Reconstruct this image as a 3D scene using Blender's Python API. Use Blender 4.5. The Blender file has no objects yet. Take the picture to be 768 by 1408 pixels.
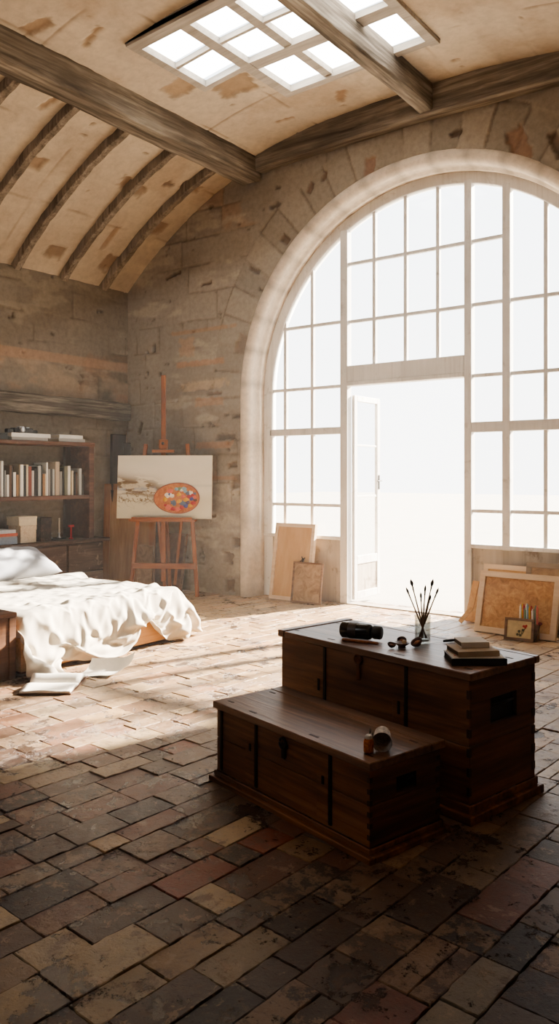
SKY, SUN, EXPO, HAZE = 2.7, 35.0, 0.74, 0.005
import bpy, bmesh, math, random
import numpy as np
from mathutils import Vector, Matrix
random.seed(7)
PI = math.pi
scene = bpy.context.scene
COL = scene.collection

# ------------------------------------------------------------------ helpers
def lin(c):
    """sRGB 0-255 triple -> linear rgb"""
    o = []
    for v in c:
        v = v / 255.0
        o.append(v / 12.92 if v <= 0.04045 else ((v + 0.055) / 1.055) ** 2.4)
    return tuple(o)

def tag(o, label=None, cat=None, group=None, kind=None):
    if label: o['label'] = label
    if cat: o['category'] = cat
    if group: o['group'] = group
    if kind: o['kind'] = kind
    return o

def thing(name, label, cat, loc=(0, 0, 0), rz=0.0, group=None):
    o = bpy.data.objects.new(name, None)
    o.empty_display_size = 0.1
    COL.objects.link(o)
    o.location = loc
    o.rotation_euler = (0, 0, rz)
    return tag(o, label, cat, group)

def copy_tree(o, parent=None):
    c = o.copy()
    COL.objects.link(c)
    c.parent = parent
    for ch in o.children:
        copy_tree(ch, c)
    return c

class MB:
    """mesh collector"""
    def __init__(s):
        s.bm = bmesh.new()
    def _xf(s, verts, rot, loc):
        M = Matrix.Translation(Vector(loc)) @ rot.to_4x4()
        for v in verts: v.co = M @ v.co
    def box(s, a, b, bev=0.0, rot=None, loc=(0, 0, 0), seg=1):
        """axis box from corner a to corner b (optionally bevelled, then rotated/moved)"""
        cx = [(a[i] + b[i]) / 2 for i in range(3)]
        sz = [abs(b[i] - a[i]) for i in range(3)]
        r = bmesh.ops.create_cube(s.bm, size=1.0)
        vs = r['verts']
        for v in vs:
            v.co = Vector((v.co.x * sz[0] + cx[0], v.co.y * sz[1] + cx[1], v.co.z * sz[2] + cx[2]))
        if bev > 0:
            es = list({e for v in vs for e in v.link_edges})
            bev = min(bev, min(sz) * 0.45)
            r2 = bmesh.ops.bevel(s.bm, geom=es, offset=bev, segments=seg, affect='EDGES', profile=0.5)
            vs = list({v for f in r2['faces'] for v in f.verts} | {v for v in vs if v.is_valid})
            seen = set(vs); stack = list(vs)
            while stack:
                v = stack.pop()
                for e in v.link_edges:
                    w = e.other_vert(v)
                    if w not in seen: seen.add(w); stack.append(w)
            vs = list(seen)
        if rot is not None or tuple(loc) != (0, 0, 0):
            s._xf(vs, rot if rot is not None else Matrix.Identity(3), loc)
        return vs
    def bar(s, p, q, w, d, up=(0, 0, 1), bev=0.0):
        """square bar from p to q, w wide, d deep (d along up-ish)"""
        p = Vector(p); q = Vector(q)
        z = (q - p); L = z.length; z.normalize()
        u = Vector(up); x = u.cross(z)
        if x.length < 1e-4: x = Vector((1, 0, 0)).cross(z)
        x.normalize(); y = z.cross(x)
        rot = Matrix((x, y, z)).transposed()
        return s.box((-w / 2, -d / 2, 0), (w / 2, d / 2, L), bev, rot, p)
    def lathe(s, prof, n=24, rot=None, loc=(0, 0, 0), cap0=True, cap1=True):
        rings = []
        for r, z in prof:
            rings.append([s.bm.verts.new((r * math.cos(2 * PI * k / n), r * math.sin(2 * PI * k / n), z)) for k in range(n)])
        for a, b in zip(rings, rings[1:]):
            for k in range(n):
                s.bm.faces.new((a[k], a[(k + 1) % n], b[(k + 1) % n], b[k]))
        if cap0 and prof[0][0] > 1e-6: s.bm.faces.new(rings[0][::-1])
        if cap1 and prof[-1][0] > 1e-6: s.bm.faces.new(rings[-1])
        vs = [v for r in rings for v in r]
        if rot is not None or tuple(loc) != (0, 0, 0):
            s._xf(vs, rot if rot is not None else Matrix.Identity(3), loc)
        return vs
    def tube(s, pts, rad, n=8):
        pts = [Vector(p) for p in pts]
        if not isinstance(rad, (list, tuple)): rad = [rad] * len(pts)
        rings = []
        for i, p in enumerate(pts):
            t = (pts[min(i + 1, len(pts) - 1)] - pts[max(i - 1, 0)]).normalized()
            a = Vector((0, 0, 1)).cross(t)
            if a.length < 1e-3: a = Vector((1, 0, 0)).cross(t)
            a.normalize(); b = t.cross(a)
            rings.append([s.bm.verts.new(p + (a * math.cos(2 * PI * k / n) + b * math.sin(2 * PI * k / n)) * rad[i]) for k in range(n)])
        for a, b in zip(rings, rings[1:]):
            for k in range(n):
                s.bm.faces.new((a[k], a[(k + 1) % n], b[(k + 1) % n], b[k]))
        s.bm.faces.new(rings[0][::-1]); s.bm.faces.new(rings[-1])
    def poly(s, pts):
        vs = [s.bm.verts.new(p) for p in pts]
        return s.bm.faces.new(vs)
    def prism(s, pts, d):
        """extrude planar polygon pts by vector d"""
        d = Vector(d)
        a = [s.bm.verts.new(p) for p in pts]
        b = [s.bm.verts.new(Vector(p) + d) for p in pts]
        s.bm.faces.new(a[::-1]); s.bm.faces.new(b)
        n = len(pts)
        for i in range(n):
            s.bm.faces.new((a[i], a[(i + 1) % n], b[(i + 1) % n], b[i]))
    def build(s, name, m, parent=None, smooth=False, loc=None, rz=None):
        bmesh.ops.recalc_face_normals(s.bm, faces=s.bm.faces)
        me = bpy.data.meshes.new(name)
        s.bm.to_mesh(me); s.bm.free()
        if smooth:
            for p in me.polygons: p.use_smooth = True
        o = bpy.data.objects.new(name, me)
        COL.objects.link(o)
        if m: me.materials.append(m)
        if parent: o.parent = parent
        if loc: o.location = loc
        if rz is not None: o.rotation_euler = (0, 0, rz)
        return o

def smooth_by_angle(o, deg=40):
    me = o.data
    for p in me.polygons: p.use_smooth = True
    bm = bmesh.new(); bm.from_mesh(me)
    for e in bm.edges:
        if len(e.link_faces) == 2:
            e.smooth = e.calc_face_angle(0) < math.radians(deg)
    bm.to_mesh(me); bm.free()
    return o

def np_mesh(name, V, Fq, m, cols=None, smooth=True, parent=None):
    """big quad mesh from numpy arrays; cols = per-vertex linear rgb"""
    me = bpy.data.meshes.new(name)
    me.vertices.add(len(V)); me.vertices.foreach_set('co', V.astype(np.float32).ravel())
    nf = len(Fq)
    me.loops.add(nf * 4); me.loops.foreach_set('vertex_index', Fq.astype(np.int32).ravel())
    me.polygons.add(nf)
    me.polygons.foreach_set('loop_start', np.arange(0, nf * 4, 4, dtype=np.int32))
    me.polygons.foreach_set('loop_total', np.full(nf, 4, dtype=np.int32))
    me.polygons.foreach_set('use_smooth', np.full(nf, smooth, dtype=bool))
    me.update(calc_edges=True)
    if cols is not None:
        at = me.color_attributes.new('tint', 'FLOAT_COLOR', 'POINT')
        c4 = np.ones((len(V), 4), np.float32); c4[:, :cols.shape[1]] = cols
        at.data.foreach_set('color', c4.ravel())
    o = bpy.data.objects.new(name, me); COL.objects.link(o)
    if m: me.materials.append(m)
    if parent: o.parent = parent
    return o

# ---- numpy noise
def _hash(ix, iy, seed):
    h = (ix.astype(np.int64) * 374761393 + iy.astype(np.int64) * 668265263 + seed * 974711) & 0x7fffffff
    h = ((h ^ (h >> 13)) * 1274126177) & 0x7fffffff
    h = h ^ (h >> 16)
    return (h & 0xffff) / 65535.0
def vnoise(x, y, seed=0):
    ix = np.floor(x); iy = np.floor(y)
    fx = x - ix; fy = y - iy
    fx = fx * fx * (3 - 2 * fx); fy = fy * fy * (3 - 2 * fy)
    a = _hash(ix, iy, seed); b = _hash(ix + 1, iy, seed); c = _hash(ix, iy + 1, seed); d = _hash(ix + 1, iy + 1, seed)
    return (a * (1 - fx) + b * fx) * (1 - fy) + (c * (1 - fx) + d * fx) * fy
def fbm(x, y, seed=0, oct=4, lac=2.1, gain=0.5):
    s = 0; a = 1; t = 0
    for i in range(oct):
        s = s + a * vnoise(x, y, seed + i * 17); t += a
        x = x * lac + 3.7; y = y * lac + 1.3; a *= gain
    return s / t
def sstep(e0, e1, v):
    t = np.clip((v - e0) / (e1 - e0), 0, 1); return t * t * (3 - 2 * t)
def mixc(c, d, f):
    return c * (1 - f[..., None]) + np.array(d) * f[..., None]

# ------------------------------------------------------------------ materials
class NT:
    def __init__(s, name):
        s.m = bpy.data.materials.new(name); s.m.use_nodes = True
        s.t = s.m.node_tree; s.t.nodes.clear()
        s.out = s.n('ShaderNodeOutputMaterial')
    def n(s, ty, **kw):
        nd = s.t.nodes.new(ty)
        for k, v in kw.items(): setattr(nd, k, v)
        return nd
    def l(s, a, b): s.t.links.new(a, b)
    def coords(s, scale=(1, 1, 1), kind='Object', rot=(0, 0, 0)):
        tc = s.n('ShaderNodeTexCoord'); mp = s.n('ShaderNodeMapping')
        mp.inputs['Scale'].default_value = scale; mp.inputs['Rotation'].default_value = rot
        s.l(tc.outputs[kind], mp.inputs['Vector'])
        return mp.outputs['Vector']
    def noise(s, vec, scale, detail=4, rough=0.55, dist=0.0):
        nd = s.n('ShaderNodeTexNoise'); nd.inputs['Scale'].default_value = scale
        nd.inputs['Detail'].default_value = detail; nd.inputs['Roughness'].default_value = rough
        nd.inputs['Distortion'].default_value = dist
        s.l(vec, nd.inputs['Vector']); return nd.outputs['Fac']
    def ramp(s, fac, stops, interp='LINEAR'):
        r = s.n('ShaderNodeValToRGB'); r.color_ramp.interpolation = interp
        els = r.color_ramp.elements
        while len(els) < len(stops): els.new(0.5)
        for e, (p, c) in zip(els, stops):
            e.position = p; e.color = (*c, 1) if len(c) == 3 else c
        s.l(fac, r.inputs['Fac']); return r.outputs['Color']
    def mix(s, fac, a, b, bt='MIX'):
        m = s.n('ShaderNodeMix', data_type='RGBA', blend_type=bt)
        for sock, v in ((m.inputs[0], fac), (m.inputs[6], a), (m.inputs[7], b)):
            if hasattr(v, 'is_linked'): s.l(v, sock)
            elif isinstance(v, (int, float)): sock.default_value = v
            else: sock.default_value = (*v, 1)
        return m.outputs[2]
    def math(s, op, a, b=0.0, clamp=False):
        m = s.n('ShaderNodeMath', operation=op, use_clamp=clamp)
        for i, v in enumerate((a, b)):
            if hasattr(v, 'is_linked'): s.l(v, m.inputs[i])
            else: m.inputs[i].default_value = v
        return m.outputs[0]
    def bump(s, h, strength=0.3, dist=0.01, nrm=None):
        b = s.n('ShaderNodeBump'); b.inputs['Strength'].default_value = strength; b.inputs['Distance'].default_value = dist
        s.l(h, b.inputs['Height'])
        if nrm is not None: s.l(nrm, b.inputs['Normal'])
        return b.outputs['Normal']
    def bsdf(s, col, rough=0.6, nrm=None, metal=0.0, spec=0.5, **kw):
        p = s.n('ShaderNodeBsdfPrincipled')
        for k, v in (('Base Color', col), ('Roughness', rough), ('Metallic', metal), ('Specular IOR Level', spec)):
            if hasattr(v, 'is_linked'): s.l(v, p.inputs[k])
            elif isinstance(v, (int, float)): p.inputs[k].default_value = v
            else: p.inputs[k].default_value = (*v, 1)
        for k, v in kw.items():
            k = k.replace('_', ' ')
            if isinstance(v, tuple): v = (*v, 1)
            p.inputs[k].default_value = v
        if nrm is not None: s.l(nrm, p.inputs['Normal'])
        s.l(p.outputs[0], s.out.inputs['Surface'])
        return p

def mat_wood(name, dark, mid, light, axis=0, scale=1.0, rough=0.6, bump=0.25, wear=None, spec=0.3, contrast=0.5):
    """streaky timber, grain along the given local axis; colours in sRGB 0-255"""
    n = NT(name)
    sc = [14.0 * scale] * 3; sc[axis] = 1.1 * scale
    v = n.coords(tuple(sc))
    a = n.noise(v, 1.0, 6, 0.62, 0.6)
    sc2 = [60.0 * scale] * 3; sc2[axis] = 2.5 * scale
    b = n.noise(n.coords(tuple(sc2)), 1.0, 4, 0.6, 0.2)
    f = n.math('ADD', n.math('MULTIPLY', a, 0.65), n.math('MULTIPLY', b, 0.35))
    d = contrast * 0.36
    col = n.ramp(f, [(0.5 - d, lin(dark)), (0.5, lin(mid)), (0.5 + d, lin(light))])
    big = n.noise(n.coords((1, 1, 1)), 1.7 * scale, 3, 0.6)
    col = n.mix(n.ramp(big, [(0.3, (0.62, 0.62, 0.62)), (0.65, (0, 0, 0))]), col, lin(dark), 'MIX')
    if wear:
        w = n.noise(n.coords((1, 1, 1)), 9 * scale, 6, 0.7, 0.4)
        col = n.mix(n.ramp(w, [(0.58, (0, 0, 0)), (0.68, (0.75, 0.75, 0.75))]), col, lin(wear))
    n.bsdf(col, rough, n.bump(f, bump, 0.01), spec=spec)
    return n.m

def mat_plain(name, rgb, rough=0.6, metal=0.0, spec=0.4, noise=0.12, nscale=18, bump=0.0, **kw):
    n = NT(name)
    v = n.coords((1, 1, 1))
    f = n.noise(v, nscale, 5, 0.6)
    c = lin(rgb)
    col = n.ramp(f, [(0.25, tuple(x * (1 - noise * 2) for x in c)), (0.75, tuple(min(1, x * (1 + noise)) for x in c))])
    n.bsdf(col, rough, n.bump(f, bump, 0.005) if bump else None, metal, spec, **kw)
    return n.m

def mat_tint(name, rough=0.85, nscale=22, amt=0.3, bump=0.35, bdist=0.012, fine=110, spec=0.2):
    """plaster / stone: colour from the mesh's own tint attribute broken up by noise"""
    n = NT(name)
    at = n.n('ShaderNodeAttribute', attribute_name='tint')
    v = n.coords((1, 1, 1))
    a = n.noise(v, nscale, 8, 0.68)
    b = n.noise(v, fine, 4, 0.7)
    g = n.ramp(a, [(0.25, (1 - amt,) * 3), (0.55, (1, 1, 1)), (0.8, (1 + amt * 0.6,) * 3)])
    col = n.mix(1.0, at.outputs['Color'], g, 'MULTIPLY')
    sp = n.ramp(b, [(0.24, (0.45, 0.45, 0.45)), (0.36, (1, 1, 1))])
    col = n.mix(0.7, col, sp, 'MULTIPLY')
    h = n.math('ADD', n.math('MULTIPLY', a, 0.7), n.math('MULTIPLY', b, 0.3))
    n.bsdf(col, rough, n.bump(h, bump, bdist), spec=spec)
    return n.m

def mat_glass(name, tint=(1, 1, 1), gloss=0.06, rough=0.02):
    n = NT(name)
    tr = n.n('ShaderNodeBsdfTransparent'); tr.inputs['Color'].default_value = (*tint, 1)
    gl = n.n('ShaderNodeBsdfGlossy'); gl.inputs['Roughness'].default_value = rough
    lw = n.n('ShaderNodeLayerWeight'); lw.inputs['Blend'].default_value = 0.15
    mr = n.math('ADD', n.math('MULTIPLY', lw.outputs['Facing'], 0.35), gloss, True)
    mx = n.n('ShaderNodeMixShader'); n.l(mr, mx.inputs[0]); n.l(tr.outputs[0], mx.inputs[1]); n.l(gl.outputs[0], mx.inputs[2])
    n.l(mx.outputs[0], n.out.inputs['Surface'])
    return n.m

M = {}
M['beam'] = mat_wood('weathered_beam', (74, 66, 58), (136, 126, 114), (190, 180, 166), 1, 0.6, 0.85, 1.0, None, 0.15, 0.40)
M['beam_x'] = mat_wood('weathered_beam_cross', (70, 62, 54), (128, 118, 106), (180, 170, 156), 0, 0.6, 0.85, 1.0, None, 0.15, 0.40)
M['rib'] = mat_wood('rib_timber', (84, 74, 64), (138, 126, 112), (176, 164, 150), 2, 0.8, 0.85, 0.7, None, 0.15, 0.40)
M['skyframe'] = mat_wood('skylight_timber', (146, 138, 128), (186, 178, 168), (210, 204, 194), 0, 0.8, 0.85, 0.5, None, 0.15, 0.6)
M['mantel'] = mat_wood('old_mantel', (50, 45, 40), (98, 90, 81), (160, 150, 138), 1, 0.8, 0.9, 1.0, None, 0.15, 0.38)
M['dark_post'] = mat_wood('dark_board', (30, 21, 14), (50, 36, 26), (68, 50, 37), 2, 0.8, 0.9, 0.5, None, 0.08)
M['frame'] = mat_wood('pale_window_paint', (200, 196, 190), (226, 223, 219), (236, 234, 230), 2, 0.7, 0.7, 0.3, (186, 180, 173), 0.3)
M['dado'] = mat_wood('stained_panel', (150, 138, 122), (192, 180, 164), (212, 202, 188), 2, 0.35, 0.8, 0.5, (120, 102, 84), 0.3)
M['case'] = mat_wood('brown_bookcase', (54, 33, 22), (98, 62, 42), (132, 90, 64), 1, 0.9, 0.6, 0.4, (120, 92, 72))
M['case_in'] = mat_wood('brown_bookcase_dark', (32, 22, 16), (56, 38, 28), (76, 54, 40), 2, 0.9, 0.7, 0.4)
M['cabinet'] = mat_wood('scuffed_cabinet', (42, 29, 22), (84, 62, 49), (124, 98, 80), 1, 1.0, 0.6, 0.5, (140, 116, 98))
M['chest'] = mat_wood('dark_chest_wood', (62, 36, 21), (128, 82, 50), (172, 116, 74), 0, 0.75, 0.5, 0.5, None, 0.35, 0.45)
M['chest_top'] = mat_wood('worn_chest_lid', (66, 44, 31), (124, 88, 64), (166, 126, 98), 0, 0.75, 0.42, 0.5, None, 0.45, 0.42)
M['chest_side'] = mat_wood('dark_chest_end', (54, 32, 19), (106, 66, 42), (144, 94, 62), 1, 0.75, 0.5, 0.5, None, 0.3, 0.45)
M['iron'] = mat_plain('blackened_iron', (28, 22, 19), 0.55, 0.4, 0.4)
M['rusty'] = mat_plain('rusty_iron', (104, 62, 36), 0.55, 0.5, 0.4, 0.3)
M['pine'] = mat_wood('pale_pine', (176, 128, 78), (212, 168, 112), (230, 194, 142), 1, 0.7, 0.55, 0.2)
M['pine_x'] = mat_wood('pale_pine_cross', (176, 128, 78), (212, 168, 112), (230, 194, 142), 0, 0.7, 0.55, 0.2)
M['night'] = mat_wood('brown_box_wood', (60, 36, 22), (112, 72, 44), (152, 106, 70), 1, 0.7, 0.6, 0.4)
M['easel'] = mat_wood('easel_beech', (104, 58, 28), (148, 88, 46), (178, 116, 70), 2, 1.2, 0.5, 0.2)
M['easel_x'] = mat_wood('easel_beech_cross', (104, 58, 28), (148, 88, 46), (178, 116, 70), 0, 1.2, 0.5, 0.2)
M['ochre'] = mat_wood('ochre_panel', (112, 72, 40), (156, 104, 60), (186, 134, 84), 2, 0.6, 0.6, 0.2)
M['tan_panel'] = mat_wood('tan_panel', (128, 92, 56), (164, 124, 80), (188, 150, 104), 2, 0.6, 0.7, 0.2)
M['ply'] = mat_wood('plywood_face', (180, 138, 92), (206, 166, 116), (224, 190, 144), 2, 0.55, 0.65, 0.15, None, 0.3, 0.8)
M['cork'] = None
M['stretch'] = mat_wood('pale_stretcher', (206, 178, 146), (226, 204, 176), (238, 222, 200), 0, 0.9, 0.6, 0.15)
M['oldframe'] = mat_wood('brown_frame', (86, 62, 44), (140, 108, 80), (172, 140, 110), 0, 1.0, 0.6, 0.3)
M['greyframe'] = mat_wood('grey_frame', (92, 78, 64), (140, 122, 104), (170, 154, 136), 0, 1.0, 0.7, 0.3)
M['paper'] = mat_plain('paper', (236, 230, 218), 0.8, 0, 0.2, 0.04)
M['pages'] = mat_plain('page_block', (214, 206, 190), 0.85, 0, 0.2, 0.08, 60)
M['linen'] = None
M['pillow'] = mat_plain('shade_grey_cotton', (164, 165, 170), 0.9, 0, 0.1, 0.03, 40, 0.1)  # pillow cotton darkened to grey, standing in for shade
M['black'] = mat_plain('black_cover', (26, 24, 23), 0.5, 0, 0.4)
M['glassjar'] = mat_glass('clear_jar_glass', (0.88, 0.90, 0.89), 0.16, 0.04)
M['pane'] = mat_glass('window_glass', (0.96, 0.97, 0.98), 0.03, 0.02)
M['silver'] = mat_plain('silver_metal', (190, 190, 190), 0.3, 0.9)
# cork / mottled board, linen
def mottled(name, a, b, c, sc=14):
    n = NT(name); v = n.coords((1, 1, 1))
    f = n.noise(v, sc, 8, 0.72, 1.2)
    col = n.ramp(f, [(0.3, lin(a)), (0.5, lin(b)), (0.7, lin(c))])
    n.bsdf(col, 0.8, n.bump(f, 0.2, 0.005), spec=0.2)
    return n.m
M['cork'] = mottled('mottled_board', (150, 108, 66), (190, 146, 98), (214, 174, 126))
M['oldcanvas'] = mottled('old_canvas', (118, 92, 66), (160, 130, 98), (182, 154, 122), 8)
M['browncanvas'] = mottled('brown_canvas', (84, 58, 40), (112, 80, 56), (136, 100, 72), 6)
n = NT('cream_linen'); v = n.coords((1, 1, 1))
wv = n.noise(v, 220, 2, 0.5); f = n.noise(v, 6, 4, 0.6)
n.bsdf(n.ramp(f, [(0.3, lin((188, 180, 166))), (0.7, lin((200, 193, 180)))]), 0.9, n.bump(wv, 0.12, 0.002), spec=0.1, Sheen_Weight=0.15)
M['linen'] = n.m

# ------------------------------------------------------------------ floor : every tile modelled in one floor mesh
def tile_material():
    n = NT('worn_terracotta_tiles')
    at = n.n('ShaderNodeAttribute', attribute_name='tint')
    v = n.coords((1, 1, 1))
    big = n.noise(v, 2.3, 8, 0.72, 0.2)
    mid = n.noise(v, 9, 12, 0.78, 0.1)
    fin = n.noise(v, 70, 4, 0.7)
    rnd = at.outputs['Alpha']
    g = n.ramp(mid, [(0.25, (0.5, 0.48, 0.47)), (0.5, (1, 1, 1)), (0.75, (1.32, 1.28, 1.22))])
    col = n.mix(1.0, at.outputs['Color'], g, 'MULTIPLY')
    # flaked pale skin
    f1 = n.math('ADD', n.math('MULTIPLY', mid, 0.75), n.math('MULTIPLY', rnd, 0.25))
    pale = n.ramp(f1, [(0.585, (0, 0, 0)), (0.61, (0.7, 0.7, 0.7))])
    col = n.mix(pale, col, lin((146, 122, 100)))
    # dark, worn-through, slightly wet patches
    vv = n.coords((1, 1, 1), rot=(0, 0, 0.7))
    dk = n.noise(vv, 4.6, 12, 0.78, 0.2)
    f2 = n.math('ADD', n.math('MULTIPLY', dk, 0.7), n.math('MULTIPLY', big, 0.3))
    dark = n.ramp(f2, [(0.535, (0, 0, 0)), (0.56, (0.85, 0.85, 0.85))])
    col = n.mix(dark, col, lin((58, 42, 35)))
    lay = n.noise(n.coords((1, 1, 1), rot=(0, 0, 1.9)), 7.5, 12, 0.78, 0.25)
    col = n.mix(n.ramp(lay, [(0.40, (0.75,) * 3), (0.46, (0, 0, 0))]), col, lin((94, 68, 52)))
    col = n.mix(n.ramp(lay, [(0.57, (0, 0, 0)), (0.60, (0.55,) * 3)]), col, lin((164, 140, 114)))
    pits = n.ramp(n.noise(v, 34, 3, 0.8), [(0.30, (0.25, 0.22, 0.2)), (0.37, (1, 1, 1))])
    col = n.mix(0.85, col, pits, 'MULTIPLY')
    rr = n.ramp(mid, [(0.3, (0.24,) * 3), (0.7, (0.52,) * 3)])
    rough = n.mix(dark, rr, (0.18, 0.18, 0.18))
    h = n.math('ADD', n.math('MULTIPLY', mid, 0.5), n.math('MULTIPLY', fin, 0.12))
    h = n.math('SUBTRACT', h, n.math('MULTIPLY', dark, 0.12))
    h = n.math('ADD', h, n.math('MULTIPLY', pale, 0.08))
    h = n.math('ADD', h, n.math('MULTIPLY', lay, 0.35))
    h = n.math('ADD', h, n.math('MULTIPLY', pits, 0.10))
    n.bsdf(col, rough, n.bump(h, 0.8, 0.022), spec=0.5)
    return n.m
M['tile'] = tile_material()
M['grout'] = mat_plain('dark_grout', (50, 40, 34), 0.9, 0, 0.1, 0.3, 30)

def build_floor():
    rng = random.Random(21)
    a = math.radians(-4.5)
    ux = (math.cos(a), math.sin(a)); uy = (-math.sin(a), math.cos(a))     # uy = along the rows
    bm = bmesh.new()
    lay = bm.verts.layers.float_color.new('tint')
    pal = [((124, 84, 66), 5), ((136, 94, 74), 4), ((114, 90, 74), 6), ((142, 118, 94), 4), ((172, 140, 102), 4), ((94, 69, 56), 5), ((72, 55, 47), 5), ((124, 100, 82), 4), ((146, 82, 60), 3), ((182, 158, 124), 4)]
    bag = [c for c, k in pal for _ in range(k)]
    X0, X1, Y0, Y1 = -9.3, 1.5, -2.9, 8.9
    x = X0
    def ragged(p, q, nseg, amp):
        out = []
        for i in range(nseg):
            t = i / nseg
            j = 0 if i == 0 else rng.gauss(0, amp)
            out.append((p[0] + (q[0] - p[0]) * t + j, p[1] + (q[1] - p[1]) * t + j * 0.7))
        return out
    while x < X1:
        w = rng.choice([0.13, 0.145, 0.16, 0.175, 0.19])
        y = Y0 + rng.random() * 0.4
        while y < Y1:
            L = rng.choice([0.14, 0.17, 0.20, 0.23, 0.27, 0.32, 0.37])
            cells = [(x, y, x + w, y + L)]
            if L > 0.3 and rng.random() < 0.10:
                s = w * rng.uniform(0.4, 0.6); cells = [(x, y, x + s, y + L), (x + s, y, x + w, y + L)]
            for (a0, b0, a1, b1) in cells:
                wx = ux[0] * (a0 + a1) / 2 + uy[0] * (b0 + b1) / 2; wy = ux[1] * (a0 + a1) / 2 + uy[1] * (b0 + b1) / 2
                if wx < -8.75 or wx > 0.9 or wy > 8.35 or wy < -2.7: continue
                g = rng.uniform(0.0012, 0.0032)
                a0 += g; b0 += g; a1 -= g; b1 -= g
                near = (wy < 5.2)
                ns = 7 if near else 3
                amp = 0.0025 if near else 0.002
                cs = [(a0, b0), (a1, b0), (a1, b1), (a0, b1)]
                ring = []
                for k in range(4): ring += ragged(cs[k], cs[(k + 1) % 4], ns, amp)
                z = rng.gauss(0, 0.0016); tx = rng.gauss(0, 0.007); ty = rng.gauss(0, 0.007)
                cx, cy = (a0 + a1) / 2, (b0 + b1) / 2
                col = lin(rng.choice(bag)); sv = rng.uniform(0.72, 1.08) * (0.80 + 0.20 * max(0.0, min(1.0, (wy - 1.6) / 1.8))); rv = rng.random()  # foreground tiles tinted darker in place of dimmer light there
                # sunlit floor painted in: tile colour turns paler and creamier toward the window
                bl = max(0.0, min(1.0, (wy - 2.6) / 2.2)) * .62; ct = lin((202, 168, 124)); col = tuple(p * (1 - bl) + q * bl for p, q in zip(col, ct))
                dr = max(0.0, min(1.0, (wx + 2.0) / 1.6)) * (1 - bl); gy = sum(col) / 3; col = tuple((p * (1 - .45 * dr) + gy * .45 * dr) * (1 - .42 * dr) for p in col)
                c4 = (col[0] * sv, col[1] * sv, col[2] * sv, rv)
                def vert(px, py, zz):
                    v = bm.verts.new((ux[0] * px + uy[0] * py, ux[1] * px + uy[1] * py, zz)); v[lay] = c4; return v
                def zt(px, py): return min(0.004, z + (px - cx) * tx + (py - cy) * ty)
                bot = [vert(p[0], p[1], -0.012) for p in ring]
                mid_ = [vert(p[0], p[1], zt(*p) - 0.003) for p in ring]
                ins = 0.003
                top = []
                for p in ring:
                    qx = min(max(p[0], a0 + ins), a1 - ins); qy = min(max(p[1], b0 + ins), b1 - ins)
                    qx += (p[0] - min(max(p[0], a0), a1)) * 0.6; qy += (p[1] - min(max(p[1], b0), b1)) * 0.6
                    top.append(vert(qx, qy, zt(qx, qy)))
                m = len(ring)
                for k in range(m):
                    k2 = (k + 1) % m
                    bm.faces.new((bot[k], bot[k2], mid_[k2], mid_[k])); bm.faces.new((mid_[k], mid_[k2], top[k2], top[k]))
                bm.faces.new(top)
            y += L
        x += w
    me = bpy.data.meshes.new('floor'); bm.to_mesh(me); bm.free()
    me.materials.append(M['tile'])
    o = bpy.data.objects.new('floor', me); COL.objects.link(o); tag(o, kind='structure')
    b = MB(); b.box((-8.9, -2.8, -0.2), (0.9, 8.25, -0.0095)); b.build('grout_bed', M['grout'], o)
    return o
build_floor()

# ------------------------------------------------------------------ room shell
XL, XR, YB, YF = -8.5, 0.6, 7.75, -2.6      # left wall, right wall, window wall, wall behind the viewer
XC, ZA = -3.95, 2.53                         # arch axis and springing height
RG, RO = 2.22, 2.33                          # glass radius, opening radius
YW = 8.10                                    # window plane
def vault(x):
    d = np.clip(np.abs(x - XC) / 4.55, 0, 1.2)
    return 5.64 - 1.51 * d ** 2.7
M['stone'] = mat_tint('wall_stone', 0.9, 16, 0.26, 0.5, 0.014)
M['plaster'] = mat_tint('ceiling_plaster', 0.9, 12, 0.2, 0.35, 0.012)

def grid(nu, nv):
    i = np.arange(nu * nv).reshape(nv, nu)
    return np.stack([i[:-1, :-1], i[:-1, 1:], i[1:, 1:], i[1:, :-1]], -1).reshape(-1, 4)

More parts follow.
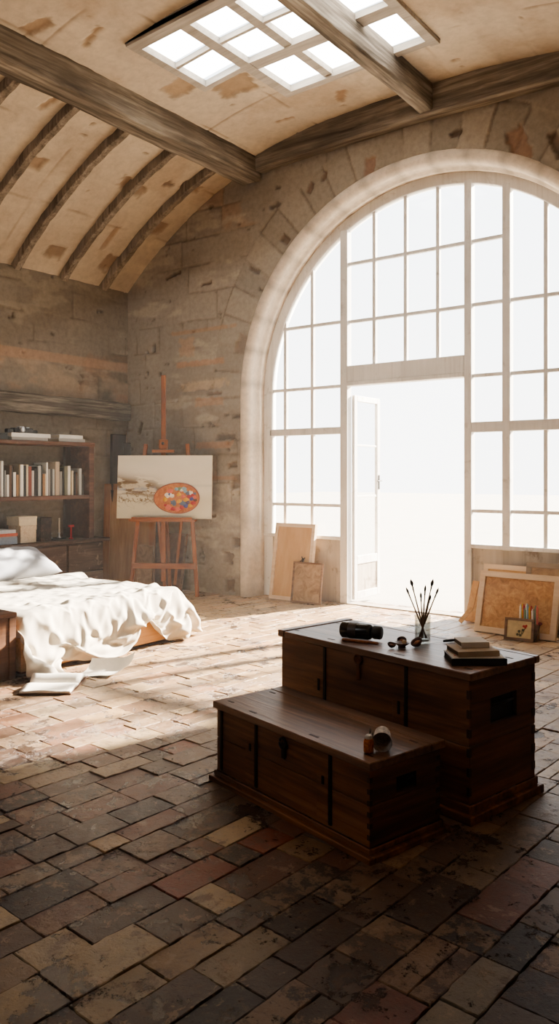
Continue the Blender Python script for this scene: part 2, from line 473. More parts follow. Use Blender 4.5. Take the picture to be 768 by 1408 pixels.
def masonry(u, z, seed, course=0.36, bl=0.62):
    """returns relief (m) and colour of an old coursed-stone wall with worn plaster at (u,z)"""
    wob = (fbm(u * 0.9, z * 0.9, seed + 5, 3) - 0.5) * 0.10
    zz = z + wob
    cn = np.floor(zz / course); fz = zz / course - cn
    cidx = cn.astype(np.int64)
    wid = bl * (0.7 + 0.7 * _hash(cidx, cidx * 0 + 3, seed + 1)); off = _hash(cidx, cidx * 0 + 9, seed + 2) * 3
    un = u / wid + off + (fbm(u * 3, z * 3, seed + 9, 2) - 0.5) * 0.05
    bn = np.floor(un); fu = un - bn
    dj = np.minimum(np.minimum(fz, 1 - fz) * course, np.minimum(fu, 1 - fu) * wid)
    er = fbm(u * 2.1, z * 2.1, seed + 20, 4)
    vis = sstep(0.42, 0.58, er)                       # plaster hides part of the joints
    joint = (1 - sstep(0.004, 0.017, dj + (fbm(u * 25, z * 25, seed + 3, 2) - 0.5) * 0.012)) * vis
    tone = _hash(bn, cidx, seed + 7); tone2 = _hash(bn, cidx, seed + 11)
    col = np.ones(u.shape + (3,)) * np.array(lin((163, 151, 136)))
    col = col * (0.86 + 0.24 * tone * vis + 0.10 * (1 - vis))[..., None]
    warm = (tone2 > 0.86) * vis * 0.55
    col = mixc(col, lin((172, 138, 110)), warm)
    cl = fbm(u * 0.8 + 4, z * 1.6, seed + 40, 5)
    col = mixc(col, lin((134, 120, 104)), sstep(0.52, 0.72, cl) * 0.5)
    pale = fbm(u * 1.7, z * 5.2, seed + 60, 5)
    col = mixc(col, lin((192, 178, 158)), sstep(0.60, 0.72, pale) * 0.6)
    rel = (tone - 0.5) * 0.012 * vis - joint * 0.012 + (fbm(u * 9, z * 9, seed + 70, 4) - 0.5) * 0.010
    # pitted losses
    pit = fbm(u * 6.5, z * 9.5, seed + 90, 3)
    ps = sstep(0.80, 0.83, pit)
    rel = rel - ps * 0.03
    col = mixc(col, lin((94, 76, 60)), np.clip(joint * 0.38 + ps * 0.55, 0, 1))
    return rel, col

def chip(u, z, cu, cz, w, h, seed, tilt=0.0):
    """0..1 mask of a knocked-out patch with a ragged outline"""
    du, dz = u - cu, z - cz
    c, s = math.cos(tilt), math.sin(tilt)
    a = (du * c + dz * s) / (w / 2); b = (-du * s + dz * c) / (h / 2)
    d = np.maximum(np.abs(a), np.abs(b)) + (fbm(u * 18, z * 18, seed, 3) - 0.5) * 0.6
    return 1 - sstep(0.82, 1.0, d)

def wall_back():
    st = 0.0165
    us = np.arange(XL - 0.05, XR + 0.06, st); zs = np.arange(-0.05, 5.80, st)
    U, Z = np.meshgrid(us, zs); sh = U.shape
    rel, col = masonry(U, Z, 3)
    # stones of the arch ring
    dx, dz = U - XC, Z - ZA
    r = np.sqrt(dx * dx + dz * dz); th = np.degrees(np.arctan2(dz, dx))
    ring = (r > 2.3) & (r < 2.95 + 0.12 * (_hash(np.floor(th / 7.2), np.floor(th / 7.2) * 0, 5) - .5)) & (Z > ZA - 0.1)
    k = np.floor(th / 7.2); fk = th / 7.2 - k
    dj = np.minimum(fk, 1 - fk) * 7.2 * PI / 180 * r
    dj = np.minimum(dj, np.abs(r - 2.95))
    jm = (1 - sstep(0.004, 0.018, dj + (fbm(U * 25, Z * 25, 8, 2) - 0.5) * 0.014)) * sstep(0.35, 0.55, fbm(U * 2.5, Z * 2.5, 14, 3))
    tone = _hash(k, k * 0 + 2, 31)
    rcol = np.ones(sh + (3,)) * np.array(lin((164, 152, 136))) * (0.84 + 0.26 * tone)[..., None]
    rcol = mixc(rcol, lin((98, 78, 62)), jm * 0.5)
    rrel = (tone - 0.5) * 0.014 - jm * 0.014 + (fbm(U * 9, Z * 9, 77, 4) - 0.5) * 0.010
    rel = np.where(ring, rrel, rel); col = np.where(ring[..., None], rcol, col)
    # individually placed losses (where, size, depth, colour, tilt)
    col = col * 0.93
    L = [(-6.667, 2.037, .34, .085, .055, (112, 94, 76), 0), (-6.56, 1.67, .17, .07, .04, (120, 98, 78), .15), (-6.50, 1.45, .20, .19, .05, (120, 100, 82), 0),
         (-6.48, .68, .20, .13, .06, (112, 92, 72), 0), (-6.63, .48, .19, .14, .06, (112, 92, 74), -.1), (-6.60, .12, .16, .17, .05, (120, 98, 78), 0),
         (-7.98, 3.294, .07, .12, .05, (64, 48, 38), 0), (-7.86, 2.92, .05, .06, .04, (64, 48, 38), 0), (-8.1, 2.95, .05, .05, .04, (64, 48, 38), 0),
         (-7.05, 2.72, .9, .13, .02, (190, 168, 140), .05), (-6.85, 2.60, .26, .05, .03, (122, 98, 78), 0), (-6.365, 3.177, .28, .25, .03, (128, 106, 86), -.35),
         (-6.45, 2.29, .22, .05, .05, (110, 90, 70), 0), (-4.544, 4.96, .14, .34, .03, (150, 116, 96), -.12), (-2.832, 4.84, .20, .40, .03, (146, 112, 88), .30),
         (-2.45, 4.75, .10, .30, .03, (112, 88, 68), .4), (-5.35, 4.95, .08, .14, .035, (120, 92, 72), -.5), (-5.72, 4.40, .14, .10, .035, (112, 88, 68), -.7),
         (-5.15, 5.05, .06, .12, .035, (120, 92, 72), -.4), (-7.0, 4.05, .2, .04, .03, (110, 88, 70), .1), (-7.6, 4.25, .3, .05, .03, (110, 88, 70), .2), (-3.5, 5.12, .16, .06, .03, (96, 74, 58), .1),
         (-6.2, 4.1, .22, .05, .03, (104, 82, 64), -.5), (-6.05, 3.82, .2, .03, .03, (104, 82, 64), -.5), (-6.9, 1.0, .12, .05, .03, (110, 90, 72), 0), (-8.25, 2.2, .08, .22, .03, (96, 78, 62), -.4)]
    for i, (cu, cz, w, h, d, c, t) in enumerate(L):
        m = chip(U, Z, cu, cz, w, h, 200 + i, t)
        rel = rel - m * d; col = mixc(col, lin(c), m * 0.75)
    for i, (cu, cz, w, h, c) in enumerate([(-6.9, 1.93, .7, .10, (178, 134, 104)), (-7.1, 3.02, .9, .08, (182, 136, 104)), (-6.95, 2.50, .5, .12, (180, 140, 110)), (-7.35, 3.25, .28, .26, (184, 150, 120)), (-7.1, 3.45, 1.2, .06, (176, 138, 108)), (-6.75, 1.5, .5, .06, (174, 136, 110))]):
        m = chip(U, Z, cu, cz, w, h, 300 + i); col = mixc(col, lin(c), m * 0.6)
    V = np.stack([U, YB - rel, Z], -1).reshape(-1, 3)
    Fq = grid(sh[1], sh[0])
    cen = V[Fq].mean(1)
    inarch = np.where(cen[:, 2] > ZA, np.hypot(cen[:, 0] - XC, cen[:, 2] - ZA) < 2.385, np.abs(cen[:, 0] - XC) < 2.385)
    keep = (~inarch) & (cen[:, 2] < vault(cen[:, 0]) + 0.08)
    Fq = Fq[keep]
    used = np.unique(Fq); rm = np.full(len(V), -1); rm[used] = np.arange(len(used))
    o = np_mesh('wall_back', V[used], rm[Fq], M['stone'], col.reshape(-1, 3)[used])
    return tag(o, kind='structure')
wall_back()

def wall_left():
    for (y0, y1, st, nm) in ((-2.65, 2.9, 0.06, 'wall_left_rear'), (2.9, 7.80, 0.018, 'wall_left')):
        us = np.arange(y0, y1 + st * 0.6, st); us[-1] = y1
        zs = np.arange(-0.05, 4.24, st)
        U, Z = np.meshgrid(us, zs); sh = U.shape
        rel, col = masonry(U, Z, 11)
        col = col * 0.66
        n1 = fbm(U * 1.2, Z * 4, 5, 4)
        band = (1 - sstep(0.05, 0.075, np.abs(Z - 3.06 + (n1 - .5) * .05)))
        col = mixc(col, lin((176, 140, 114)), band * 0.6)
        low = (1 - sstep(0.20, 0.25, np.abs(Z - 2.77 + (n1 - .5) * .12))) * sstep(0.38, 0.55, fbm(U * 1.5, Z * 3, 15, 4))
        col = mixc(col, lin((172, 150, 128)), low * 0.6)
        low2 = low * sstep(0.5, 0.6, fbm(U * 2.5, Z * 5, 18, 3))
        col = mixc(col, lin((170, 132, 106)), low2 * 0.5)
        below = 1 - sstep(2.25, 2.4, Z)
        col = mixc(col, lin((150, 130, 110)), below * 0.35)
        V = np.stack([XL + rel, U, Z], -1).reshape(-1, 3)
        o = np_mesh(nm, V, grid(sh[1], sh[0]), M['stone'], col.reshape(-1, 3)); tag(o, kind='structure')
wall_left()

def ceiling():
    SX0, SX1, SY0, SY1 = -5.50, -3.29, 5.09, 6.80      # skylight opening (less the missing corner)
    st = 0.026
    xs = np.concatenate([np.arange(XL - 0.06, SX0, st), np.arange(SX0, -4.94, st), np.arange(-4.94, SX1, st), np.arange(SX1, XR + 0.2, st)])
    ys = np.concatenate([np.arange(YF - 0.1, 3.0, 0.12), np.arange(3.0, SY0, st), np.arange(SY0, 6.08, st), np.arange(6.08, SY1, st), np.arange(SY1, 7.86, st)])
    U, Y = np.meshgrid(xs, ys); sh = U.shape
    col = np.ones(sh + (3,)) * np.array(lin((196, 182, 163)))
    cl = fbm(U * 0.9, Y * 0.9, 50, 5)
    col = mixc(col, lin((176, 160, 141)), sstep(0.45, 0.68, cl) * 0.7)
    st_ = fbm(U * 2.6, Y * 0.8, 61, 5)
    col = mixc(col, lin((210, 196, 174)), sstep(0.52, 0.68, st_) * 0.5)
    st2 = fbm(U * 1.3 + 9, Y * 1.3, 64, 5)
    col = mixc(col, lin((170, 148, 124)), sstep(0.58, 0.72, st2) * 0.5)
    rel = (fbm(U * 5, Y * 5, 66, 4) - 0.5) * 0.014
    # boarding / slab lines
    for p, d in ((U, 0.86), (Y, 1.12)):
        f = p / d + (fbm(U * 1.5, Y * 1.5, 71, 2) - .5) * 0.04; f = np.abs(f - np.round(f)) * d
        ln = (1 - sstep(0.003, 0.016, f)) * sstep(0.46, 0.58, fbm(U * 2.2, Y * 2.2, 73, 3))
        col = mixc(col, lin((118, 92, 70)), ln * 0.55); rel = rel + ln * 0.008
    P = [(-5.30, 6.32, .42, .34, .025, (150, 122, 94), .2), (-5.70, 5.90, .34, .26, .02, (164, 136, 106), 0), (-7.2, 6.62, .16, .42, .03, (136, 108, 82), .2), (-6.9, 7.35, .12, .30, .03, (140, 110, 84), 0),
         (-7.35, 5.35, .16, .22, .03, (140, 112, 88), 0), (-8.2, 7.2, .22, .30, .03, (132, 104, 80), 0), (-5.9, 4.3, .3, .12, .025, (150, 120, 92), .4), (-7.9, 6.9, .3, .08, .02, (150, 122, 96), 0), (-8.25, 6.3, .14, .25, .03, (128, 102, 78), 0),
         (-5.35, 7.25, .22, .05, .02, (140, 108, 80), .3), (-3.3, 7.3, .1, .04, .02, (120, 92, 68), 0), (-4.6, 7.25, .10, .24, .02, (150, 116, 86), .6), (-6.6, 5.0, .30, .07, .02, (150, 120, 92), .3), (-7.6, 7.45, .18, .2, .03, (130, 100, 76), 0), (-5.7, 4.75, .35, .06, .02, (150, 122, 94), -.2)]
    for i, (cx, cy, w, h, d, c, t) in enumerate(P):
        m = chip(U, Y, cx, cy, w, h, 400 + i, t); rel = rel + m * d; col = mixc(col, lin(c), m * 0.7)
        e = np.clip(chip(U, Y, cx, cy, w * 1.1, h * 1.1, 400 + i, t) - m, 0, 1); col = mixc(col, lin((110, 84, 62)), e * 0.6)
    pit = fbm(U * 7, Y * 7, 90, 3); ps = sstep(0.83, 0.86, pit); rel = rel + ps * 0.02; col = mixc(col, lin((104, 80, 60)), ps * 0.7)
    V = np.stack([U, Y, vault(U) + rel], -1).reshape(-1, 3)
    Fq = grid(sh[1], sh[0]); c = V[Fq].mean(1)
    hole = (c[:, 0] > SX0) & (c[:, 0] < SX1) & (c[:, 1] > SY0) & (c[:, 1] < SY1) & ~((c[:, 0] < -4.94) & (c[:, 1] > 6.08))
    Fq = Fq[~hole]
    o = np_mesh('ceiling', V, Fq, M['plaster'], col.reshape(-1, 3)); tag(o, kind='structure')
    # roof deck above, also with the opening
ceiling()
b = MB(); b.box((XR, YF - .1, -.05), (XR + .15, YB + .6, 4.3)); o = b.build('wall_right', mat_plain('plain_wall', (150, 130, 108), 0.9, 0, .1, .12, 3)); tag(o, kind='structure')
b = MB(); b.box((XL - .1, YF - .2, -.05), (XR + .1, YF, 2.7)); b.box((XL - .1, YF - .2, 2.7), (-5.9, YF, 5.75)); b.box((-3.3, YF - .2, 2.7), (XR + .1, YF, 5.75)); b.box((-5.9, YF - .2, 4.8), (-3.3, YF, 5.75)); b.box((-5.9, YF - .2, 2.7), (-3.3, YF, 3.2)); o = b.build('wall_front', mat_plain('plain_wall_front', (120, 102, 84), 0.9, 0, .1, .12, 3)); tag(o, kind='structure')  # high opening added to this unseen wall to let in fill light

# arch reveal and rounded stone rim (swept along the arch)
def arch_path(n=72, zb=0.0):
    """list of (cosine, sine, base point) along jamb - arch - jamb; offset r outward"""
    P = []
    for z in np.linspace(zb, ZA, 14)[:-1]: P.append(((-1, 0), (XC, z)))
    for k in range(n + 1):
        a = PI - PI * k / n; P.append(((math.cos(a), math.sin(a)), (XC, ZA)))
    for z in np.linspace(ZA, zb, 14)[1:]: P.append(((1, 0), (XC, z)))
    return P
def sweep_arch(name, prof, m, parent=None, cols=None, zb=0.0, n=72, closed=False):
    P = arch_path(n, zb); nv = len(prof); V = []
    for i, (d, c) in enumerate(P):
        for (r, y) in prof:
            V.append((c[0] + d[0] * r, y, c[1] + d[1] * r))
    V = np.array(V); Fq = []
    for i in range(len(P) - 1):
        for k in range(nv - 1 if not closed else nv):
            k2 = (k + 1) % nv
            Fq.append((i * nv + k, i * nv + k2, (i + 1) * nv + k2, (i + 1) * nv + k))
    colarr = cols(V, P, nv) if cols else None
    return np_mesh(name, V, np.array(Fq), m, colarr, True, parent)
def rim_cols(V, P, nv):
    out = []
    n = len(P)
    for i in range(n):
        j = (i % 5 == 0)
        t = random.Random(i // 5 * 7 + 1).uniform(0.9, 1.06)
        for k in range(nv):
            c = np.array(lin((222, 208, 190))) * t
            if j: c = c * 0.72
            out.append(np.clip(c, 0, 1))
    return np.array(out)
prof = [(2.475, YB + .01), (2.46, YB - .012), (2.43, YB - .022), (2.395, YB - .018), (2.365, YB - .002), (2.345, YB + .028), (2.335, YB + .06), (2.335, YB + .17), (2.315, YB + .185), (2.315, YB + .24), (2.33, YB + .255), (2.33, YW + .12), (2.62, YW + .12)]
M['rimstone'] = mat_tint('arch_rim_stone', 0.85, 14, 0.22, 0.4, 0.01)
tag(sweep_arch('trim_1', prof, M['rimstone'], None, rim_cols, 0.0, 90), kind='structure')

n = NT('milky_skylight_glass'); v = n.coords((1, 1, 1)); f = n.noise(v, 3, 3, .5)
tl = n.n('ShaderNodeBsdfTranslucent'); n.l(n.ramp(f, [(.3, (.86, .88, .89)), (.7, (.93, .93, .92))]), tl.inputs['Color']); n.l(tl.outputs[0], n.out.inputs['Surface']); M['milky'] = n.m
# ------------------------------------------------------------------ big arched window with door opening
win = thing('window_1', None, None); tag(win, kind='structure')
def ztop(x, r=RG): return ZA + math.sqrt(max(0, r * r - (x - XC) ** 2))
sweep_arch('window_frame', [(2.335, YW - .045), (2.215, YW - .045), (2.205, YW - .035), (2.205, YW + .045), (2.335, YW + .045)], M['frame'], win, None, 0.0, 72)
DL, DR, DT = -5.02, -3.54, 2.60           # door opening
def post(x0, x1, z0, z1=None, y0=YW - .05, y1=YW + .05):
    b = MB(); b.box((x0, y0, z0), (x1, y1, z1 if z1 else ztop((x0 + x1) / 2) + .02), .006); return b
post(-5.122, -5.02, 0).build('mullion', M['frame'], win)
post(-3.54, -3.456, 0).build('mullion', M['frame'], win)
post(-3.116, -3.03, 0.75).build('mullion', M['frame'], win)
b = MB(); b.box((DL, YW - .06, DT), (DR, YW + .06, 2.84), .008); b.box((DL, YW - .075, DT), (DR, YW - .05, DT + .05), .006); b.build('transom', M['frame'], win)
b = MB(); b.box((-6.19, YW - .045, 2.035), (-5.12, YW + .045, 2.12), .006); b.build('transom', M['frame'], win)
b = MB(); b.box((-3.456, YW - .045, 2.0), (-1.65, YW + .045, 2.11), .006); b.build('transom', M['frame'], win)
b = MB()
tv = 0.021
def mv(x, z0): b.box((x - tv / 1, YW - .025, z0), (x + tv / 1, YW + .025, ztop(x) + .02), .004)
for x in (-5.547, -5.96): mv(x, 0.78)
for x in (-4.67, -4.262, -3.862): mv(x, 2.83)
for x in (-2.668, -2.25): mv(x, 0.78)
def mh(x0, x1, z):
    h = math.sqrt(max(0, RG * RG - (z - ZA) ** 2)) if z > ZA else RG
    x0 = max(x0, XC - h - .01); x1 = min(x1, XC + h + .01)
    b.box((x0, YW - .022, z - .019), (x1, YW + .022, z + .019), .004)
for z in (3.385, 2.612, 1.170): mh(-6.3, -5.11, z)
for z in (4.06, 3.37): mh(-5.03, -3.53, z)
for z in (4.06, 3.375, 2.61, 1.155): mh(-3.46, -3.1, z)
for z in (3.375, 2.605, 1.157): mh(-3.04, -1.6, z)
b.build('glazing_bars', M['frame'], win)
# sills and the solid panels under the glass
for (x0, x1, xs) in ((-6.285, -5.122, -6.285), (-3.456, -1.615, -1.615)):
    b = MB(); b.box((x0, YW - .02, 0), (x1, YW + .05, 0.77), .004); b.build('lower_panel', M['dado'], win)
    b = MB(); b.box((x0, YW - .055, 0.755), (x1, YW + .055, 0.80), .006); b.build('sill', M['frame'], win)
# glass: arch-shaped sheet with the door opening left free
b = MB()
arc = lambda x0, x1, n=26: [(x, YW, ztop(x, 2.21)) for x in np.linspace(x0, x1, n)]
b.poly([(-6.15, YW, .79), (-5.10, YW, .79)] + arc(-5.10, -6.15))
b.poly([(-5.04, YW, 2.82), (-3.52, YW, 2.82)] + arc(-3.52, -5.04))
b.poly([(-3.47, YW, .79), (-1.75, YW, .79)] + arc(-1.75, -3.47))
b.build('pane', M['pane'], win)
# open door leaf (swung outwards)
dr = thing('door_1', None, None, (-5.005, YW + .06, 0)); tag(dr, kind='structure')
W, HT = 0.62, 2.50
b = MB()
b.box((-.02, 0, .04), (.02, .07, HT), .004); b.box((-.02, W - .07, .04), (.02, W, HT), .004)
b.box((-.02, .07, HT - .07), (.02, W - .07, HT), .004); b.box((-.02, .07, .46), (.02, W - .07, .56), .004); b.box((-.02, .07, .04), (.02, W - .07, .13), .004)
for z in (1.28, 1.90): b.box((-.012, .07, z - .012), (.012, W - .07, z + .012), .003)
b.build('door_frame', M['frame'], dr)
b = MB(); b.box((-.008, .07, .12), (.008, W - .07, .47)); b.build('door_panel', M['dado'], dr)
b = MB(); b.poly([(0, .07, .55), (0, W - .07, .55), (0, W - .07, HT - .06), (0, .07, HT - .06)]); b.build('pane', M['pane'], dr)
b = MB(); b.box((.02, W - .045, 1.36), (.028, W - .02, 1.54), .003); b.tube([(.03, W - .03, 1.47), (.06, W - .03, 1.47), (.06, W - .13, 1.465)], .008); b.build('door_handle', M['iron'], dr)
b = MB(); b.box((DL, YW - .06, -.01), (DR, YW + .10, .012), .004); o = b.build('threshold', M['dado'], win)
# pale paving outside
b = MB(); b.box((-40, YW + .10, -.25), (34, 60, -.03)); o = b.build('terrace', mat_plain('pale_terrace', (184, 178, 168), 0.9, 0, .1, .04, 2)); tag(o, kind='structure')

# ------------------------------------------------------------------ roof timbers
def warped_beam(name, label, m, length_axis, a, b_, group=None, seed=0, amp=0.012, arch=None):
    """old squared timber between corners a and b_, slightly wavy; arch(x) lifts it"""
    r = random.Random(seed)
    ax = length_axis; L = b_[ax] - a[ax]; ns = max(6, int(L / 0.12))
    bm = bmesh.new(); rings = []
    oth = [i for i in range(3) if i != ax]
    prof = []
    ch = 0.018
    w0, w1 = a[oth[0]], b_[oth[0]]; h0, h1 = a[oth[1]], b_[oth[1]]
    prof = [(w0 + ch, h0), ((w0 + w1) / 2, h0), (w1 - ch, h0), (w1, h0 + ch), (w1, (h0 + h1) / 2), (w1, h1 - ch), (w1 - ch, h1), (w0 + ch, h1), (w0, h1 - ch), (w0, (h0 + h1) / 2), (w0, h0 + ch)]
    ph = [r.uniform(0, 6) for _ in range(6)]
    for i in range(ns + 1):
        t = a[ax] + L * i / ns
        sx = amp * (math.sin(t * 1.3 + ph[0]) * .6 + math.sin(t * 3.1 + ph[1]) * .3); sz = amp * (math.sin(t * 1.1 + ph[2]) * .6 + math.sin(t * 3.7 + ph[3]) * .35)
        ring = []
        for (p, q) in prof:
            c = [0, 0, 0]; c[ax] = t; c[oth[0]] = p + sx + r.gauss(0, amp * .25); c[oth[1]] = q + sz + r.gauss(0, amp * .25)
            if arch: c[2] += arch(c[0])
            ring.append(bm.verts.new(c))
        rings.append(ring)
    n = len(prof)
    for p, q in zip(rings, rings[1:]):
        for k in range(n): bm.faces.new((p[k], p[(k + 1) % n], q[(k + 1) % n], q[k]))
    bm.faces.new(rings[0][::-1]); bm.faces.new(rings[-1])
    bmesh.ops.recalc_face_normals(bm, faces=bm.faces)
    me = bpy.data.meshes.new(name); bm.to_mesh(me); bm.free(); me.materials.append(m)
    o = bpy.data.objects.new(name, me); COL.objects.link(o); tag(o, label, 'beam', group)
    return smooth_by_angle(o, 35)
warped_beam('ceiling_beam', 'heavy grey timber beam running under the vault beside the ribs', M['beam'], 1, (-6.35, -2.6, 5.18), (-6.05, 7.70, 5.56), None, 1)
warped_beam('ceiling_beam', 'slimmer grey timber beam crossing beneath the skylight', M['beam'], 1, (-3.85, -2.6, 5.36), (-3.69, 7.66, 5.66), None, 2, .008)
warped_beam('wall_beam', 'long grey timber laid on the stone wall above the arched window', M['beam_x'], 0, (-6.06, 7.60, 5.30), (-1.75, 7.76, 5.66), None, 3, .008, lambda x: -0.055 * ((x + 3.95) / 2.0) ** 2 + .03)
warped_beam('mantel_beam', 'rough dark grey timber lintel fixed on wall above the bookcase', M['mantel'], 1, (-8.52, 3.0, 2.31), (-8.33, 7.66, 2.55), None, 4, .012)
b = MB(); b.box((-.12, -.03, 0), (.12, .03, 2.10), .006, Matrix.Rotation(math.radians(-1.0), 3, 'X'), (0, 0, 0)); b.box((-.20, -.015, 0), (-.06, .04, 1.99), .006, Matrix.Rotation(math.radians(-1.0), 3, 'X'), (0, .0, 0))
o = b.build('timber_board', M['dark_post'], None, False, (-8.40, 7.45, 0), -PI / 2); tag(o, 'tall dark board standing upright in the corner behind the easel', 'board')
rib_y = [7.27, 6.59, 5.88, 5.19, 4.49]
rib_l = ['curved grey rib nearest the window wall, under the vault', 'curved grey rib second from the window wall', 'curved grey rib third from the window wall', 'curved grey rib fourth from the window wall, near the frame edge', 'curved grey rib fifth from the window wall, cut by the frame']
for i, y in enumerate(rib_y):
    xs = np.linspace(-8.49, -6.30, 26); r = random.Random(i)
    bm = bmesh.new(); rings = []
    for x in xs:
        z = float(vault(x)); s = float(vault(x + .01) - vault(x - .01)) / .02; L = math.hypot(1, s); nx, nz = s / L, -1 / L
        d = .095 + r.gauss(0, .004); j = r.gauss(0, .004)
        ring = []
        for (w, h) in ((-.045, -.03), (-.05, d * .8), (-.038, d), (.038, d), (.05, d * .8), (.045, -.03)):
            ring.append(bm.verts.new((x + nx * h, y + w + j, z + nz * h)))
        rings.append(ring)
    for p, q in zip(rings, rings[1:]):
        for k in range(6): bm.faces.new((p[k], p[(k + 1) % 6], q[(k + 1) % 6], q[k]))
    bm.faces.new(rings[0][::-1]); bm.faces.new(rings[-1]); bmesh.ops.recalc_face_normals(bm, faces=bm.faces)
    me = bpy.data.meshes.new('vault_rib'); bm.to_mesh(me); bm.free(); me.materials.append(M['rib'])
    o = bpy.data.objects.new('vault_rib', me); COL.objects.link(o); tag(o, rib_l[i], 'beam', 'curved ribs under the vault'); smooth_by_angle(o, 40)

# skylight
sk = thing('window_2', None, None); tag(sk, kind='structure')
def sbar(b, x0, x1, y0, y1, lo=-.040, hi=.035):
    """frame member following the ceiling height"""
    pts = [(x0, y0), (x1, y0), (x1, y1), (x0, y1)]
    za = [float(vault(p[0])) for p in pts]
    v = [b.bm.verts.new((p[0], p[1], z + lo)) for p, z in zip(pts, za)] + [b.bm.verts.new((p[0], p[1], z + hi)) for p, z in zip(pts, za)]
    for f in ((3, 2, 1, 0), (4, 5, 6, 7), (0, 1, 5, 4), (1, 2, 6, 5), (2, 3, 7, 6), (3, 0, 4, 7)): b.bm.faces.new([v[k] for k in f])
b = MB()
sbar(b, -5.545, -5.47, 5.05, 6.115); sbar(b, -5.01, -4.90, 5.05, 6.83); sbar(b, -4.48, -4.385, 5.05, 6.83, -.034); sbar(b, -3.35, -3.255, 5.05, 6.86)
sbar(b, -4.02, -3.72, 5.05, 6.83, -.02)
sbar(b, -5.545, -3.255, 5.03, 5.15, -.041); sbar(b, -5.0, -3.27, 6.745, 6.83, -.039); sbar(b, -5.54, -4.93, 6.05, 6.115, -.038)
for (x0, x1) in ((-5.48, -5.0), (-4.91, -4.47), (-4.40, -4.0), (-3.74, -3.34)): sbar(b, x0, x1, 5.612, 5.648, -.028)
sbar(b, -4.91, -3.34, 6.05, 6.20, -.032)
b.build('skylight_frame', M['skyframe'], sk)
# timber lining of the well above the ceiling
b = MB()
for (x0, x1, y0, y1) in ((-5.56, -5.49, 5.04, 6.11), (-3.31, -3.25, 5.04, 6.86), (-5.56, -3.25, 5.03, 5.10), (-4.95, -3.25, 6.79, 6.86), (-5.56, -4.93, 6.08, 6.12)): sbar(b, x0, x1, y0, y1, -.01, .06)
b.build('skylight_lining', M['skyframe'], sk)
b = MB()
for (x0, x1, y0, y1) in ((-5.5, -4.95, 5.1, 6.1), (-4.95, -4.43, 5.1, 6.8), (-4.43, -3.3, 5.1, 6.8)):
    b.poly([(x0, y0, float(vault(x0)) + .025), (x1, y0, float(vault(x1)) + .025), (x1, y1, float(vault(x1)) + .025), (x0, y1, float(vault(x0)) + .025)])
b.build('pane', M['milky'], sk)
# ------------------------------------------------------------------ bookcase on its low cabinet
XB0, XB1 = -8.47, -8.05
bc = thing('bookcase', 'open brown wooden bookcase full of books against the wall', 'bookcase', (-8.26, 5.3, .73))
bx = lambda b, x0, x1, y0, y1, z0, z1, bev=.006: b.box((x0 + 8.26, y0 - 5.3, z0 - .73), (x1 + 8.26, y1 - 5.3, z1 - .73), bev)
b = MB(); bx(b, XB0, XB1, 6.685, 6.765, .73, 1.91); b.build('side_panel', M['case'], bc)
b = MB(); bx(b, XB0, XB1, 3.9, 3.98, .73, 1.91); b.build('side_panel', M['case'], bc)
b = MB(); bx(b, XB0, XB1 + .005, 3.88, 6.775, 1.905, 1.955); b.build('top_board', M['case'], bc)
b = MB(); bx(b, XB0, XB1, 3.98, 6.685, 1.235, 1.285); b.build('shelf', M['case'], bc)
b = MB(); bx(b, XB0, XB0 + .05, 6.60, 6.685, .73, 1.91, .004); b.build('back_post', M['case_in'], bc)
cab = thing('low_cabinet', 'low scuffed brown cabinet with wide drawers under the bookcase', 'cabinet', (-8.23, 5.3, 0))
cx = lambda b, x0, x1, y0, y1, z0, z1, bev=.006: b.box((x0 + 8.23, y0 - 5.3, z0), (x1 + 8.23, y1 - 5.3, z1), bev)
b = MB(); cx(b, -8.47, -7.99, 3.88, 6.86, .06, .695); cx(b, -8.45, -8.05, 3.95, 6.80, 0, .06); b.build('carcass', M['case_in'], cab)
b = MB(); cx(b, -8.48, -7.94, 3.86, 6.94, .69, .73, .008); b.build('cabinet_top', M['cabinet'], cab)
for (y0, y1) in ((6.29, 6.84), (5.555, 6.26), (4.82, 5.525), (4.09, 4.79)):
    b = MB(); cx(b, -7.995, -7.965, y0, y1, .33, .665, .006); b.build('drawer', M['cabinet'], cab)
    b = MB(); cx(b, -7.995, -7.965, y0, y1, .09, .31, .006); b.build('drawer', M['cabinet'], cab)

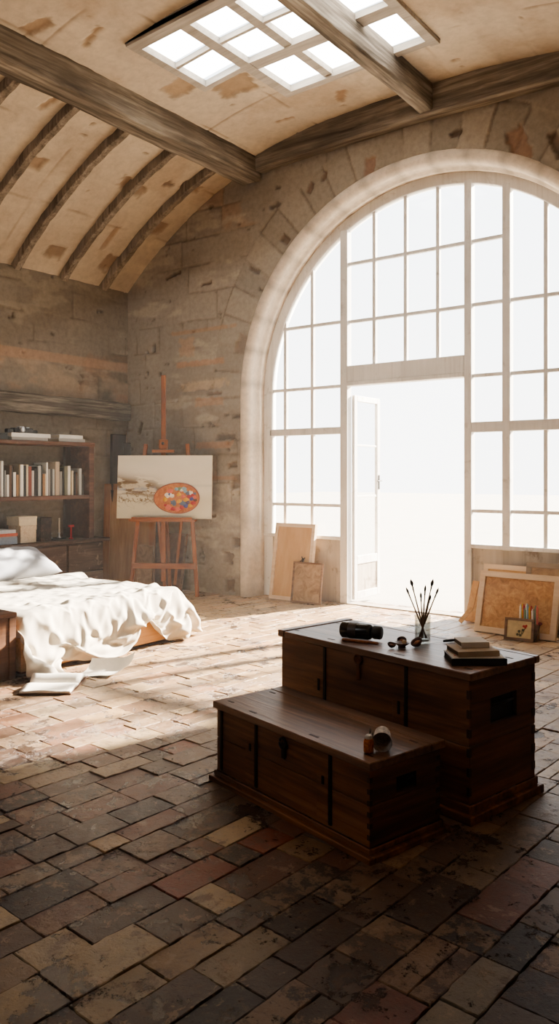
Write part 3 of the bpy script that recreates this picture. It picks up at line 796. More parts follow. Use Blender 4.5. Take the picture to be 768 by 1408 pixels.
bkc = {'white': (226, 222, 214), 'black': (28, 25, 24), 'grey': (142, 138, 134), 'brown': (92, 66, 50), 'tan': (156, 116, 80), 'olive': (112, 96, 70), 'cream': (208, 194, 166), 'red': (124, 56, 40), 'pale': (196, 186, 178), 'ltgrey': (178, 176, 172), 'dark': (66, 64, 62), 'beige': (178, 160, 138), 'olivegrey': (112, 108, 92)}
bkm = {k: mat_plain('cloth_' + k, v, 0.65, 0, .3, .06, 50) for k, v in bkc.items()}
word = {'ltgrey': 'light grey', 'olivegrey': 'olive grey', 'pale': 'pinkish pale', 'dark': 'dark grey', 'red': 'rust red'}
books = [(5.426, 0.029, 0.43, 'white'), (5.459, 0.011, 0.38, 'black'), (5.47, 0.021, 0.32, 'grey'), (5.501, 0.032, 0.27, 'white'), (5.537, 0.032, 0.38, 'brown'), (5.572, 0.013, 0.37, 'black'), (5.587, 0.039, 0.3, 'white'), (5.634, 0.027, 0.27, 'tan'), (5.663, 0.018, 0.4, 'olive'), (5.685, 0.044, 0.39, 'white'), (5.732, 0.034, 0.38, 'black'), (5.767, 0.03, 0.39, 'cream'), (5.799, 0.043, 0.37, 'red'), (5.844, 0.034, 0.32, 'pale'), (5.881, 0.023, 0.35, 'black'), (5.906, 0.027, 0.37, 'black'), (5.935, 0.042, 0.38, 'ltgrey'), (5.98, 0.018, 0.39, 'black'), (6.002, 0.031, 0.28, 'tan'), (6.034, 0.016, 0.28, 'cream'), (6.052, 0.027, 0.42, 'white'), (6.081, 0.031, 0.34, 'grey'), (6.114, 0.03, 0.34, 'dark'), (6.146, 0.03, 0.34, 'ltgrey'), (6.189, 0.06, 0.43, 'beige'), (6.255, 0.035, 0.31, 'grey'), (6.294, 0.026, 0.36, 'black'), (6.324, 0.049, 0.38, 'olivegrey'), (6.377, 0.041, 0.38, 'white'), (6.435, 0.029, 0.32, 'cream'), (6.47, 0.027, 0.3, 'black'), (6.501, 0.025, 0.3, 'brown'), (6.551, 0.043, 0.35, 'ltgrey'), (6.60, 0.032, 0.28, 'dark')]
ordw = ['first', 'second', 'third', 'fourth', 'fifth', 'sixth', 'seventh', 'eighth', 'ninth', 'tenth', 'eleventh', 'twelfth', 'thirteenth', 'fourteenth', 'fifteenth', 'sixteenth', 'seventeenth', 'eighteenth', 'nineteenth', 'twentieth']
def nth(k):
    if k < 20: return ordw[k]
    return ('twenty-' + ordw[k - 20]) if k < 29 else ['thirtieth', 'thirty-first', 'thirty-second', 'thirty-third', 'thirty-fourth', 'thirty-fifth'][k - 29]
def book_box(name, dims, cm, pm, parent_loc, rz=0, label=None, group=None, spine=None, tilt=0, cat='book'):
    """book lying in local axes: thickness z, spine along local x at the -y edge"""
    lx, ly, lz = dims
    t = thing(name, label, cat, parent_loc, rz, group)
    c = min(.004, lz * .18)
    b = MB(); b.box((-lx / 2, -ly / 2, 0), (lx / 2, ly / 2, c), .001); b.box((-lx / 2, -ly / 2, lz - c), (lx / 2, ly / 2, lz), .001)
    b.box((-lx / 2, -ly / 2, c * .5), (lx / 2, -ly / 2 + c, lz - c * .5), .001); b.build('cover', cm, t)
    b = MB(); b.box((-lx / 2 + .003, -ly / 2 + c, c), (lx / 2 - .003, ly / 2 - .004, lz - c)); b.build('page_block', pm, t)
    return t
N = len(books)
for i, (y, w, h, c) in enumerate(books):
    k = N - 1 - i
    lab = '%s%s book upright on middle shelf, %s counted from the easel side' % ('tall ' if h > .375 else 'short ' if h < .31 else '', word.get(c, c), nth(k))
    t = thing('shelf_book', lab, 'book', (-8.09, y + w / 2, 1.286), 0, 'books standing on the middle shelf')
    d = .22 + (i * 37 % 7) * .006; hw = w / 2 - .0012
    h = h - .012
    b = MB(); cc = min(.003, hw * .4)
    b.box((-d, -hw, 0), (0, -hw + cc, h), .0008); b.box((-d, hw - cc, 0), (0, hw, h), .0008); b.box((-cc, -hw + cc * .5, 0), (0, hw - cc * .5, h), .0008)
    b.build('cover', bkm[c], t)
    b = MB(); b.box((-d + .004, -hw + cc, .003), (-cc, hw - cc, h - .004)); b.build('page_block', M['pages'], t)

def flat_book(y0, y1, z, th, cm, label, x1=-8.07, depth=.30, rz=0, group=None, name='stacked_book'):
    # spine faces the room (+x)
    t = book_box(name, (y1 - y0, depth, th), cm, M['pages'], (x1 - depth / 2, (y0 + y1) / 2, z), PI / 2 + rz, label, group)
    return t
mw = mat_plain('pale_spine', (214, 214, 212), .6, 0, .3, .05); mg = mat_plain('grey_spine', (168, 164, 160), .6, 0, .3, .05)
flat_book(5.56, 6.07, 1.9555, .036, mg, 'pale grey book at the bottom of the stack under the camera', -8.08, .30)
flat_book(5.55, 6.10, 1.992, .048, mw, 'white book lying under the black camera on the bookcase top', -8.07, .31)
flat_book(6.23, 6.64, 1.9555, .042, mg, 'grey book lying under another on the bookcase end', -8.08, .30)
flat_book(6.235, 6.60, 1.998, .044, mw, 'white book topmost of two on the bookcase end', -8.075, .30)
flat_book(5.0, 5.535, 1.9555, .04, M['black'], 'thick black book flat on the bookcase beside the camera stack', -8.10, .30)
flat_book(5.05, 5.52, 1.996, .035, M['black'], 'black book lying upon a thicker black book on the bookcase', -8.10, .28)
# camera
cam_t = thing('old_camera', 'small black and silver camera on the white books atop the bookcase', 'camera', (-8.2, 5.80, 2.0405), 0)
b = MB(); b.box((-.05, -.15, 0), (.04, .12, .065), .012, seg=2); b.box((-.03, -.24, 0), (.03, -.15, .05), .01); b.box((-.03, .10, 0), (.035, .19, .045), .01); b.build('camera_body', M['black'], cam_t)
b = MB(); b.lathe([(.03, 0), (.034, .01), (.032, .05), (.026, .055)], 20, Matrix.Rotation(PI / 2, 3, 'Y'), (.035, -.06, .04)); b.build('lens', M['silver'], cam_t, True)
b = MB(); b.box((-.035, -.07, .065), (.03, .0, .085), .006); b.box((-.03, .03, .065), (.02, .08, .078), .004); b.build('silver_top', M['silver'], cam_t)
# lower shelf
ms = [('blue grey book at the bottom of the pile on lower shelf', (136, 146, 158), .731, .075, 5.2, 5.63), ('thin grey book second in the pile on lower shelf', (150, 150, 152), .807, .014, 5.2, 5.62), ('orange red book third up in the pile on lower shelf', (196, 96, 66), .822, .035, 5.2, 5.635), ('pale grey book topmost of the pile on lower shelf', (196, 194, 196), .858, .04, 5.2, 5.61)]
for lab, c, z, th, y0, y1 in ms: flat_book(y0, y1, z, th, mat_plain('spine', c, .6, 0, .3, .12, 60), lab, -8.07, .28)
def lid_box(label, loc, dims, mat_b, mat_l, rz=0):
    lx, ly, lz = dims
    t = thing('storage_box', label, 'box', loc, rz)
    b = MB(); b.box((-lx / 2, -ly / 2, 0), (lx / 2, ly / 2, lz * .78), .003); b.build('box_body', mat_b, t)
    b = MB(); b.box((-lx / 2 - .004, -ly / 2 - .004, lz * .72), (lx / 2 + .004, ly / 2 + .004, lz), .004); b.build('box_lid', mat_l, t)
    return t
mcr = mottled('worn_cream_card', (176, 146, 116), (206, 186, 158), (216, 200, 176), 22); mcr2 = mat_plain('cream_card', (214, 200, 172), .8, 0, .2, .08)
lid_box('larger worn cream box on the lower shelf beneath another box', (-8.20, 5.79, .731), (.24, .22, .205), mcr, mcr)
lid_box('small cream box sitting on the worn box on lower shelf', (-8.20, 5.78, .937), (.25, .25, .108), mcr2, mcr2)
lid_box('dark mottled box beside the cream boxes on lower shelf', (-8.20, 6.05, .731), (.22, .16, .29), mottled('dark_mottle', (24, 18, 15), (46, 34, 28), (110, 88, 70), 22), mottled('dark_mottle_lid', (24, 18, 15), (40, 30, 25), (90, 72, 58), 22))
t = thing('candle_stand', 'dark stand holding two slender pale candles on the lower shelf', 'candle holder', (-8.17, 6.26, .731))
b = MB(); b.box((-.06, -.11, 0), (.06, .11, .02), .005); b.build('base', M['black'], t)
for y in (-.085, .045):
    b = MB(); b.lathe([(.026, .02), (.026, .03), (.010, .04), (.010, .07), (.018, .08), (.018, .085)], 16, None, (0, y, 0)); b.build('candle_cup', M['silver'], t, True)
    b = MB(); b.lathe([(.010, .08), (.009, .26), (.004, .272)], 12, None, (0, y, 0)); b.build('candle', mat_plain('pale_wax', (196, 184, 168), .5, 0, .4, .04), t, True)
t = thing('red_peg', 'small red T-shaped wooden stand on the lower shelf', 'ornament', (-8.12, 6.45, .731))
mr = mat_plain('red_paint', (168, 34, 30), .5, 0, .4, .1)
b = MB(); b.lathe([(.028, 0), (.026, .012), (.012, .02), (.010, .14), (.012, .15)], 16); b.build('stem', mr, t, True)
b = MB(); b.box((-.015, -.04, .15), (.015, .04, .178), .004); b.build('crossbar', mr, t)

# ------------------------------------------------------------------ bed
bed = thing('bed', 'low pine platform bed with cream bedspread before the bookcase', 'bed', (-6.33, 4.56, 0))
b = MB()
b.box((1.085, -.90, .035), (1.13, .90, .285), .006); b.build('foot_board', M['pine'], bed)
for s in (-1, 1):
    b = MB(); b.box((-1.13, s * .90 - .045 * (s > 0), .035), (1.085, s * .90 + .045 * (s < 0), .285), .006); b.build('side_rail', M['pine_x'], bed)
b = MB(); b.box((-1.17, -.90, .035), (-1.13, .90, .55), .006); b.build('head_board', M['pine'], bed)
b = MB(); b.box((-1.08, -.84, 0), (1.05, .84, .20)); b.build('slat_base', M['night'], bed)
b = MB(); b.box((-1.11, -.87, .20), (1.07, .87, .44), .05, seg=3); b.build('mattress', mat_plain('mattress_cover', (220, 214, 204), .9, 0, .1, .04), bed, True)

# folds of the bedspread in millimetres: per row the x, y and z steps from point to point
FOLDS = [[[-1020,30,30,74,30,31,32,31,31,32,35,31,31,32,34,31,37,36,32,32,32,35,31,32,40,34,32,31,31,33,31,37,42,32,31,31,31,31,31,36,33,31,32,31,34,35,318,0,-225,225,-172,172,0,-91,31,32,30,27,35,14,8,5,4,8,6,6,-2,9,13,-1,7,4,12],[-1100,0,0,-2,1,0,2,2,2,4,3,4,3,4,5,2,10,1,2,3,-1,3,2,2,2,1,1,3,5,2,-4,0,4,1,0,-8,-1,-3,4,5,-7,6,4,3,0,-2,-1,-4,12,-10,-22,19,7,-28,-1,3,-4,10,-4,-17,-21,-9,9,-1,3,4,1,-13,-10,23,14,9,9],[70,0,0,-20,-9,-9,-10,-8,-8,-9,-8,-3,-5,-5,-4,-4,-5,-3,0,4,3,1,-1,-3,1,2,2,2,0,2,0,0,0,3,4,6,4,4,-1,-1,1,0,3,1,59,-59,1,8,50,-51,0,-24,-31,7,12,-10,-15,-11,-18,-33,-49,-36,-15,-16,-16,-17,-28,-37,-36,-4,14,-16,-8]],
[[-1020,30,30,71,30,33,31,31,32,33,34,30,32,36,33,33,33,34,32,31,34,35,32,34,38,31,31,34,33,33,32,37,36,32,31,32,31,30,34,37,31,32,31,32,36,32,31,31,32,30,30,28,138,-82,82,-41,41,1,27,37,34,14,8,4,18,12,-1,-11,25,19,4,-8,2],[-1070,0,0,-1,0,2,2,1,2,3,-2,8,1,-1,-5,8,4,5,3,2,4,6,2,-10,-4,4,2,0,-1,0,4,-1,0,-1,2,3,-3,10,-6,-1,4,2,2,-1,-3,1,1,5,-10,-8,-8,2,3,19,-20,-20,20,-17,-6,25,-15,-12,-7,1,-11,-2,12,12,-18,-3,17,29,23],[70,0,0,-26,-10,-7,-6,-7,-4,-3,1,-8,-2,0,3,-6,-3,-4,1,2,-1,66,0,-63,3,1,4,1,1,2,-2,1,1,3,4,44,-37,37,0,0,0,0,0,0,0,0,0,0,0,-13,0,-23,-35,71,-118,-8,-3,-20,-19,-13,-28,-30,-25,-24,-13,-19,-25,-37,-18,-17,-18,12,-15]],
[[-1020,30,30,74,27,32,32,31,33,33,31,32,34,35,32,32,34,31,32,31,38,35,31,35,33,31,31,36,36,32,32,36,34,31,32,31,34,31,36,33,31,33,31,32,34,32,31,31,36,35,30,23,32,105,-51,0,51,-21,28,30,30,25,24,28,25,8,0,-8,23,23,23,-6,-7],[-1040,0,0,-1,2,1,1,1,-1,-1,6,0,1,1,1,1,3,-3,-2,-2,3,1,-1,8,-5,-1,-1,0,-1,1,4,8,-3,3,1,-1,1,0,2,8,3,-2,1,5,-1,1,0,-6,-7,-5,0,2,-14,-8,-8,15,-7,-25,1,20,21,2,-6,-14,-23,5,13,17,-4,-5,-21,30,45],[70,0,0,-18,-17,-7,-3,-1,2,2,-7,0,-3,-2,40,0,0,0,0,-33,33,0,0,0,0,0,0,0,0,0,0,0,0,0,0,0,0,0,0,0,0,0,0,0,0,0,0,3,6,7,-10,-6,0,-53,-25,78,-151,-21,-21,-14,-9,-22,-20,-20,-19,-23,-23,-26,-15,-15,-16,-22,0]],
[[-1020,30,30,70,31,33,31,32,31,32,31,33,37,34,32,31,32,32,31,34,39,33,32,32,32,31,30,38,37,32,36,32,30,32,33,36,32,33,33,32,32,33,29,36,31,31,31,37,36,35,30,30,30,26,23,27,21,2,14,-5,25,19,24,38,42,26,-12,26,26,27,27,4,-3],[-1010,0,0,-1,2,0,-3,1,0,2,-3,-2,-2,-1,3,2,1,2,0,-3,-1,1,2,2,2,2,4,-1,-4,1,3,3,6,3,-1,5,1,-2,4,0,4,3,3,1,2,2,2,-8,-8,-3,-2,-3,-6,-1,-6,-14,1,-23,7,8,18,3,-11,-14,4,2,16,-2,-2,-5,-13,11,45],[70,0,0,-14,0,0,0,0,0,0,0,0,0,0,0,0,0,0,0,0,0,0,0,0,0,0,0,0,0,0,1,-1,0,0,2,-2,0,4,-4,9,0,1,-8,5,-1,7,1,-9,12,2,-5,-14,0,0,0,0,-139,-23,-27,-32,-12,-24,-23,-24,7,-22,-21,-9,-6,-10,-27,-45,-2]],
[[-1020,30,30,71,32,31,31,32,31,31,32,33,37,34,31,31,31,32,33,37,37,31,32,30,32,30,37,37,35,31,35,29,31,32,38,35,32,31,35,31,32,31,32,33,31,31,31,42,39,31,31,34,34,30,20,37,10,4,0,-4,-9,11,35,56,38,36,26,23,35,23,30,-3,19],[-980,0,0,-1,-3,0,1,0,0,-2,3,-6,-1,-2,3,3,2,-2,-1,0,2,0,2,-1,7,2,-2,1,-1,1,4,2,3,2,3,1,2,2,2,3,4,2,3,2,1,8,-3,-8,-9,-6,3,-4,0,-3,-5,-18,-9,-10,5,3,7,-2,-6,2,11,8,-2,0,-2,-4,-11,22,-33],[70,0,0,-13,4,-2,-2,0,0,4,-4,7,-4,2,-3,-2,-1,13,-3,-3,-6,3,-2,8,-6,5,2,-1,0,1,-7,10,3,1,-4,3,-1,-5,-1,-3,0,0,2,5,6,-14,-1,2,12,-13,1,3,-1,-9,0,-82,-35,-37,-32,-32,-33,-29,-25,11,-5,-7,-22,-27,15,-22,-26,-38,-11]],
[[-1020,30,30,71,31,31,32,31,32,32,31,34,37,30,31,32,35,31,34,39,33,30,31,32,32,28,40,40,30,31,31,31,29,37,40,34,30,34,30,32,31,31,35,33,34,31,32,35,36,34,33,39,35,33,4,23,22,7,14,14,-24,-3,26,48,31,35,43,51,34,18,12,38,-9],[-950,0,0,-3,0,1,0,-1,-1,-1,-2,-1,-1,2,1,1,1,-1,-1,2,-1,2,1,1,4,4,-2,0,0,2,2,2,5,1,3,1,1,4,1,4,3,2,6,-1,4,1,-1,-3,-4,-7,-2,-6,-2,1,-4,-13,-8,-2,-9,-11,18,-2,-6,0,-7,23,10,-8,-1,-2,-12,6,1],[70,0,0,1,-10,0,2,2,4,2,5,-4,-1,-9,2,2,11,1,-3,-13,7,-5,6,-4,12,-15,3,10,-8,-1,4,-6,13,-3,0,0,-10,8,-5,-1,0,3,4,-7,8,5,-4,-7,-4,2,2,-1,-9,3,-6,0,-112,-32,-35,-40,-33,-34,-31,-3,-20,5,1,-2,-9,-27,-35,2,-33]],
[[-1020,30,30,70,31,31,32,31,33,33,32,33,32,31,31,35,36,31,37,36,31,30,31,34,32,34,35,38,29,30,31,32,29,36,43,31,32,30,31,31,33,34,32,32,39,32,30,33,32,31,34,45,48,29,7,3,4,27,4,26,23,-11,-16,33,25,39,53,55,42,9,32,28,34],[-920,0,0,-2,-1,-1,0,0,0,1,-2,-1,-1,3,-1,1,1,-1,0,0,0,3,0,3,-1,4,2,-1,1,2,1,4,1,1,4,2,3,2,3,3,2,6,4,-2,0,-1,4,-1,-2,1,-4,-13,-11,6,-2,-5,4,-13,-14,-12,-11,2,14,-5,0,-1,16,-8,12,-12,5,2,-1],[70,0,0,-3,3,4,3,2,1,0,-5,-3,-6,1,-6,10,11,-10,-2,1,-8,7,-4,-4,0,19,-12,8,-11,-1,5,11,-19,-1,2,3,4,-5,0,3,-2,1,5,5,-17,0,13,-1,5,2,-1,-10,7,-14,-5,0,0,-141,-39,-39,-38,-34,-38,-20,-26,-15,11,2,6,-30,-12,-21,-3]],
[[-1020,30,30,70,31,32,31,33,31,33,33,32,31,29,36,37,32,32,36,32,31,32,33,36,29,35,39,31,30,30,31,32,31,43,35,29,31,30,32,31,36,37,30,35,35,32,30,31,32,30,36,46,41,19,24,34,9,5,-14,10,18,17,-6,9,19,42,61,50,39,23,37,39,35],[-890,0,0,-1,-1,0,-2,-2,-1,-2,3,1,0,2,0,-1,2,-1,1,0,2,0,1,1,1,2,3,0,1,1,2,4,0,5,0,1,5,1,3,2,6,8,-1,-2,-2,0,5,1,8,4,-14,-15,-8,-5,2,-2,-2,1,-11,-21,-11,6,5,-1,-4,-1,-2,5,13,-8,5,6,2],[70,0,0,0,0,0,-2,-3,-2,-2,1,4,4,-9,3,-3,15,1,-11,-3,-2,4,2,5,-11,8,10,-10,1,-10,16,7,-23,0,8,-8,11,-10,-2,0,10,-7,0,7,7,-2,-4,3,-14,8,23,-21,-2,-11,0,-56,-25,-34,-55,-52,-37,-30,-41,-41,-34,-17,1,7,7,-20,-3,-2,-5]],
[[-1020,30,30,70,33,31,32,32,32,31,32,31,32,29,40,38,30,34,31,30,30,36,35,34,32,36,34,30,26,36,33,26,38,40,31,30,30,32,30,33,46,33,27,31,36,29,32,35,34,21,41,40,41,23,34,27,29,-24,11,0,5,7,18,-14,17,43,47,42,35,38,44,37,35],[-860,0,0,-1,0,-1,-1,-2,-1,-1,1,0,3,1,0,-1,0,2,0,1,1,1,1,-1,2,3,2,2,0,1,2,0,5,3,1,3,2,1,1,5,11,3,-2,0,-6,9,0,0,10,4,-11,-11,-8,-4,-10,-2,0,2,-6,-15,-3,-4,-6,-2,-3,1,-3,-6,2,11,5,6,4],[70,0,0,-7,-2,0,0,0,0,4,8,3,1,-11,-3,6,-9,0,4,8,3,-14,11,-12,11,-8,15,-2,-17,1,25,-20,-6,3,0,9,-8,2,7,-11,21,-3,-22,6,-6,7,5,7,-19,28,11,-21,-6,-13,0,-65,-12,-37,-43,-49,-37,-39,-45,-55,-33,-9,-8,-8,-2,5,12,-11,-1]],
[[-1020,30,30,76,28,31,33,32,31,31,31,31,30,33,42,35,30,32,31,31,28,39,39,29,35,33,31,30,32,36,32,31,36,33,30,29,34,30,28,43,39,34,24,31,29,31,36,46,31,29,31,34,30,43,30,41,20,-9,-21,10,8,-9,41,-13,7,43,36,22,17,43,44,40,29],[-830,0,0,-2,2,-1,-1,-1,-2,-1,0,4,-2,2,1,-2,0,3,1,1,0,0,0,1,4,1,1,3,0,1,-2,6,5,1,2,2,2,1,-2,12,8,4,-2,1,4,2,-4,-2,11,0,-5,-6,7,-20,-13,-11,2,1,-2,1,3,-12,-18,-4,-1,-8,-4,4,-10,12,8,7,4],[70,0,0,5,-14,0,0,-1,0,1,3,5,-9,16,-5,4,-5,-10,2,4,16,-14,-9,12,0,-7,-2,1,3,-7,3,11,-14,-1,5,9,-10,9,-14,20,-2,9,-28,3,9,1,-8,25,-30,9,37,-19,-11,-7,-9,-59,-24,-34,-42,-31,-33,-45,-44,-58,-32,13,-4,-23,-24,4,3,9,-13]],
[[-1020,30,30,78,31,28,32,32,31,28,33,31,31,40,39,29,31,30,32,31,35,39,33,31,32,31,30,31,37,36,29,33,34,31,30,28,37,28,31,45,39,25,30,27,29,32,47,39,33,28,31,32,34,20,55,38,13,0,-15,-14,-1,17,18,40,-9,29,-5,9,24,43,43,37,25],[-800,0,0,-2,-2,4,-1,-1,-1,-2,0,4,-2,1,3,-3,2,1,2,0,1,1,-2,2,3,2,2,1,1,-1,0,5,5,2,2,1,1,1,1,13,7,-4,4,0,7,0,-4,-3,9,-1,0,2,2,-13,-21,-13,0,1,0,9,-5,-7,-21,-8,6,-12,-17,-7,3,12,5,12,0],[70,0,0,14,-6,-15,-2,-1,0,15,-2,-13,0,3,14,-14,-3,4,3,-2,9,-15,0,1,3,1,-3,-2,2,12,-14,0,5,-3,2,15,-3,-16,-2,23,5,-24,-5,16,-13,-2,3,33,-28,21,12,11,-2,-41,-10,-61,-30,-31,-34,-31,-35,-41,-53,-27,-29,4,-26,-24,-18,6,10,-5,-12]],
[[-1020,30,30,81,27,31,32,31,31,28,34,30,34,37,34,31,31,32,31,32,39,35,31,31,32,31,31,29,40,33,31,33,33,30,28,37,33,28,32,45,29,30,30,35,26,24,55,42,23,33,34,22,33,56,-1,18,32,6,31,9,-15,-31,17,28,30,8,-16,-5,25,39,36,21,29],[-770,0,0,-1,-3,3,-1,0,0,-2,1,1,1,0,0,1,1,1,2,0,-1,2,0,1,4,1,2,1,1,-1,1,5,4,2,2,1,-1,3,4,12,-1,4,1,6,-1,5,-6,-5,7,0,5,0,4,-20,-14,-17,3,-1,0,3,1,-2,-16,-6,-2,-11,-22,-11,4,9,8,-2,7],[70,0,0,18,-17,4,-3,-4,-6,14,-12,9,-8,-4,-2,0,3,-3,0,0,1,11,-11,2,6,-1,4,-12,0,0,0,0,0,0,19,-15,-5,13,-12,16,-15,-4,9,4,21,-34,2,19,27,-3,-2,-32,4,14,-29,0,-105,-27,-26,-30,-34,-37,-44,-24,-13,-26,-17,-25,-17,11,2,-19,-5]],
[[-1020,30,30,81,26,32,31,31,29,31,34,31,36,34,32,31,29,35,30,33,42,35,29,31,29,34,30,38,37,27,33,31,30,33,32,32,31,34,39,31,30,30,33,32,30,27,45,31,36,33,37,37,25,29,40,31,0,0,35,22,-12,-42,-3,13,27,28,-17,-22,27,21,23,17,19],[-740,0,0,0,-3,0,1,1,-2,0,1,-2,3,0,0,2,2,1,-2,0,3,-1,4,3,-1,3,0,1,-1,3,6,2,1,4,-1,1,-1,5,12,0,4,2,0,1,4,5,-3,1,-1,2,-8,10,-7,-4,-10,-10,2,-15,-1,2,1,1,-13,1,-6,-7,-23,-20,5,9,0,-3,3],[70,0,0,14,-18,-5,-1,1,12,-6,-7,0,15,-4,0,0,-12,0,18,0,-18,0,15,4,-16,-3,0,17,3,-20,0,0,0,8,-3,10,-16,4,13,-15,-4,0,26,16,3,-36,-4,19,7,10,-31,1,37,-29,-19,-53,-31,-52,-26,-31,-34,-30,-34,-13,-19,-25,-31,-6,-10,-17,12,-19,-12]],
[[-1020,30,30,81,25,32,31,30,32,33,32,31,36,34,29,30,36,33,30,36,36,32,31,31,33,31,31,41,30,31,31,31,31,32,33,36,29,34,34,30,31,33,34,32,29,33,35,33,30,36,46,30,21,44,6,12,22,38,-7,43,-22,-15,7,-20,18,31,5,-15,4,-8,7,22,3],[-710,0,0,1,-3,0,1,0,0,-1,-1,1,2,0,1,1,1,1,-1,0,2,1,4,1,2,1,0,2,-1,5,3,2,2,3,-1,-1,3,7,7,1,4,0,2,0,2,7,0,-1,4,-1,-10,0,-8,6,1,-5,-6,-19,-16,11,2,2,-2,0,-7,-4,-12,-22,1,-8,10,3,-15],[70,0,0,9,-18,0,-1,11,3,0,-2,-8,4,10,-13,8,0,-3,-2,-1,3,-5,6,-3,-1,-8,0,15,-8,-2,-4,0,-1,11,-7,-5,13,-4,-2,-8,3,11,4,18,-15,-2,-14,6,12,15,-33,35,-24,2,-19,0,0,-128,-53,-20,-34,-25,-5,-10,-24,-37,-35,12,-20,-10,-9,-4,-18]],
[[-1020,30,30,75,31,32,31,30,33,33,32,34,31,31,30,29,40,33,31,38,32,29,31,33,35,31,32,36,31,32,30,32,34,31,33,31,32,35,31,32,30,32,37,31,30,35,29,29,34,39,39,37,34,33,27,-13,9,41,30,-25,8,1,32,-16,-30,28,7,-13,4,-13,-10,14,16],[-680,0,0,-2,1,1,1,-1,-1,-2,-1,4,1,1,1,-2,2,2,-1,2,-1,5,3,-1,2,1,0,1,1,5,3,2,3,-1,1,0,3,10,2,4,1,0,2,1,2,7,2,5,-2,-2,-8,-10,0,5,4,8,-15,-21,-19,6,5,3,5,-7,0,-3,-4,-23,10,-19,-6,7,3],[70,0,0,-6,-3,0,1,8,-2,-8,0,14,-5,-6,9,-13,4,12,-3,-10,-3,13,2,-9,0,0,0,-4,2,-3,0,1,6,-8,0,2,-3,3,1,4,-5,-3,24,7,-7,-20,6,-12,8,27,-29,4,10,-3,-17,0,0,-134,-41,-36,-32,-14,14,-13,-13,-56,-28,17,-21,12,-10,-13,-13]],
[[-1020,30,30,75,30,32,31,31,33,33,32,33,30,29,28,42,36,31,33,33,30,30,32,36,34,30,36,31,31,30,31,35,32,30,35,30,36,30,32,35,30,32,35,31,31,30,33,31,28,51,32,38,34,28,23,45,-26,5,27,31,-17,-6,33,-16,-31,0,0,0,3,16,-16,2,19],[-650,0,0,-1,1,1,1,-2,0,-2,0,4,0,0,0,2,1,-1,1,2,3,1,0,3,1,0,1,-1,6,3,1,3,2,0,0,2,9,6,-1,4,1,0,-3,1,11,3,2,3,4,-12,2,-10,0,0,4,-1,-3,-15,-17,6,-3,1,6,-12,4,-12,-3,-4,-12,-18,4,-7,6],[70,0,0,-1,-7,1,2,-4,-1,0,0,13,-9,11,-16,1,-1,0,0,3,3,-6,0,0,0,0,0,14,-14,0,0,0,1,0,8,-9,15,-10,-2,-5,10,-6,-5,0,2,5,9,11,-27,10,24,-1,-1,-29,-3,-31,31,0,-177,-21,-44,-29,14,-17,11,-42,-18,-21,-16,-12,0,-16,-13]],
[[-1020,30,30,72,32,32,31,34,32,32,31,31,30,29,35,39,34,31,32,31,32,29,33,40,32,30,33,31,30,31,37,32,31,32,30,33,35,30,37,31,31,32,31,32,30,32,38,30,32,37,33,33,38,58,26,20,3,9,-11,17,32,-31,20,-7,-31,-1,3,16,2,18,-22,13,-23],[-620,0,0,0,1,1,0,0,-1,-1,1,1,-1,1,1,1,-1,0,3,2,4,-1,1,4,0,1,0,4,2,2,4,1,1,0,-2,6,10,1,3,1,2,0,0,12,3,-3,3,1,2,-3,-1,1,-7,-18,5,8,-6,-15,11,-5,-20,2,8,-15,7,-3,1,-16,-12,-22,7,-13,13],[70,0,0,-4,-3,-2,-1,1,2,3,5,-6,10,-14,8,4,2,-2,-8,-6,0,12,-12,0,0,0,8,-8,0,0,0,0,0,7,-8,3,22,-4,-21,5,-1,1,1,2,0,-10,26,5,-11,-17,3,5,4,13,-36,-29,-40,-44,-36,-37,-46,-37,-5,-11,18,-14,-15,-16,-33,-24,-5,-11,-5]],
[[-1020,30,30,73,32,32,31,34,31,31,30,31,28,31,38,38,33,31,31,31,29,32,42,33,30,32,30,31,28,34,37,35,29,32,31,34,30,31,37,32,30,31,32,31,32,39,37,27,32,30,29,36,46,58,-7,5,18,29,18,17,23,-4,-37,12,-29,22,-16,26,9,-2,9,-20,0],[-590,0,0,0,-1,-1,-1,1,1,2,1,0,0,1,0,0,0,2,2,3,0,2,4,-2,1,1,3,1,5,1,4,2,0,0,4,6,3,-1,5,2,1,1,8,8,0,-4,-3,6,2,3,12,-5,-16,-17,-17,-1,7,5,17,-9,-18,-17,18,-12,19,-21,19,-29,-19,-13,-9,1,6],[70,0,0,6,2,2,0,0,-2,-1,-11,9,-15,0,0,1,1,-3,1,2,16,-13,-2,12,-1,1,-7,6,-16,1,0,9,-9,0,6,6,4,-14,0,2,4,1,-1,-3,1,-4,-5,17,-5,8,-7,1,15,-2,-27,0,0,-122,-11,-40,-52,-55,6,-8,6,-9,-7,-9,-45,-27,-20,-12,11]],
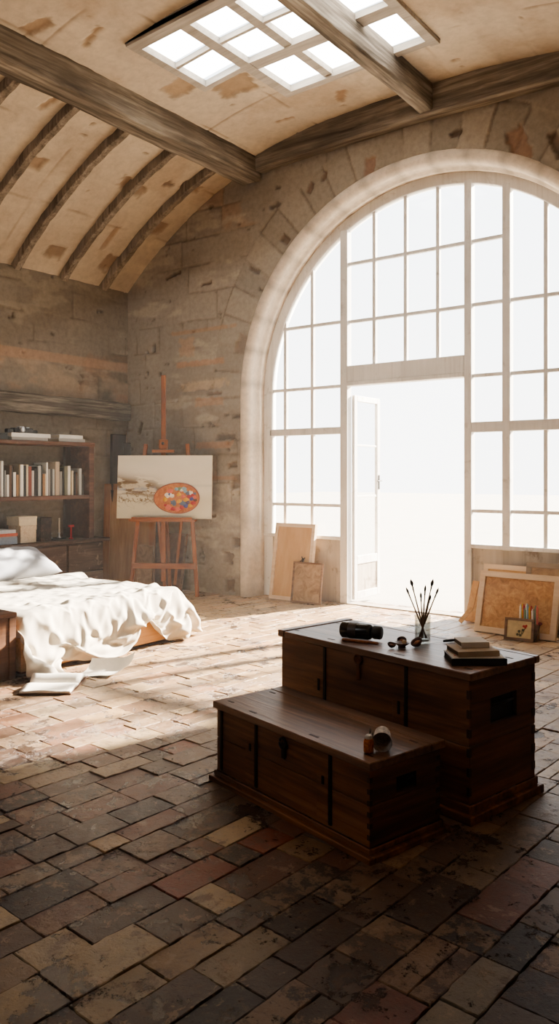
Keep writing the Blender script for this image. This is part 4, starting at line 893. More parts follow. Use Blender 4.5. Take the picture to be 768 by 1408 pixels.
[[-1020,30,30,75,32,31,30,33,30,31,29,32,31,31,40,37,29,31,30,31,30,39,37,32,30,30,31,30,31,36,40,28,31,30,33,31,30,37,34,30,29,31,32,30,33,42,33,31,29,29,31,34,49,45,37,-5,-6,36,-3,6,28,31,3,-6,-8,15,-14,-33,5,-4,7,-3,-18],[-560,0,0,-1,-2,-2,2,1,-2,3,3,0,2,0,1,-2,2,2,2,1,1,4,1,-3,3,1,3,0,4,4,3,2,0,1,5,3,1,5,3,1,0,6,17,1,-4,-7,0,3,4,6,7,-5,-9,-35,-6,2,5,6,19,-15,-15,-12,-5,-5,-5,-17,1,20,-13,-15,-3,-2,-8],[70,0,0,-5,-1,-1,9,-1,-9,0,13,-12,-3,0,0,15,-13,0,0,19,3,-16,8,-18,7,15,-6,-16,14,-8,12,-16,-2,1,0,2,-3,2,-3,4,15,2,-22,0,1,15,-14,1,17,12,13,5,-10,-40,0,0,0,-103,-31,-48,-51,-43,-7,-7,-10,10,-13,-3,-34,-28,-16,-17,0]],
[[-1020,30,30,77,32,28,32,31,31,29,31,34,29,33,39,34,28,31,32,31,33,41,32,31,29,31,30,30,37,39,33,29,29,31,33,29,34,37,29,31,26,38,32,28,38,36,31,31,32,31,27,38,41,49,12,10,40,0,27,-15,11,5,3,4,18,29,-8,-28,-25,5,16,-18,8],[-530,0,0,-2,-2,0,1,0,1,1,1,3,0,2,-1,0,3,1,1,3,-1,6,-2,0,2,1,2,1,3,6,2,1,1,3,5,1,3,5,0,2,-1,12,11,2,-6,-3,-2,3,-1,19,7,-9,-17,-21,-6,3,-9,-2,12,8,-15,-8,-4,-10,-21,-4,-10,7,12,-6,-9,-5,-23],[70,0,0,7,-2,-14,-1,0,1,14,-15,0,13,-10,10,1,-15,0,21,9,-21,8,-17,-1,16,-11,-5,0,0,28,-3,-11,-14,0,17,-15,3,-6,7,2,22,-23,7,-16,15,4,-19,6,-6,41,23,-10,-37,-3,-14,0,-96,-40,7,-48,-56,-34,-13,-14,-28,16,-16,-10,-8,-22,-5,-22,-26]],
[[-1020,30,30,79,27,31,32,31,31,28,32,33,30,38,32,31,31,34,31,30,37,41,29,30,27,32,32,29,41,35,28,30,32,33,30,31,36,32,30,26,34,33,33,32,33,33,27,37,44,44,12,37,39,33,34,20,23,-28,43,30,15,11,1,5,-5,10,5,-27,-9,-17,8,4,-25],[-500,0,0,-2,-1,0,1,1,0,1,2,1,-1,4,-1,1,2,1,-1,3,2,3,0,1,1,1,1,2,5,5,0,1,3,4,1,3,4,3,1,0,3,13,8,2,-5,1,2,-3,-5,2,21,-8,-7,-12,-5,-14,-8,-5,12,1,-14,-6,-7,-15,-8,-8,-12,9,6,9,-8,-17,-16],[70,0,0,15,-16,-8,0,-1,0,15,-14,10,-9,11,-7,-6,-1,15,-9,7,-13,-1,12,-10,16,-12,4,-10,5,22,-15,-12,2,-1,1,9,1,-8,-5,21,15,-37,0,6,18,-3,-21,0,10,-6,41,-7,-2,-24,-12,0,-99,99,-141,-29,-41,-28,-14,-29,-42,-8,-13,-4,22,-13,-21,-32,-14]],
[[-1020,30,30,78,27,32,31,31,31,28,34,32,34,32,32,31,31,33,33,31,39,36,29,31,30,31,31,34,41,31,26,30,30,35,29,37,38,27,29,31,37,28,26,34,34,31,23,45,57,38,22,27,31,35,33,43,-21,-5,26,20,26,-16,31,-4,31,-1,-20,6,-21,-7,-16,-2,0],[-470,0,0,-1,-1,1,0,1,0,1,3,-2,3,0,1,1,0,1,1,2,4,1,0,3,1,1,0,4,7,1,-1,2,3,5,-3,8,5,-1,3,0,9,9,0,2,0,1,5,-5,-6,-5,7,12,-6,5,-12,-23,-8,-3,-3,2,4,-5,-3,-28,-10,-4,-8,4,7,13,-6,-23,-16],[70,0,0,10,-16,-3,0,0,-1,15,-13,-2,8,-8,0,0,11,-12,16,-16,1,11,-12,1,10,-12,0,13,-5,20,-21,5,-10,4,13,-20,0,17,-13,6,26,-37,20,6,-5,4,-25,0,6,25,-27,29,-13,12,-25,-43,36,0,-167,-24,-24,-22,-7,-48,-37,-10,-5,-15,0,11,-15,-36,-29]],
[[-1020,30,30,78,27,31,31,31,32,32,33,27,36,32,31,30,34,36,28,35,35,32,30,30,36,30,31,39,34,31,25,32,32,30,33,38,33,31,29,31,37,34,23,35,28,28,33,49,49,34,20,31,29,22,36,56,16,2,2,-4,14,-28,36,24,-17,-1,18,17,-1,-18,-27,2,6],[-440,0,0,0,-1,1,1,0,1,0,1,1,2,0,1,1,-1,1,2,3,2,0,0,2,5,-2,3,6,5,1,-2,0,6,-1,3,8,3,1,0,2,7,3,7,3,0,3,0,-2,-6,-3,6,6,3,4,-13,-16,-25,-5,4,6,6,-4,-4,-26,-15,-10,5,-2,-4,9,8,-18,-15],[70,0,0,9,-17,-1,0,0,0,4,9,-14,0,6,-4,5,-8,19,-15,0,9,-13,13,6,-16,12,-7,-9,24,2,-27,0,20,9,-3,-22,6,-5,11,-13,19,6,-25,3,17,-12,5,-17,10,23,-29,5,32,-23,-18,-31,-55,-38,-34,-33,-30,-17,-10,-49,-25,-17,-14,-11,-13,0,-1,-31,-26]],
[[-1020,30,30,76,28,31,31,32,31,32,33,32,31,31,30,29,40,32,32,35,33,30,31,28,38,24,38,42,29,30,29,30,35,30,34,37,31,29,31,38,35,24,33,27,32,28,31,46,43,28,31,34,40,33,27,11,34,11,18,11,-40,0,17,38,-9,-13,28,-2,24,-12,-26,-3,10],[-410,0,0,1,-1,1,1,1,0,1,-3,5,1,1,0,0,1,0,1,5,0,2,-1,2,1,-1,7,7,0,4,-1,-1,2,-1,11,6,2,-1,1,7,0,5,7,2,-1,4,1,-1,-7,4,4,1,-1,0,-4,-21,-10,0,-5,-7,7,0,-7,-12,-9,-13,-3,-10,4,-2,12,-7,-10],[70,0,0,4,-13,0,0,0,-1,7,-7,11,-5,-5,9,-10,0,19,-2,-3,-15,11,-4,15,2,-25,0,20,-13,10,-13,-5,0,6,14,-7,-13,20,-14,7,-14,23,4,-17,-5,18,-13,-6,19,-15,-1,2,8,32,-37,-12,-84,-30,-33,-43,-32,-25,-19,-26,-20,-22,-7,-32,-6,-16,2,-22,-18]],
[[-1020,30,30,72,31,32,31,31,32,32,32,32,31,31,31,34,35,32,35,32,30,31,32,33,34,31,38,30,30,30,34,31,28,33,38,34,31,30,32,34,31,31,32,31,28,30,36,38,32,31,37,42,45,30,6,19,6,13,31,43,-34,-5,22,5,-13,-9,42,-8,28,-1,-21,-7,18],[-380,0,0,0,2,1,0,1,0,0,-1,5,1,0,1,-3,3,-3,5,4,1,1,0,0,-6,11,6,2,1,2,3,0,-5,6,11,4,1,1,3,3,3,4,7,-1,1,-1,5,0,1,4,-5,-6,-3,9,-9,-6,-12,-5,-4,-10,3,0,-6,-3,-4,-11,-11,-13,2,-2,10,-1,-6],[70,0,0,-7,-2,0,0,0,-1,1,-1,6,2,-8,0,13,-13,-1,0,0,9,-7,-2,8,-9,19,2,-15,8,-15,10,-10,21,-20,0,2,4,-1,1,-1,2,-1,6,11,-25,0,19,-8,-1,6,9,12,12,-7,-42,0,0,0,-152,-37,-40,-25,-16,-18,-13,-24,-15,-40,-10,-16,-2,-16,0]],
[[-1020,30,30,70,32,32,31,32,32,31,32,31,32,31,32,39,32,30,34,30,32,31,33,35,30,33,35,30,31,31,32,31,32,38,33,31,30,31,33,30,31,36,31,33,32,27,37,30,30,28,45,46,41,17,28,4,18,31,0,44,12,-10,-7,-17,-12,3,50,3,-6,17,2,-12,9],[-350,0,0,1,2,1,1,0,1,0,2,1,0,2,-1,-2,0,0,7,2,2,1,-1,-1,-1,5,8,2,3,0,2,-2,4,11,3,1,1,1,4,2,3,16,-4,-3,-1,3,5,0,7,7,-15,-12,3,-1,2,-4,1,-11,-13,-11,-8,3,3,4,-1,-17,-15,-16,2,5,-3,12,-5],[70,0,0,-8,-1,0,0,-1,1,2,0,-3,0,7,2,-4,10,-5,-11,4,-4,0,0,0,3,-2,12,-9,-5,8,-7,14,-7,-9,0,0,0,10,-1,-7,-3,16,-10,4,12,-18,9,-1,-3,-8,3,5,33,-29,-13,0,0,-94,-63,-41,-37,-26,-10,-8,-14,-37,-17,-43,-17,2,-18,-3,-14]],
[[-1020,30,30,69,32,32,32,32,31,32,31,33,32,31,33,35,32,32,31,31,32,31,38,30,32,33,31,31,31,31,33,31,33,39,31,30,30,32,32,31,35,33,31,35,31,30,30,31,26,31,47,50,37,34,10,18,38,13,7,-13,15,15,6,-11,-5,-20,56,6,-12,7,26,6,-13],[-320,0,0,0,1,0,1,2,1,5,1,-3,4,-1,-1,0,0,3,3,2,2,1,-1,-2,3,6,4,1,2,2,-1,2,4,11,3,0,1,3,2,2,11,8,-2,-5,-2,6,3,4,19,-2,-16,-19,1,3,1,3,-6,-8,-17,-17,2,-1,4,4,-3,-9,-17,-9,-2,-1,-4,3,11],[70,0,0,3,2,1,-1,-2,-2,-11,4,7,-11,0,0,3,7,-6,-1,-4,1,-1,0,10,-5,0,-1,5,2,-9,20,-3,-3,-7,-10,-1,9,-9,-1,15,-14,-1,0,2,3,10,-4,15,-21,-4,2,23,-14,9,-21,0,-49,-37,-62,-57,-32,-28,-11,-15,-16,-27,-19,-31,-22,-14,7,-21,-3]],
[[-1020,30,30,69,32,32,30,32,31,31,31,38,35,26,37,30,31,31,31,34,32,31,36,29,34,33,29,34,31,33,30,32,36,34,30,30,31,34,27,36,36,31,31,33,30,30,33,38,24,33,35,50,36,29,40,32,12,6,-11,7,19,16,-11,-32,0,13,45,9,3,-8,31,23,-10],[-290,0,0,1,0,1,-1,1,4,0,1,1,0,4,-1,0,1,4,1,2,2,-1,0,-2,8,6,-1,3,1,0,1,4,8,6,1,1,1,1,4,3,16,3,-2,-4,3,4,-2,9,7,-8,1,-17,0,-2,-3,-5,8,-7,-17,-8,-2,-4,-3,-7,1,-3,-10,-2,-4,-9,-5,-6,10],[70,0,0,1,-5,3,-8,-1,2,21,2,-3,-3,-18,10,-11,-1,0,0,2,13,0,-2,-13,4,12,-17,0,0,16,-10,-4,-3,0,3,-1,1,13,-17,27,-23,12,-16,0,2,-2,22,-12,24,1,-21,20,2,-25,-11,-16,-30,-42,-58,-47,-34,-29,-24,-9,-15,-42,-2,-20,-23,-30,0,-4,-14]],
[[-1020,30,30,68,33,31,30,31,28,37,30,39,33,32,29,31,31,30,33,37,31,32,32,31,33,30,34,33,30,33,29,36,34,29,33,30,30,32,33,38,43,22,29,30,30,32,31,42,30,31,36,28,37,49,34,43,-27,24,10,18,12,8,-38,-10,9,4,21,26,10,-9,31,23,12],[-260,0,0,2,0,0,-1,3,0,3,-1,0,1,5,0,-1,3,4,0,4,-1,-1,-1,3,8,1,3,2,0,0,0,10,5,4,1,1,-2,3,4,8,11,2,0,0,3,0,-2,10,1,-3,-5,6,-6,-9,-8,-4,-4,-4,-1,-2,-3,-11,-12,-4,-1,1,-6,-1,-5,-11,-10,-3,2],[70,0,0,-6,-3,0,7,-8,14,13,-16,-6,1,11,-13,8,-2,-10,-1,0,3,-1,-2,0,12,-10,-3,0,0,8,10,-13,6,-11,9,-4,14,3,1,9,-4,-30,13,-9,8,-12,30,-30,6,15,22,-21,-5,11,-28,-24,24,-101,-32,-32,-40,-45,-35,-17,-9,-25,-16,-8,-24,-35,-14,11,-15]],
[[-1020,30,30,70,31,31,29,31,31,34,33,37,31,32,29,31,32,31,35,36,30,32,30,33,30,33,35,31,31,31,31,37,32,29,31,30,34,30,34,44,29,31,29,24,30,34,45,34,31,26,33,33,37,40,63,19,0,-28,28,0,35,1,-6,-30,9,18,1,6,35,-9,30,21,15],[-230,0,0,-2,2,2,0,2,1,4,-2,-1,1,3,2,3,4,-3,4,-1,3,-1,2,7,0,2,4,0,0,0,3,10,4,0,4,-1,-1,-2,13,11,2,4,0,2,5,-3,1,8,1,-5,-1,2,-6,-9,-13,2,-4,-4,0,-1,3,-15,-19,-1,-2,0,2,-1,-7,-13,-10,-3,1],[70,0,0,11,-5,-5,-10,8,-2,20,-21,-6,0,1,13,-15,0,16,-11,15,-11,1,-4,2,-7,6,-8,0,15,-2,-8,7,-13,18,-9,11,-19,-2,26,10,-21,-1,-14,23,-3,-20,38,-33,-5,31,11,8,-3,-36,-10,-35,-38,72,-140,-31,-27,-52,-47,-13,-9,-12,-16,-18,-11,-40,-21,10,-10]],
[[-1020,30,30,68,29,31,31,32,31,34,34,35,31,29,33,32,28,34,38,33,30,29,33,32,27,38,33,31,31,31,34,35,30,32,30,33,29,36,44,32,22,31,31,20,33,48,40,33,27,29,25,30,44,57,39,-15,6,37,12,24,-20,2,-1,3,17,-5,-14,4,43,-6,22,23,21],[-200,0,0,-1,0,2,2,2,1,4,-2,0,2,0,4,5,-3,0,5,-1,2,-2,7,4,-2,5,2,1,1,1,7,8,0,2,0,1,-3,7,14,7,-3,2,6,6,-2,-1,-1,-1,8,-3,2,-2,0,-19,-4,-12,2,0,0,-10,16,-19,-14,-2,-11,5,5,0,-9,-13,-6,-4,-3],[70,0,0,6,-11,-4,0,-1,4,20,-21,-3,0,16,-16,-1,18,-11,4,12,-7,-17,9,-8,18,-13,2,-2,-1,-1,8,-13,0,26,-1,-9,-17,6,4,23,-30,-3,0,35,-9,-26,40,-3,-17,15,-25,-4,36,-6,-36,0,0,-104,-18,-23,-50,-60,-38,-20,-2,-15,-16,-17,-12,-40,-17,-5,4]],
[[-1020,30,30,66,29,31,32,32,31,34,35,33,28,33,33,29,30,42,33,29,29,32,34,26,33,39,31,31,30,34,35,30,35,31,29,30,30,40,37,34,24,28,30,21,38,52,35,31,28,26,27,30,47,60,1,15,20,27,4,43,12,2,0,3,-1,-31,-18,9,36,-4,22,14,30],[-170,0,0,0,0,2,2,2,1,4,-2,1,1,1,4,1,-2,4,2,0,0,3,5,-2,3,5,3,0,0,6,6,3,2,0,2,0,0,10,9,6,-3,1,9,6,-3,0,-1,-3,4,3,3,0,-8,-13,-4,-8,-3,-1,0,-7,-8,-12,-12,0,-5,10,5,-1,-7,-9,-7,0,-9],[70,0,0,3,-12,0,0,-1,0,17,-17,0,14,2,-17,15,-11,2,19,-15,-10,2,-1,21,0,-9,-14,12,1,-12,0,11,0,-4,13,-20,-3,8,3,14,-25,16,-16,33,-1,-32,34,-9,19,-24,-19,4,7,29,-41,0,0,-113,-25,5,-55,-47,-34,-17,-23,-22,-14,-17,-9,-33,-18,-14,-1]],
[[-1020,30,30,61,31,32,32,32,31,36,33,31,31,37,29,27,34,38,33,29,32,33,30,28,38,35,29,30,32,37,31,31,35,30,32,29,35,41,29,30,30,32,29,25,38,45,30,30,36,34,31,23,43,42,40,14,24,1,37,14,-21,11,-1,2,32,-23,-28,7,28,0,2,28,37],[-140,0,0,-1,3,2,1,2,2,1,0,2,-1,0,3,2,1,3,2,0,0,2,6,-2,5,3,2,0,4,8,3,0,3,-1,1,2,6,13,2,1,1,-3,6,6,4,0,-1,4,-7,0,-2,10,-10,-14,3,-4,-6,-8,-14,9,-7,-6,-7,-2,-14,4,10,0,-7,-5,-2,-7,-11],[70,0,0,-8,-1,0,3,3,-3,-2,5,3,-6,-5,17,-17,0,7,9,-13,-3,18,-8,17,-23,-5,13,6,-17,-2,0,0,6,14,-18,16,4,3,-14,-7,-6,0,32,-23,18,-27,23,3,-4,21,-12,-25,24,-17,0,-13,-70,-41,-7,-30,-42,-42,-24,-20,-21,-43,-4,-18,-13,-22,-20,-11,-9]],
[[-1020,30,30,58,32,32,33,31,31,37,31,31,34,38,33,27,32,34,30,31,36,29,31,33,36,30,31,31,37,30,30,34,33,30,31,30,40,37,30,29,32,33,31,25,42,32,31,30,40,36,33,31,31,36,3,25,56,31,18,-24,9,-9,0,16,47,-33,4,-13,13,-11,2,33,40],[-110,0,0,0,2,2,2,1,3,1,1,1,-1,0,-1,3,6,1,1,1,1,1,1,5,4,1,1,2,8,1,2,3,2,1,1,0,10,15,-2,2,-1,-2,0,11,7,0,1,1,-8,-3,1,0,2,-12,10,-12,-6,-22,-4,6,-2,1,0,-10,-23,6,-2,8,-2,-1,0,-10,-12],[70,0,0,-4,0,-1,-1,-4,0,4,-4,0,1,-2,0,18,-14,7,-11,0,1,28,2,-8,-24,8,-6,0,1,16,0,-2,4,-2,-6,-11,7,21,-3,-27,6,4,-7,23,-20,-4,5,-3,2,11,18,-1,-13,19,-37,-5,-59,-38,-29,-35,-34,-30,-17,-28,-31,-36,-13,-9,-17,-12,-19,-13,-11]],
[[-1020,30,30,56,32,33,32,31,31,37,31,31,34,40,31,30,32,30,30,32,39,27,30,35,33,31,29,35,33,31,32,35,30,30,30,41,37,31,32,31,29,33,29,35,33,30,30,32,39,46,30,30,32,33,6,23,26,53,20,1,-7,15,14,-25,50,0,-8,-10,-22,-11,8,33,31],[-80,0,0,1,2,2,2,2,2,1,1,1,-1,0,1,4,4,0,2,0,1,1,2,5,3,2,0,3,5,1,0,6,3,-2,1,12,8,1,3,2,1,-3,2,13,4,0,8,-3,-7,-12,0,6,2,2,6,-15,-21,-10,-3,-2,3,-1,-15,11,-26,-6,1,8,5,1,-2,-9,-10],[70,0,0,-3,-3,-3,-1,0,0,1,3,0,6,-11,2,17,-6,-11,-2,0,-1,27,5,-20,-9,-3,11,-11,19,-19,0,6,8,-15,0,12,2,-9,4,3,-11,0,13,-10,4,-3,-5,1,-2,0,8,15,13,19,-38,-17,0,-103,-27,-33,-36,-21,-3,-30,-39,-34,-18,-11,-9,-11,-21,-14,-10]],
[[-1020,30,30,56,32,32,31,31,29,42,31,29,38,34,31,32,30,32,31,34,35,27,34,33,31,29,33,35,36,28,33,32,31,30,35,35,36,29,36,30,31,30,31,34,31,31,31,31,39,40,33,32,38,36,31,8,16,24,16,25,28,29,-1,-40,30,10,-19,6,-25,-12,3,28,30],[-50,0,0,2,-1,0,0,2,8,2,1,1,0,-1,3,3,3,1,1,1,0,1,5,4,1,0,2,4,1,3,5,2,1,2,6,6,5,2,4,2,0,0,4,12,1,2,8,-3,-9,-10,1,4,1,4,-3,-7,-16,-7,-3,-7,-9,-18,2,16,-16,-6,-3,2,7,1,-1,-7,-9],[70,0,0,5,2,3,1,1,-11,-5,-7,13,-3,1,2,-6,2,-9,5,-5,-1,25,-10,-11,-4,15,0,-15,0,14,-14,0,0,6,-3,-1,-1,10,-12,4,3,-5,1,4,1,-7,9,7,2,5,4,3,6,11,-8,-41,0,-116,-27,-27,-27,-3,-17,-21,-42,-25,-14,-20,-16,-10,-18,-14,-11]],
[[-1020,30,30,57,32,31,30,31,30,48,31,27,34,32,32,30,31,33,31,36,33,29,34,30,31,30,35,35,31,31,32,31,30,31,37,40,28,32,32,32,30,32,31,31,33,42,24,34,33,33,35,35,46,21,32,51,14,17,20,22,42,19,-15,-34,5,13,-25,16,-8,-22,-4,27,9],[-20,0,0,2,-1,1,2,0,0,-1,2,11,-1,-1,4,4,1,2,0,2,-3,6,7,0,1,0,3,3,1,4,4,2,1,2,8,9,0,2,3,3,0,7,7,6,-2,3,7,-7,-5,0,-3,-2,-1,-10,0,-4,-11,-6,-6,-7,-27,-4,10,13,-3,-6,-10,0,3,4,1,-6,-2],[70,0,0,-3,1,4,8,7,6,0,-8,-24,-2,-1,0,5,-4,0,0,-1,18,-17,-1,6,1,10,-8,0,-9,0,0,4,-1,-3,3,9,-12,1,3,-1,-2,5,1,-7,9,13,-24,0,0,7,9,23,9,-39,-6,5,-50,-37,-34,-39,-27,-20,-17,-18,-27,-21,-14,-27,-33,3,-17,-14,-12]],
[[-1020,30,30,59,31,32,31,29,32,45,31,31,30,31,32,28,33,33,34,33,30,33,32,30,32,32,34,33,30,33,32,29,30,33,44,29,30,34,32,30,30,34,30,28,41,41,32,25,27,29,37,38,50,35,32,25,26,21,31,36,31,3,1,-27,0,-4,-33,23,2,-7,-20,15,-10],[10,0,0,2,-1,-1,1,3,-1,1,1,4,5,3,1,6,1,1,2,0,0,7,5,-1,0,1,3,2,2,5,3,1,1,4,13,0,1,5,3,0,4,13,4,0,-1,2,2,2,-3,4,-6,-8,-15,1,-3,-2,1,1,-14,-25,-17,1,2,10,2,8,-22,0,0,0,6,-4,-4],[70,0,0,-8,-1,0,3,11,5,19,-3,-11,-13,0,10,-18,-6,0,0,3,11,-6,-8,9,0,3,4,-16,4,1,11,-13,-3,0,14,-14,10,-11,0,0,13,-1,1,-14,17,17,-9,-25,18,-14,-2,46,-36,-7,18,-33,-25,-27,-30,-34,-50,-25,-10,-9,-16,-15,-17,-48,-27,-12,0,-15,-13]],
[[-1020,30,30,65,26,32,31,32,31,39,31,31,30,34,30,33,31,31,34,31,33,31,31,33,31,31,36,30,32,34,30,31,31,34,37,28,32,36,30,30,36,28,21,44,42,36,32,27,23,31,32,53,46,33,12,25,-7,9,35,58,65,10,-21,19,-29,-22,-21,16,18,-11,-7,-11,1],[40,0,0,0,3,-1,0,0,1,2,2,3,2,4,2,2,5,2,2,-1,7,5,0,-1,0,1,3,3,4,7,-1,0,4,7,6,-1,4,6,0,3,9,8,6,-3,0,0,3,2,-1,3,-3,-13,-13,-3,-7,5,-7,-11,-22,-12,4,2,6,-10,17,-6,-12,-1,0,-1,4,0,-1],[70,0,0,7,-16,-1,0,1,11,20,-3,-5,6,9,-5,-11,-16,-9,3,7,-9,2,7,8,3,1,-22,11,4,6,-8,4,-8,-7,-2,17,-12,-6,9,-9,8,23,-32,0,26,10,-11,-22,26,0,-28,44,-30,17,-32,0,0,0,-123,-36,-21,-21,-8,-5,4,-12,-37,-42,-21,-12,-13,-13,-14]],
[[-1020,30,30,67,25,31,32,31,32,35,30,32,33,33,27,37,32,31,32,30,32,33,33,32,31,32,31,31,36,31,31,30,32,42,26,34,31,31,29,32,39,25,21,53,40,34,21,27,29,30,31,57,43,21,33,-3,7,6,58,49,17,36,16,16,-7,-31,-43,26,-1,-14,-1,-14,-8],[70,0,0,0,3,0,0,0,1,-1,6,2,3,4,-2,6,0,0,3,8,4,7,-3,-2,-1,5,1,2,8,5,-2,-4,9,9,2,3,3,1,3,5,11,8,1,-1,0,-1,-2,4,11,1,-8,-12,-7,-9,-6,-3,-1,-10,-25,-8,3,6,-4,5,-6,7,-16,-11,9,-2,5,2,-1],[70,0,0,15,-19,-6,0,2,2,6,4,7,4,11,-18,5,2,-2,-1,-15,-4,-5,0,0,4,9,-13,0,5,12,-3,-14,17,6,-19,-4,9,6,-12,-4,5,30,-29,-7,32,1,-31,22,25,-2,-46,28,10,-29,-10,0,0,0,-105,-41,-45,-3,-12,-15,-16,20,-21,-31,-19,-15,-25,-18,-14]],
[[-1020,30,30,66,31,27,31,31,31,31,31,35,35,32,30,33,30,32,29,34,35,31,33,33,28,32,31,35,34,30,31,30,36,33,32,33,35,28,31,31,36,28,33,46,28,32,28,35,33,19,33,54,33,36,35,2,-16,38,53,13,14,17,17,36,11,-22,-20,-13,-13,6,-12,-24,2],[100,0,0,1,1,2,1,0,0,1,4,2,4,4,-2,-2,5,1,5,3,5,-1,1,1,5,3,2,7,5,-1,0,-1,8,8,3,2,8,-3,1,11,9,-6,9,4,-1,1,-5,0,-3,19,-7,-17,3,-7,-12,-4,-1,-13,-24,1,11,-5,-28,18,9,-8,-22,2,-3,6,2,-20,11],[70,0,0,18,-11,-17,0,6,0,-3,1,12,22,-1,-18,-19,7,3,12,4,1,-1,-4,-5,-16,-2,6,-4,7,-10,2,3,-3,17,-5,-2,-13,15,6,-22,20,-20,29,-29,24,-3,-21,3,7,30,-39,3,6,18,-28,0,0,0,-87,-49,-38,-27,-26,2,-18,-8,36,-22,-16,-26,-30,-11,-15]],
[[-1020,30,30,68,24,31,31,31,31,29,31,40,35,25,31,33,31,26,36,38,33,30,33,30,32,28,34,41,27,31,30,32,35,30,38,34,31,30,29,38,28,30,39,38,29,27,37,35,31,22,42,28,35,29,50,-1,18,36,31,29,30,21,-43,12,21,-12,-14,-14,-6,-1,-10,-11,-2],[130,0,0,2,0,3,1,0,0,3,2,3,3,-5,4,1,6,2,2,2,9,-5,2,2,7,1,2,10,1,0,0,3,7,1,9,5,2,-2,2,5,10,-2,11,2,0,0,-5,-6,-1,8,6,-6,-3,4,-17,-13,-6,-30,0,8,-5,-14,-15,-8,23,-3,-9,-2,-21,9,8,-23,-12],[70,0,0,20,-22,-7,5,4,1,-12,0,22,11,-21,-9,-4,3,20,-9,-2,15,-14,0,9,-9,-13,0,21,-18,-3,0,0,0,-1,1,1,8,-4,20,-1,-26,0,23,-19,18,-17,-5,28,3,-30,0,23,15,-18,-16,-5,0,-63,-18,-19,-26,-42,-47,-20,11,-16,-6,22,13,-37,-40,1,-8]],
[[-1020,30,30,69,22,30,31,31,32,27,33,40,33,28,30,30,28,32,40,36,32,32,28,29,30,34,38,34,31,28,30,36,29,31,43,33,30,30,32,38,25,32,39,30,30,34,38,34,28,29,32,30,32,36,34,33,34,0,7,29,47,36,-11,-46,-11,17,-24,-12,10,-14,-10,-5,-2],[160,0,0,3,0,2,1,0,2,3,1,3,1,-2,3,3,4,3,2,1,-1,5,1,5,3,4,6,6,0,0,1,7,0,4,12,4,-1,-2,3,3,4,10,8,1,2,-4,-6,-4,4,4,2,5,4,-9,-17,-16,-33,-1,-1,11,4,-17,-24,-21,21,20,-10,-15,-5,-31,9,10,-16],[70,0,0,21,-24,5,3,2,-1,-16,-1,19,-1,-16,7,-10,13,7,-3,-17,0,6,19,-17,-8,3,1,19,-6,-17,0,1,12,-14,0,-1,3,4,14,-17,21,-18,7,-5,2,-1,3,-7,17,-10,4,-9,1,38,-47,0,-39,-32,-34,-19,2,-37,-53,-14,-13,-13,6,8,25,-11,-37,-21,0]],
[[-1020,30,30,69,31,22,31,31,29,28,37,33,32,31,31,33,27,34,41,30,31,29,32,32,23,42,36,32,29,30,30,33,29,41,37,32,30,31,34,31,33,37,29,30,32,30,38,36,30,30,31,34,31,41,57,30,7,0,29,21,-5,59,19,-18,-21,-23,-21,-15,-7,7,-18,-1,0],[190,0,0,4,-5,5,1,1,3,3,1,2,0,5,1,-4,7,2,3,2,1,3,2,2,5,7,5,4,-2,3,1,4,2,9,6,1,-1,2,4,1,8,15,1,0,3,1,-8,-5,3,4,0,3,-1,-2,-33,-13,-13,-7,-13,26,-8,-3,-20,-11,-23,13,12,0,-17,-28,-2,9,4],[70,0,0,19,-7,-22,2,6,11,-16,5,-6,-3,2,3,11,-16,2,-3,10,-5,16,2,2,-25,5,-2,18,-17,-3,-1,22,-18,3,9,1,3,-6,3,-19,8,12,-10,0,0,-9,2,-3,6,9,-5,36,6,-29,5,-38,-39,-39,14,-27,-42,6,-39,-29,19,-22,-5,-5,3,9,-16,-19,-18]],
[[-1020,30,30,72,28,21,30,33,31,30,33,31,31,32,31,36,30,31,36,32,30,29,34,32,30,36,35,30,30,30,32,29,34,43,32,32,30,33,31,31,35,34,31,31,33,32,32,32,30,34,45,39,20,48,3,21,19,42,42,-38,43,24,37,-7,-15,-9,-21,-17,-12,-13,-13,3,0],[220,0,0,2,-3,6,1,0,1,4,3,1,3,0,-1,0,0,11,2,1,6,-3,-1,0,11,9,4,1,1,2,4,1,1,14,3,1,0,3,1,4,13,10,-1,1,4,-3,-2,0,6,-3,-11,6,2,-9,-24,-12,-7,-17,-17,-15,32,-1,-6,-8,-30,-37,-22,5,8,1,14,9,2],[70,0,0,7,14,-23,-8,0,6,12,-6,4,4,0,3,5,-5,-24,4,-5,16,-11,-3,-1,19,-12,1,-9,0,14,-5,-1,16,-5,-5,0,3,5,-13,6,-3,-1,-5,3,-4,9,-5,2,-2,-2,28,-5,42,-20,-44,-10,0,-59,-41,-31,23,-33,-11,-21,21,-5,-30,-10,10,13,-17,-17,-21]],
[[-1020,30,30,70,31,29,21,32,31,33,30,32,32,29,35,33,29,37,30,31,31,31,33,30,35,39,27,30,31,32,28,32,41,40,30,28,30,31,30,38,37,27,30,39,29,30,30,27,31,44,47,39,30,9,33,36,18,2,53,-33,33,21,21,15,-34,12,0,-17,7,-18,-4,-3,-26],[250,0,0,-1,1,1,7,0,1,5,1,2,0,3,-4,-1,5,10,2,2,2,-1,-1,1,9,14,-1,2,1,0,3,3,9,10,2,-1,0,-2,6,12,14,5,-4,0,1,1,1,9,3,-12,-13,-6,12,-17,-5,-9,-6,-40,-1,-15,26,14,6,-25,-31,-45,-39,-2,19,7,-3,14,-4],[70,0,0,23,4,-13,-24,0,0,9,10,-9,-10,17,-8,1,9,-9,-9,-2,1,9,-11,0,2,18,-20,0,0,1,27,-2,-21,-6,3,15,3,-22,11,7,16,-15,-17,6,16,-9,1,-16,0,7,41,19,-7,-37,-20,-3,0,0,-110,-31,5,2,-7,-23,7,25,-7,-6,-24,0,-15,15,-21]],
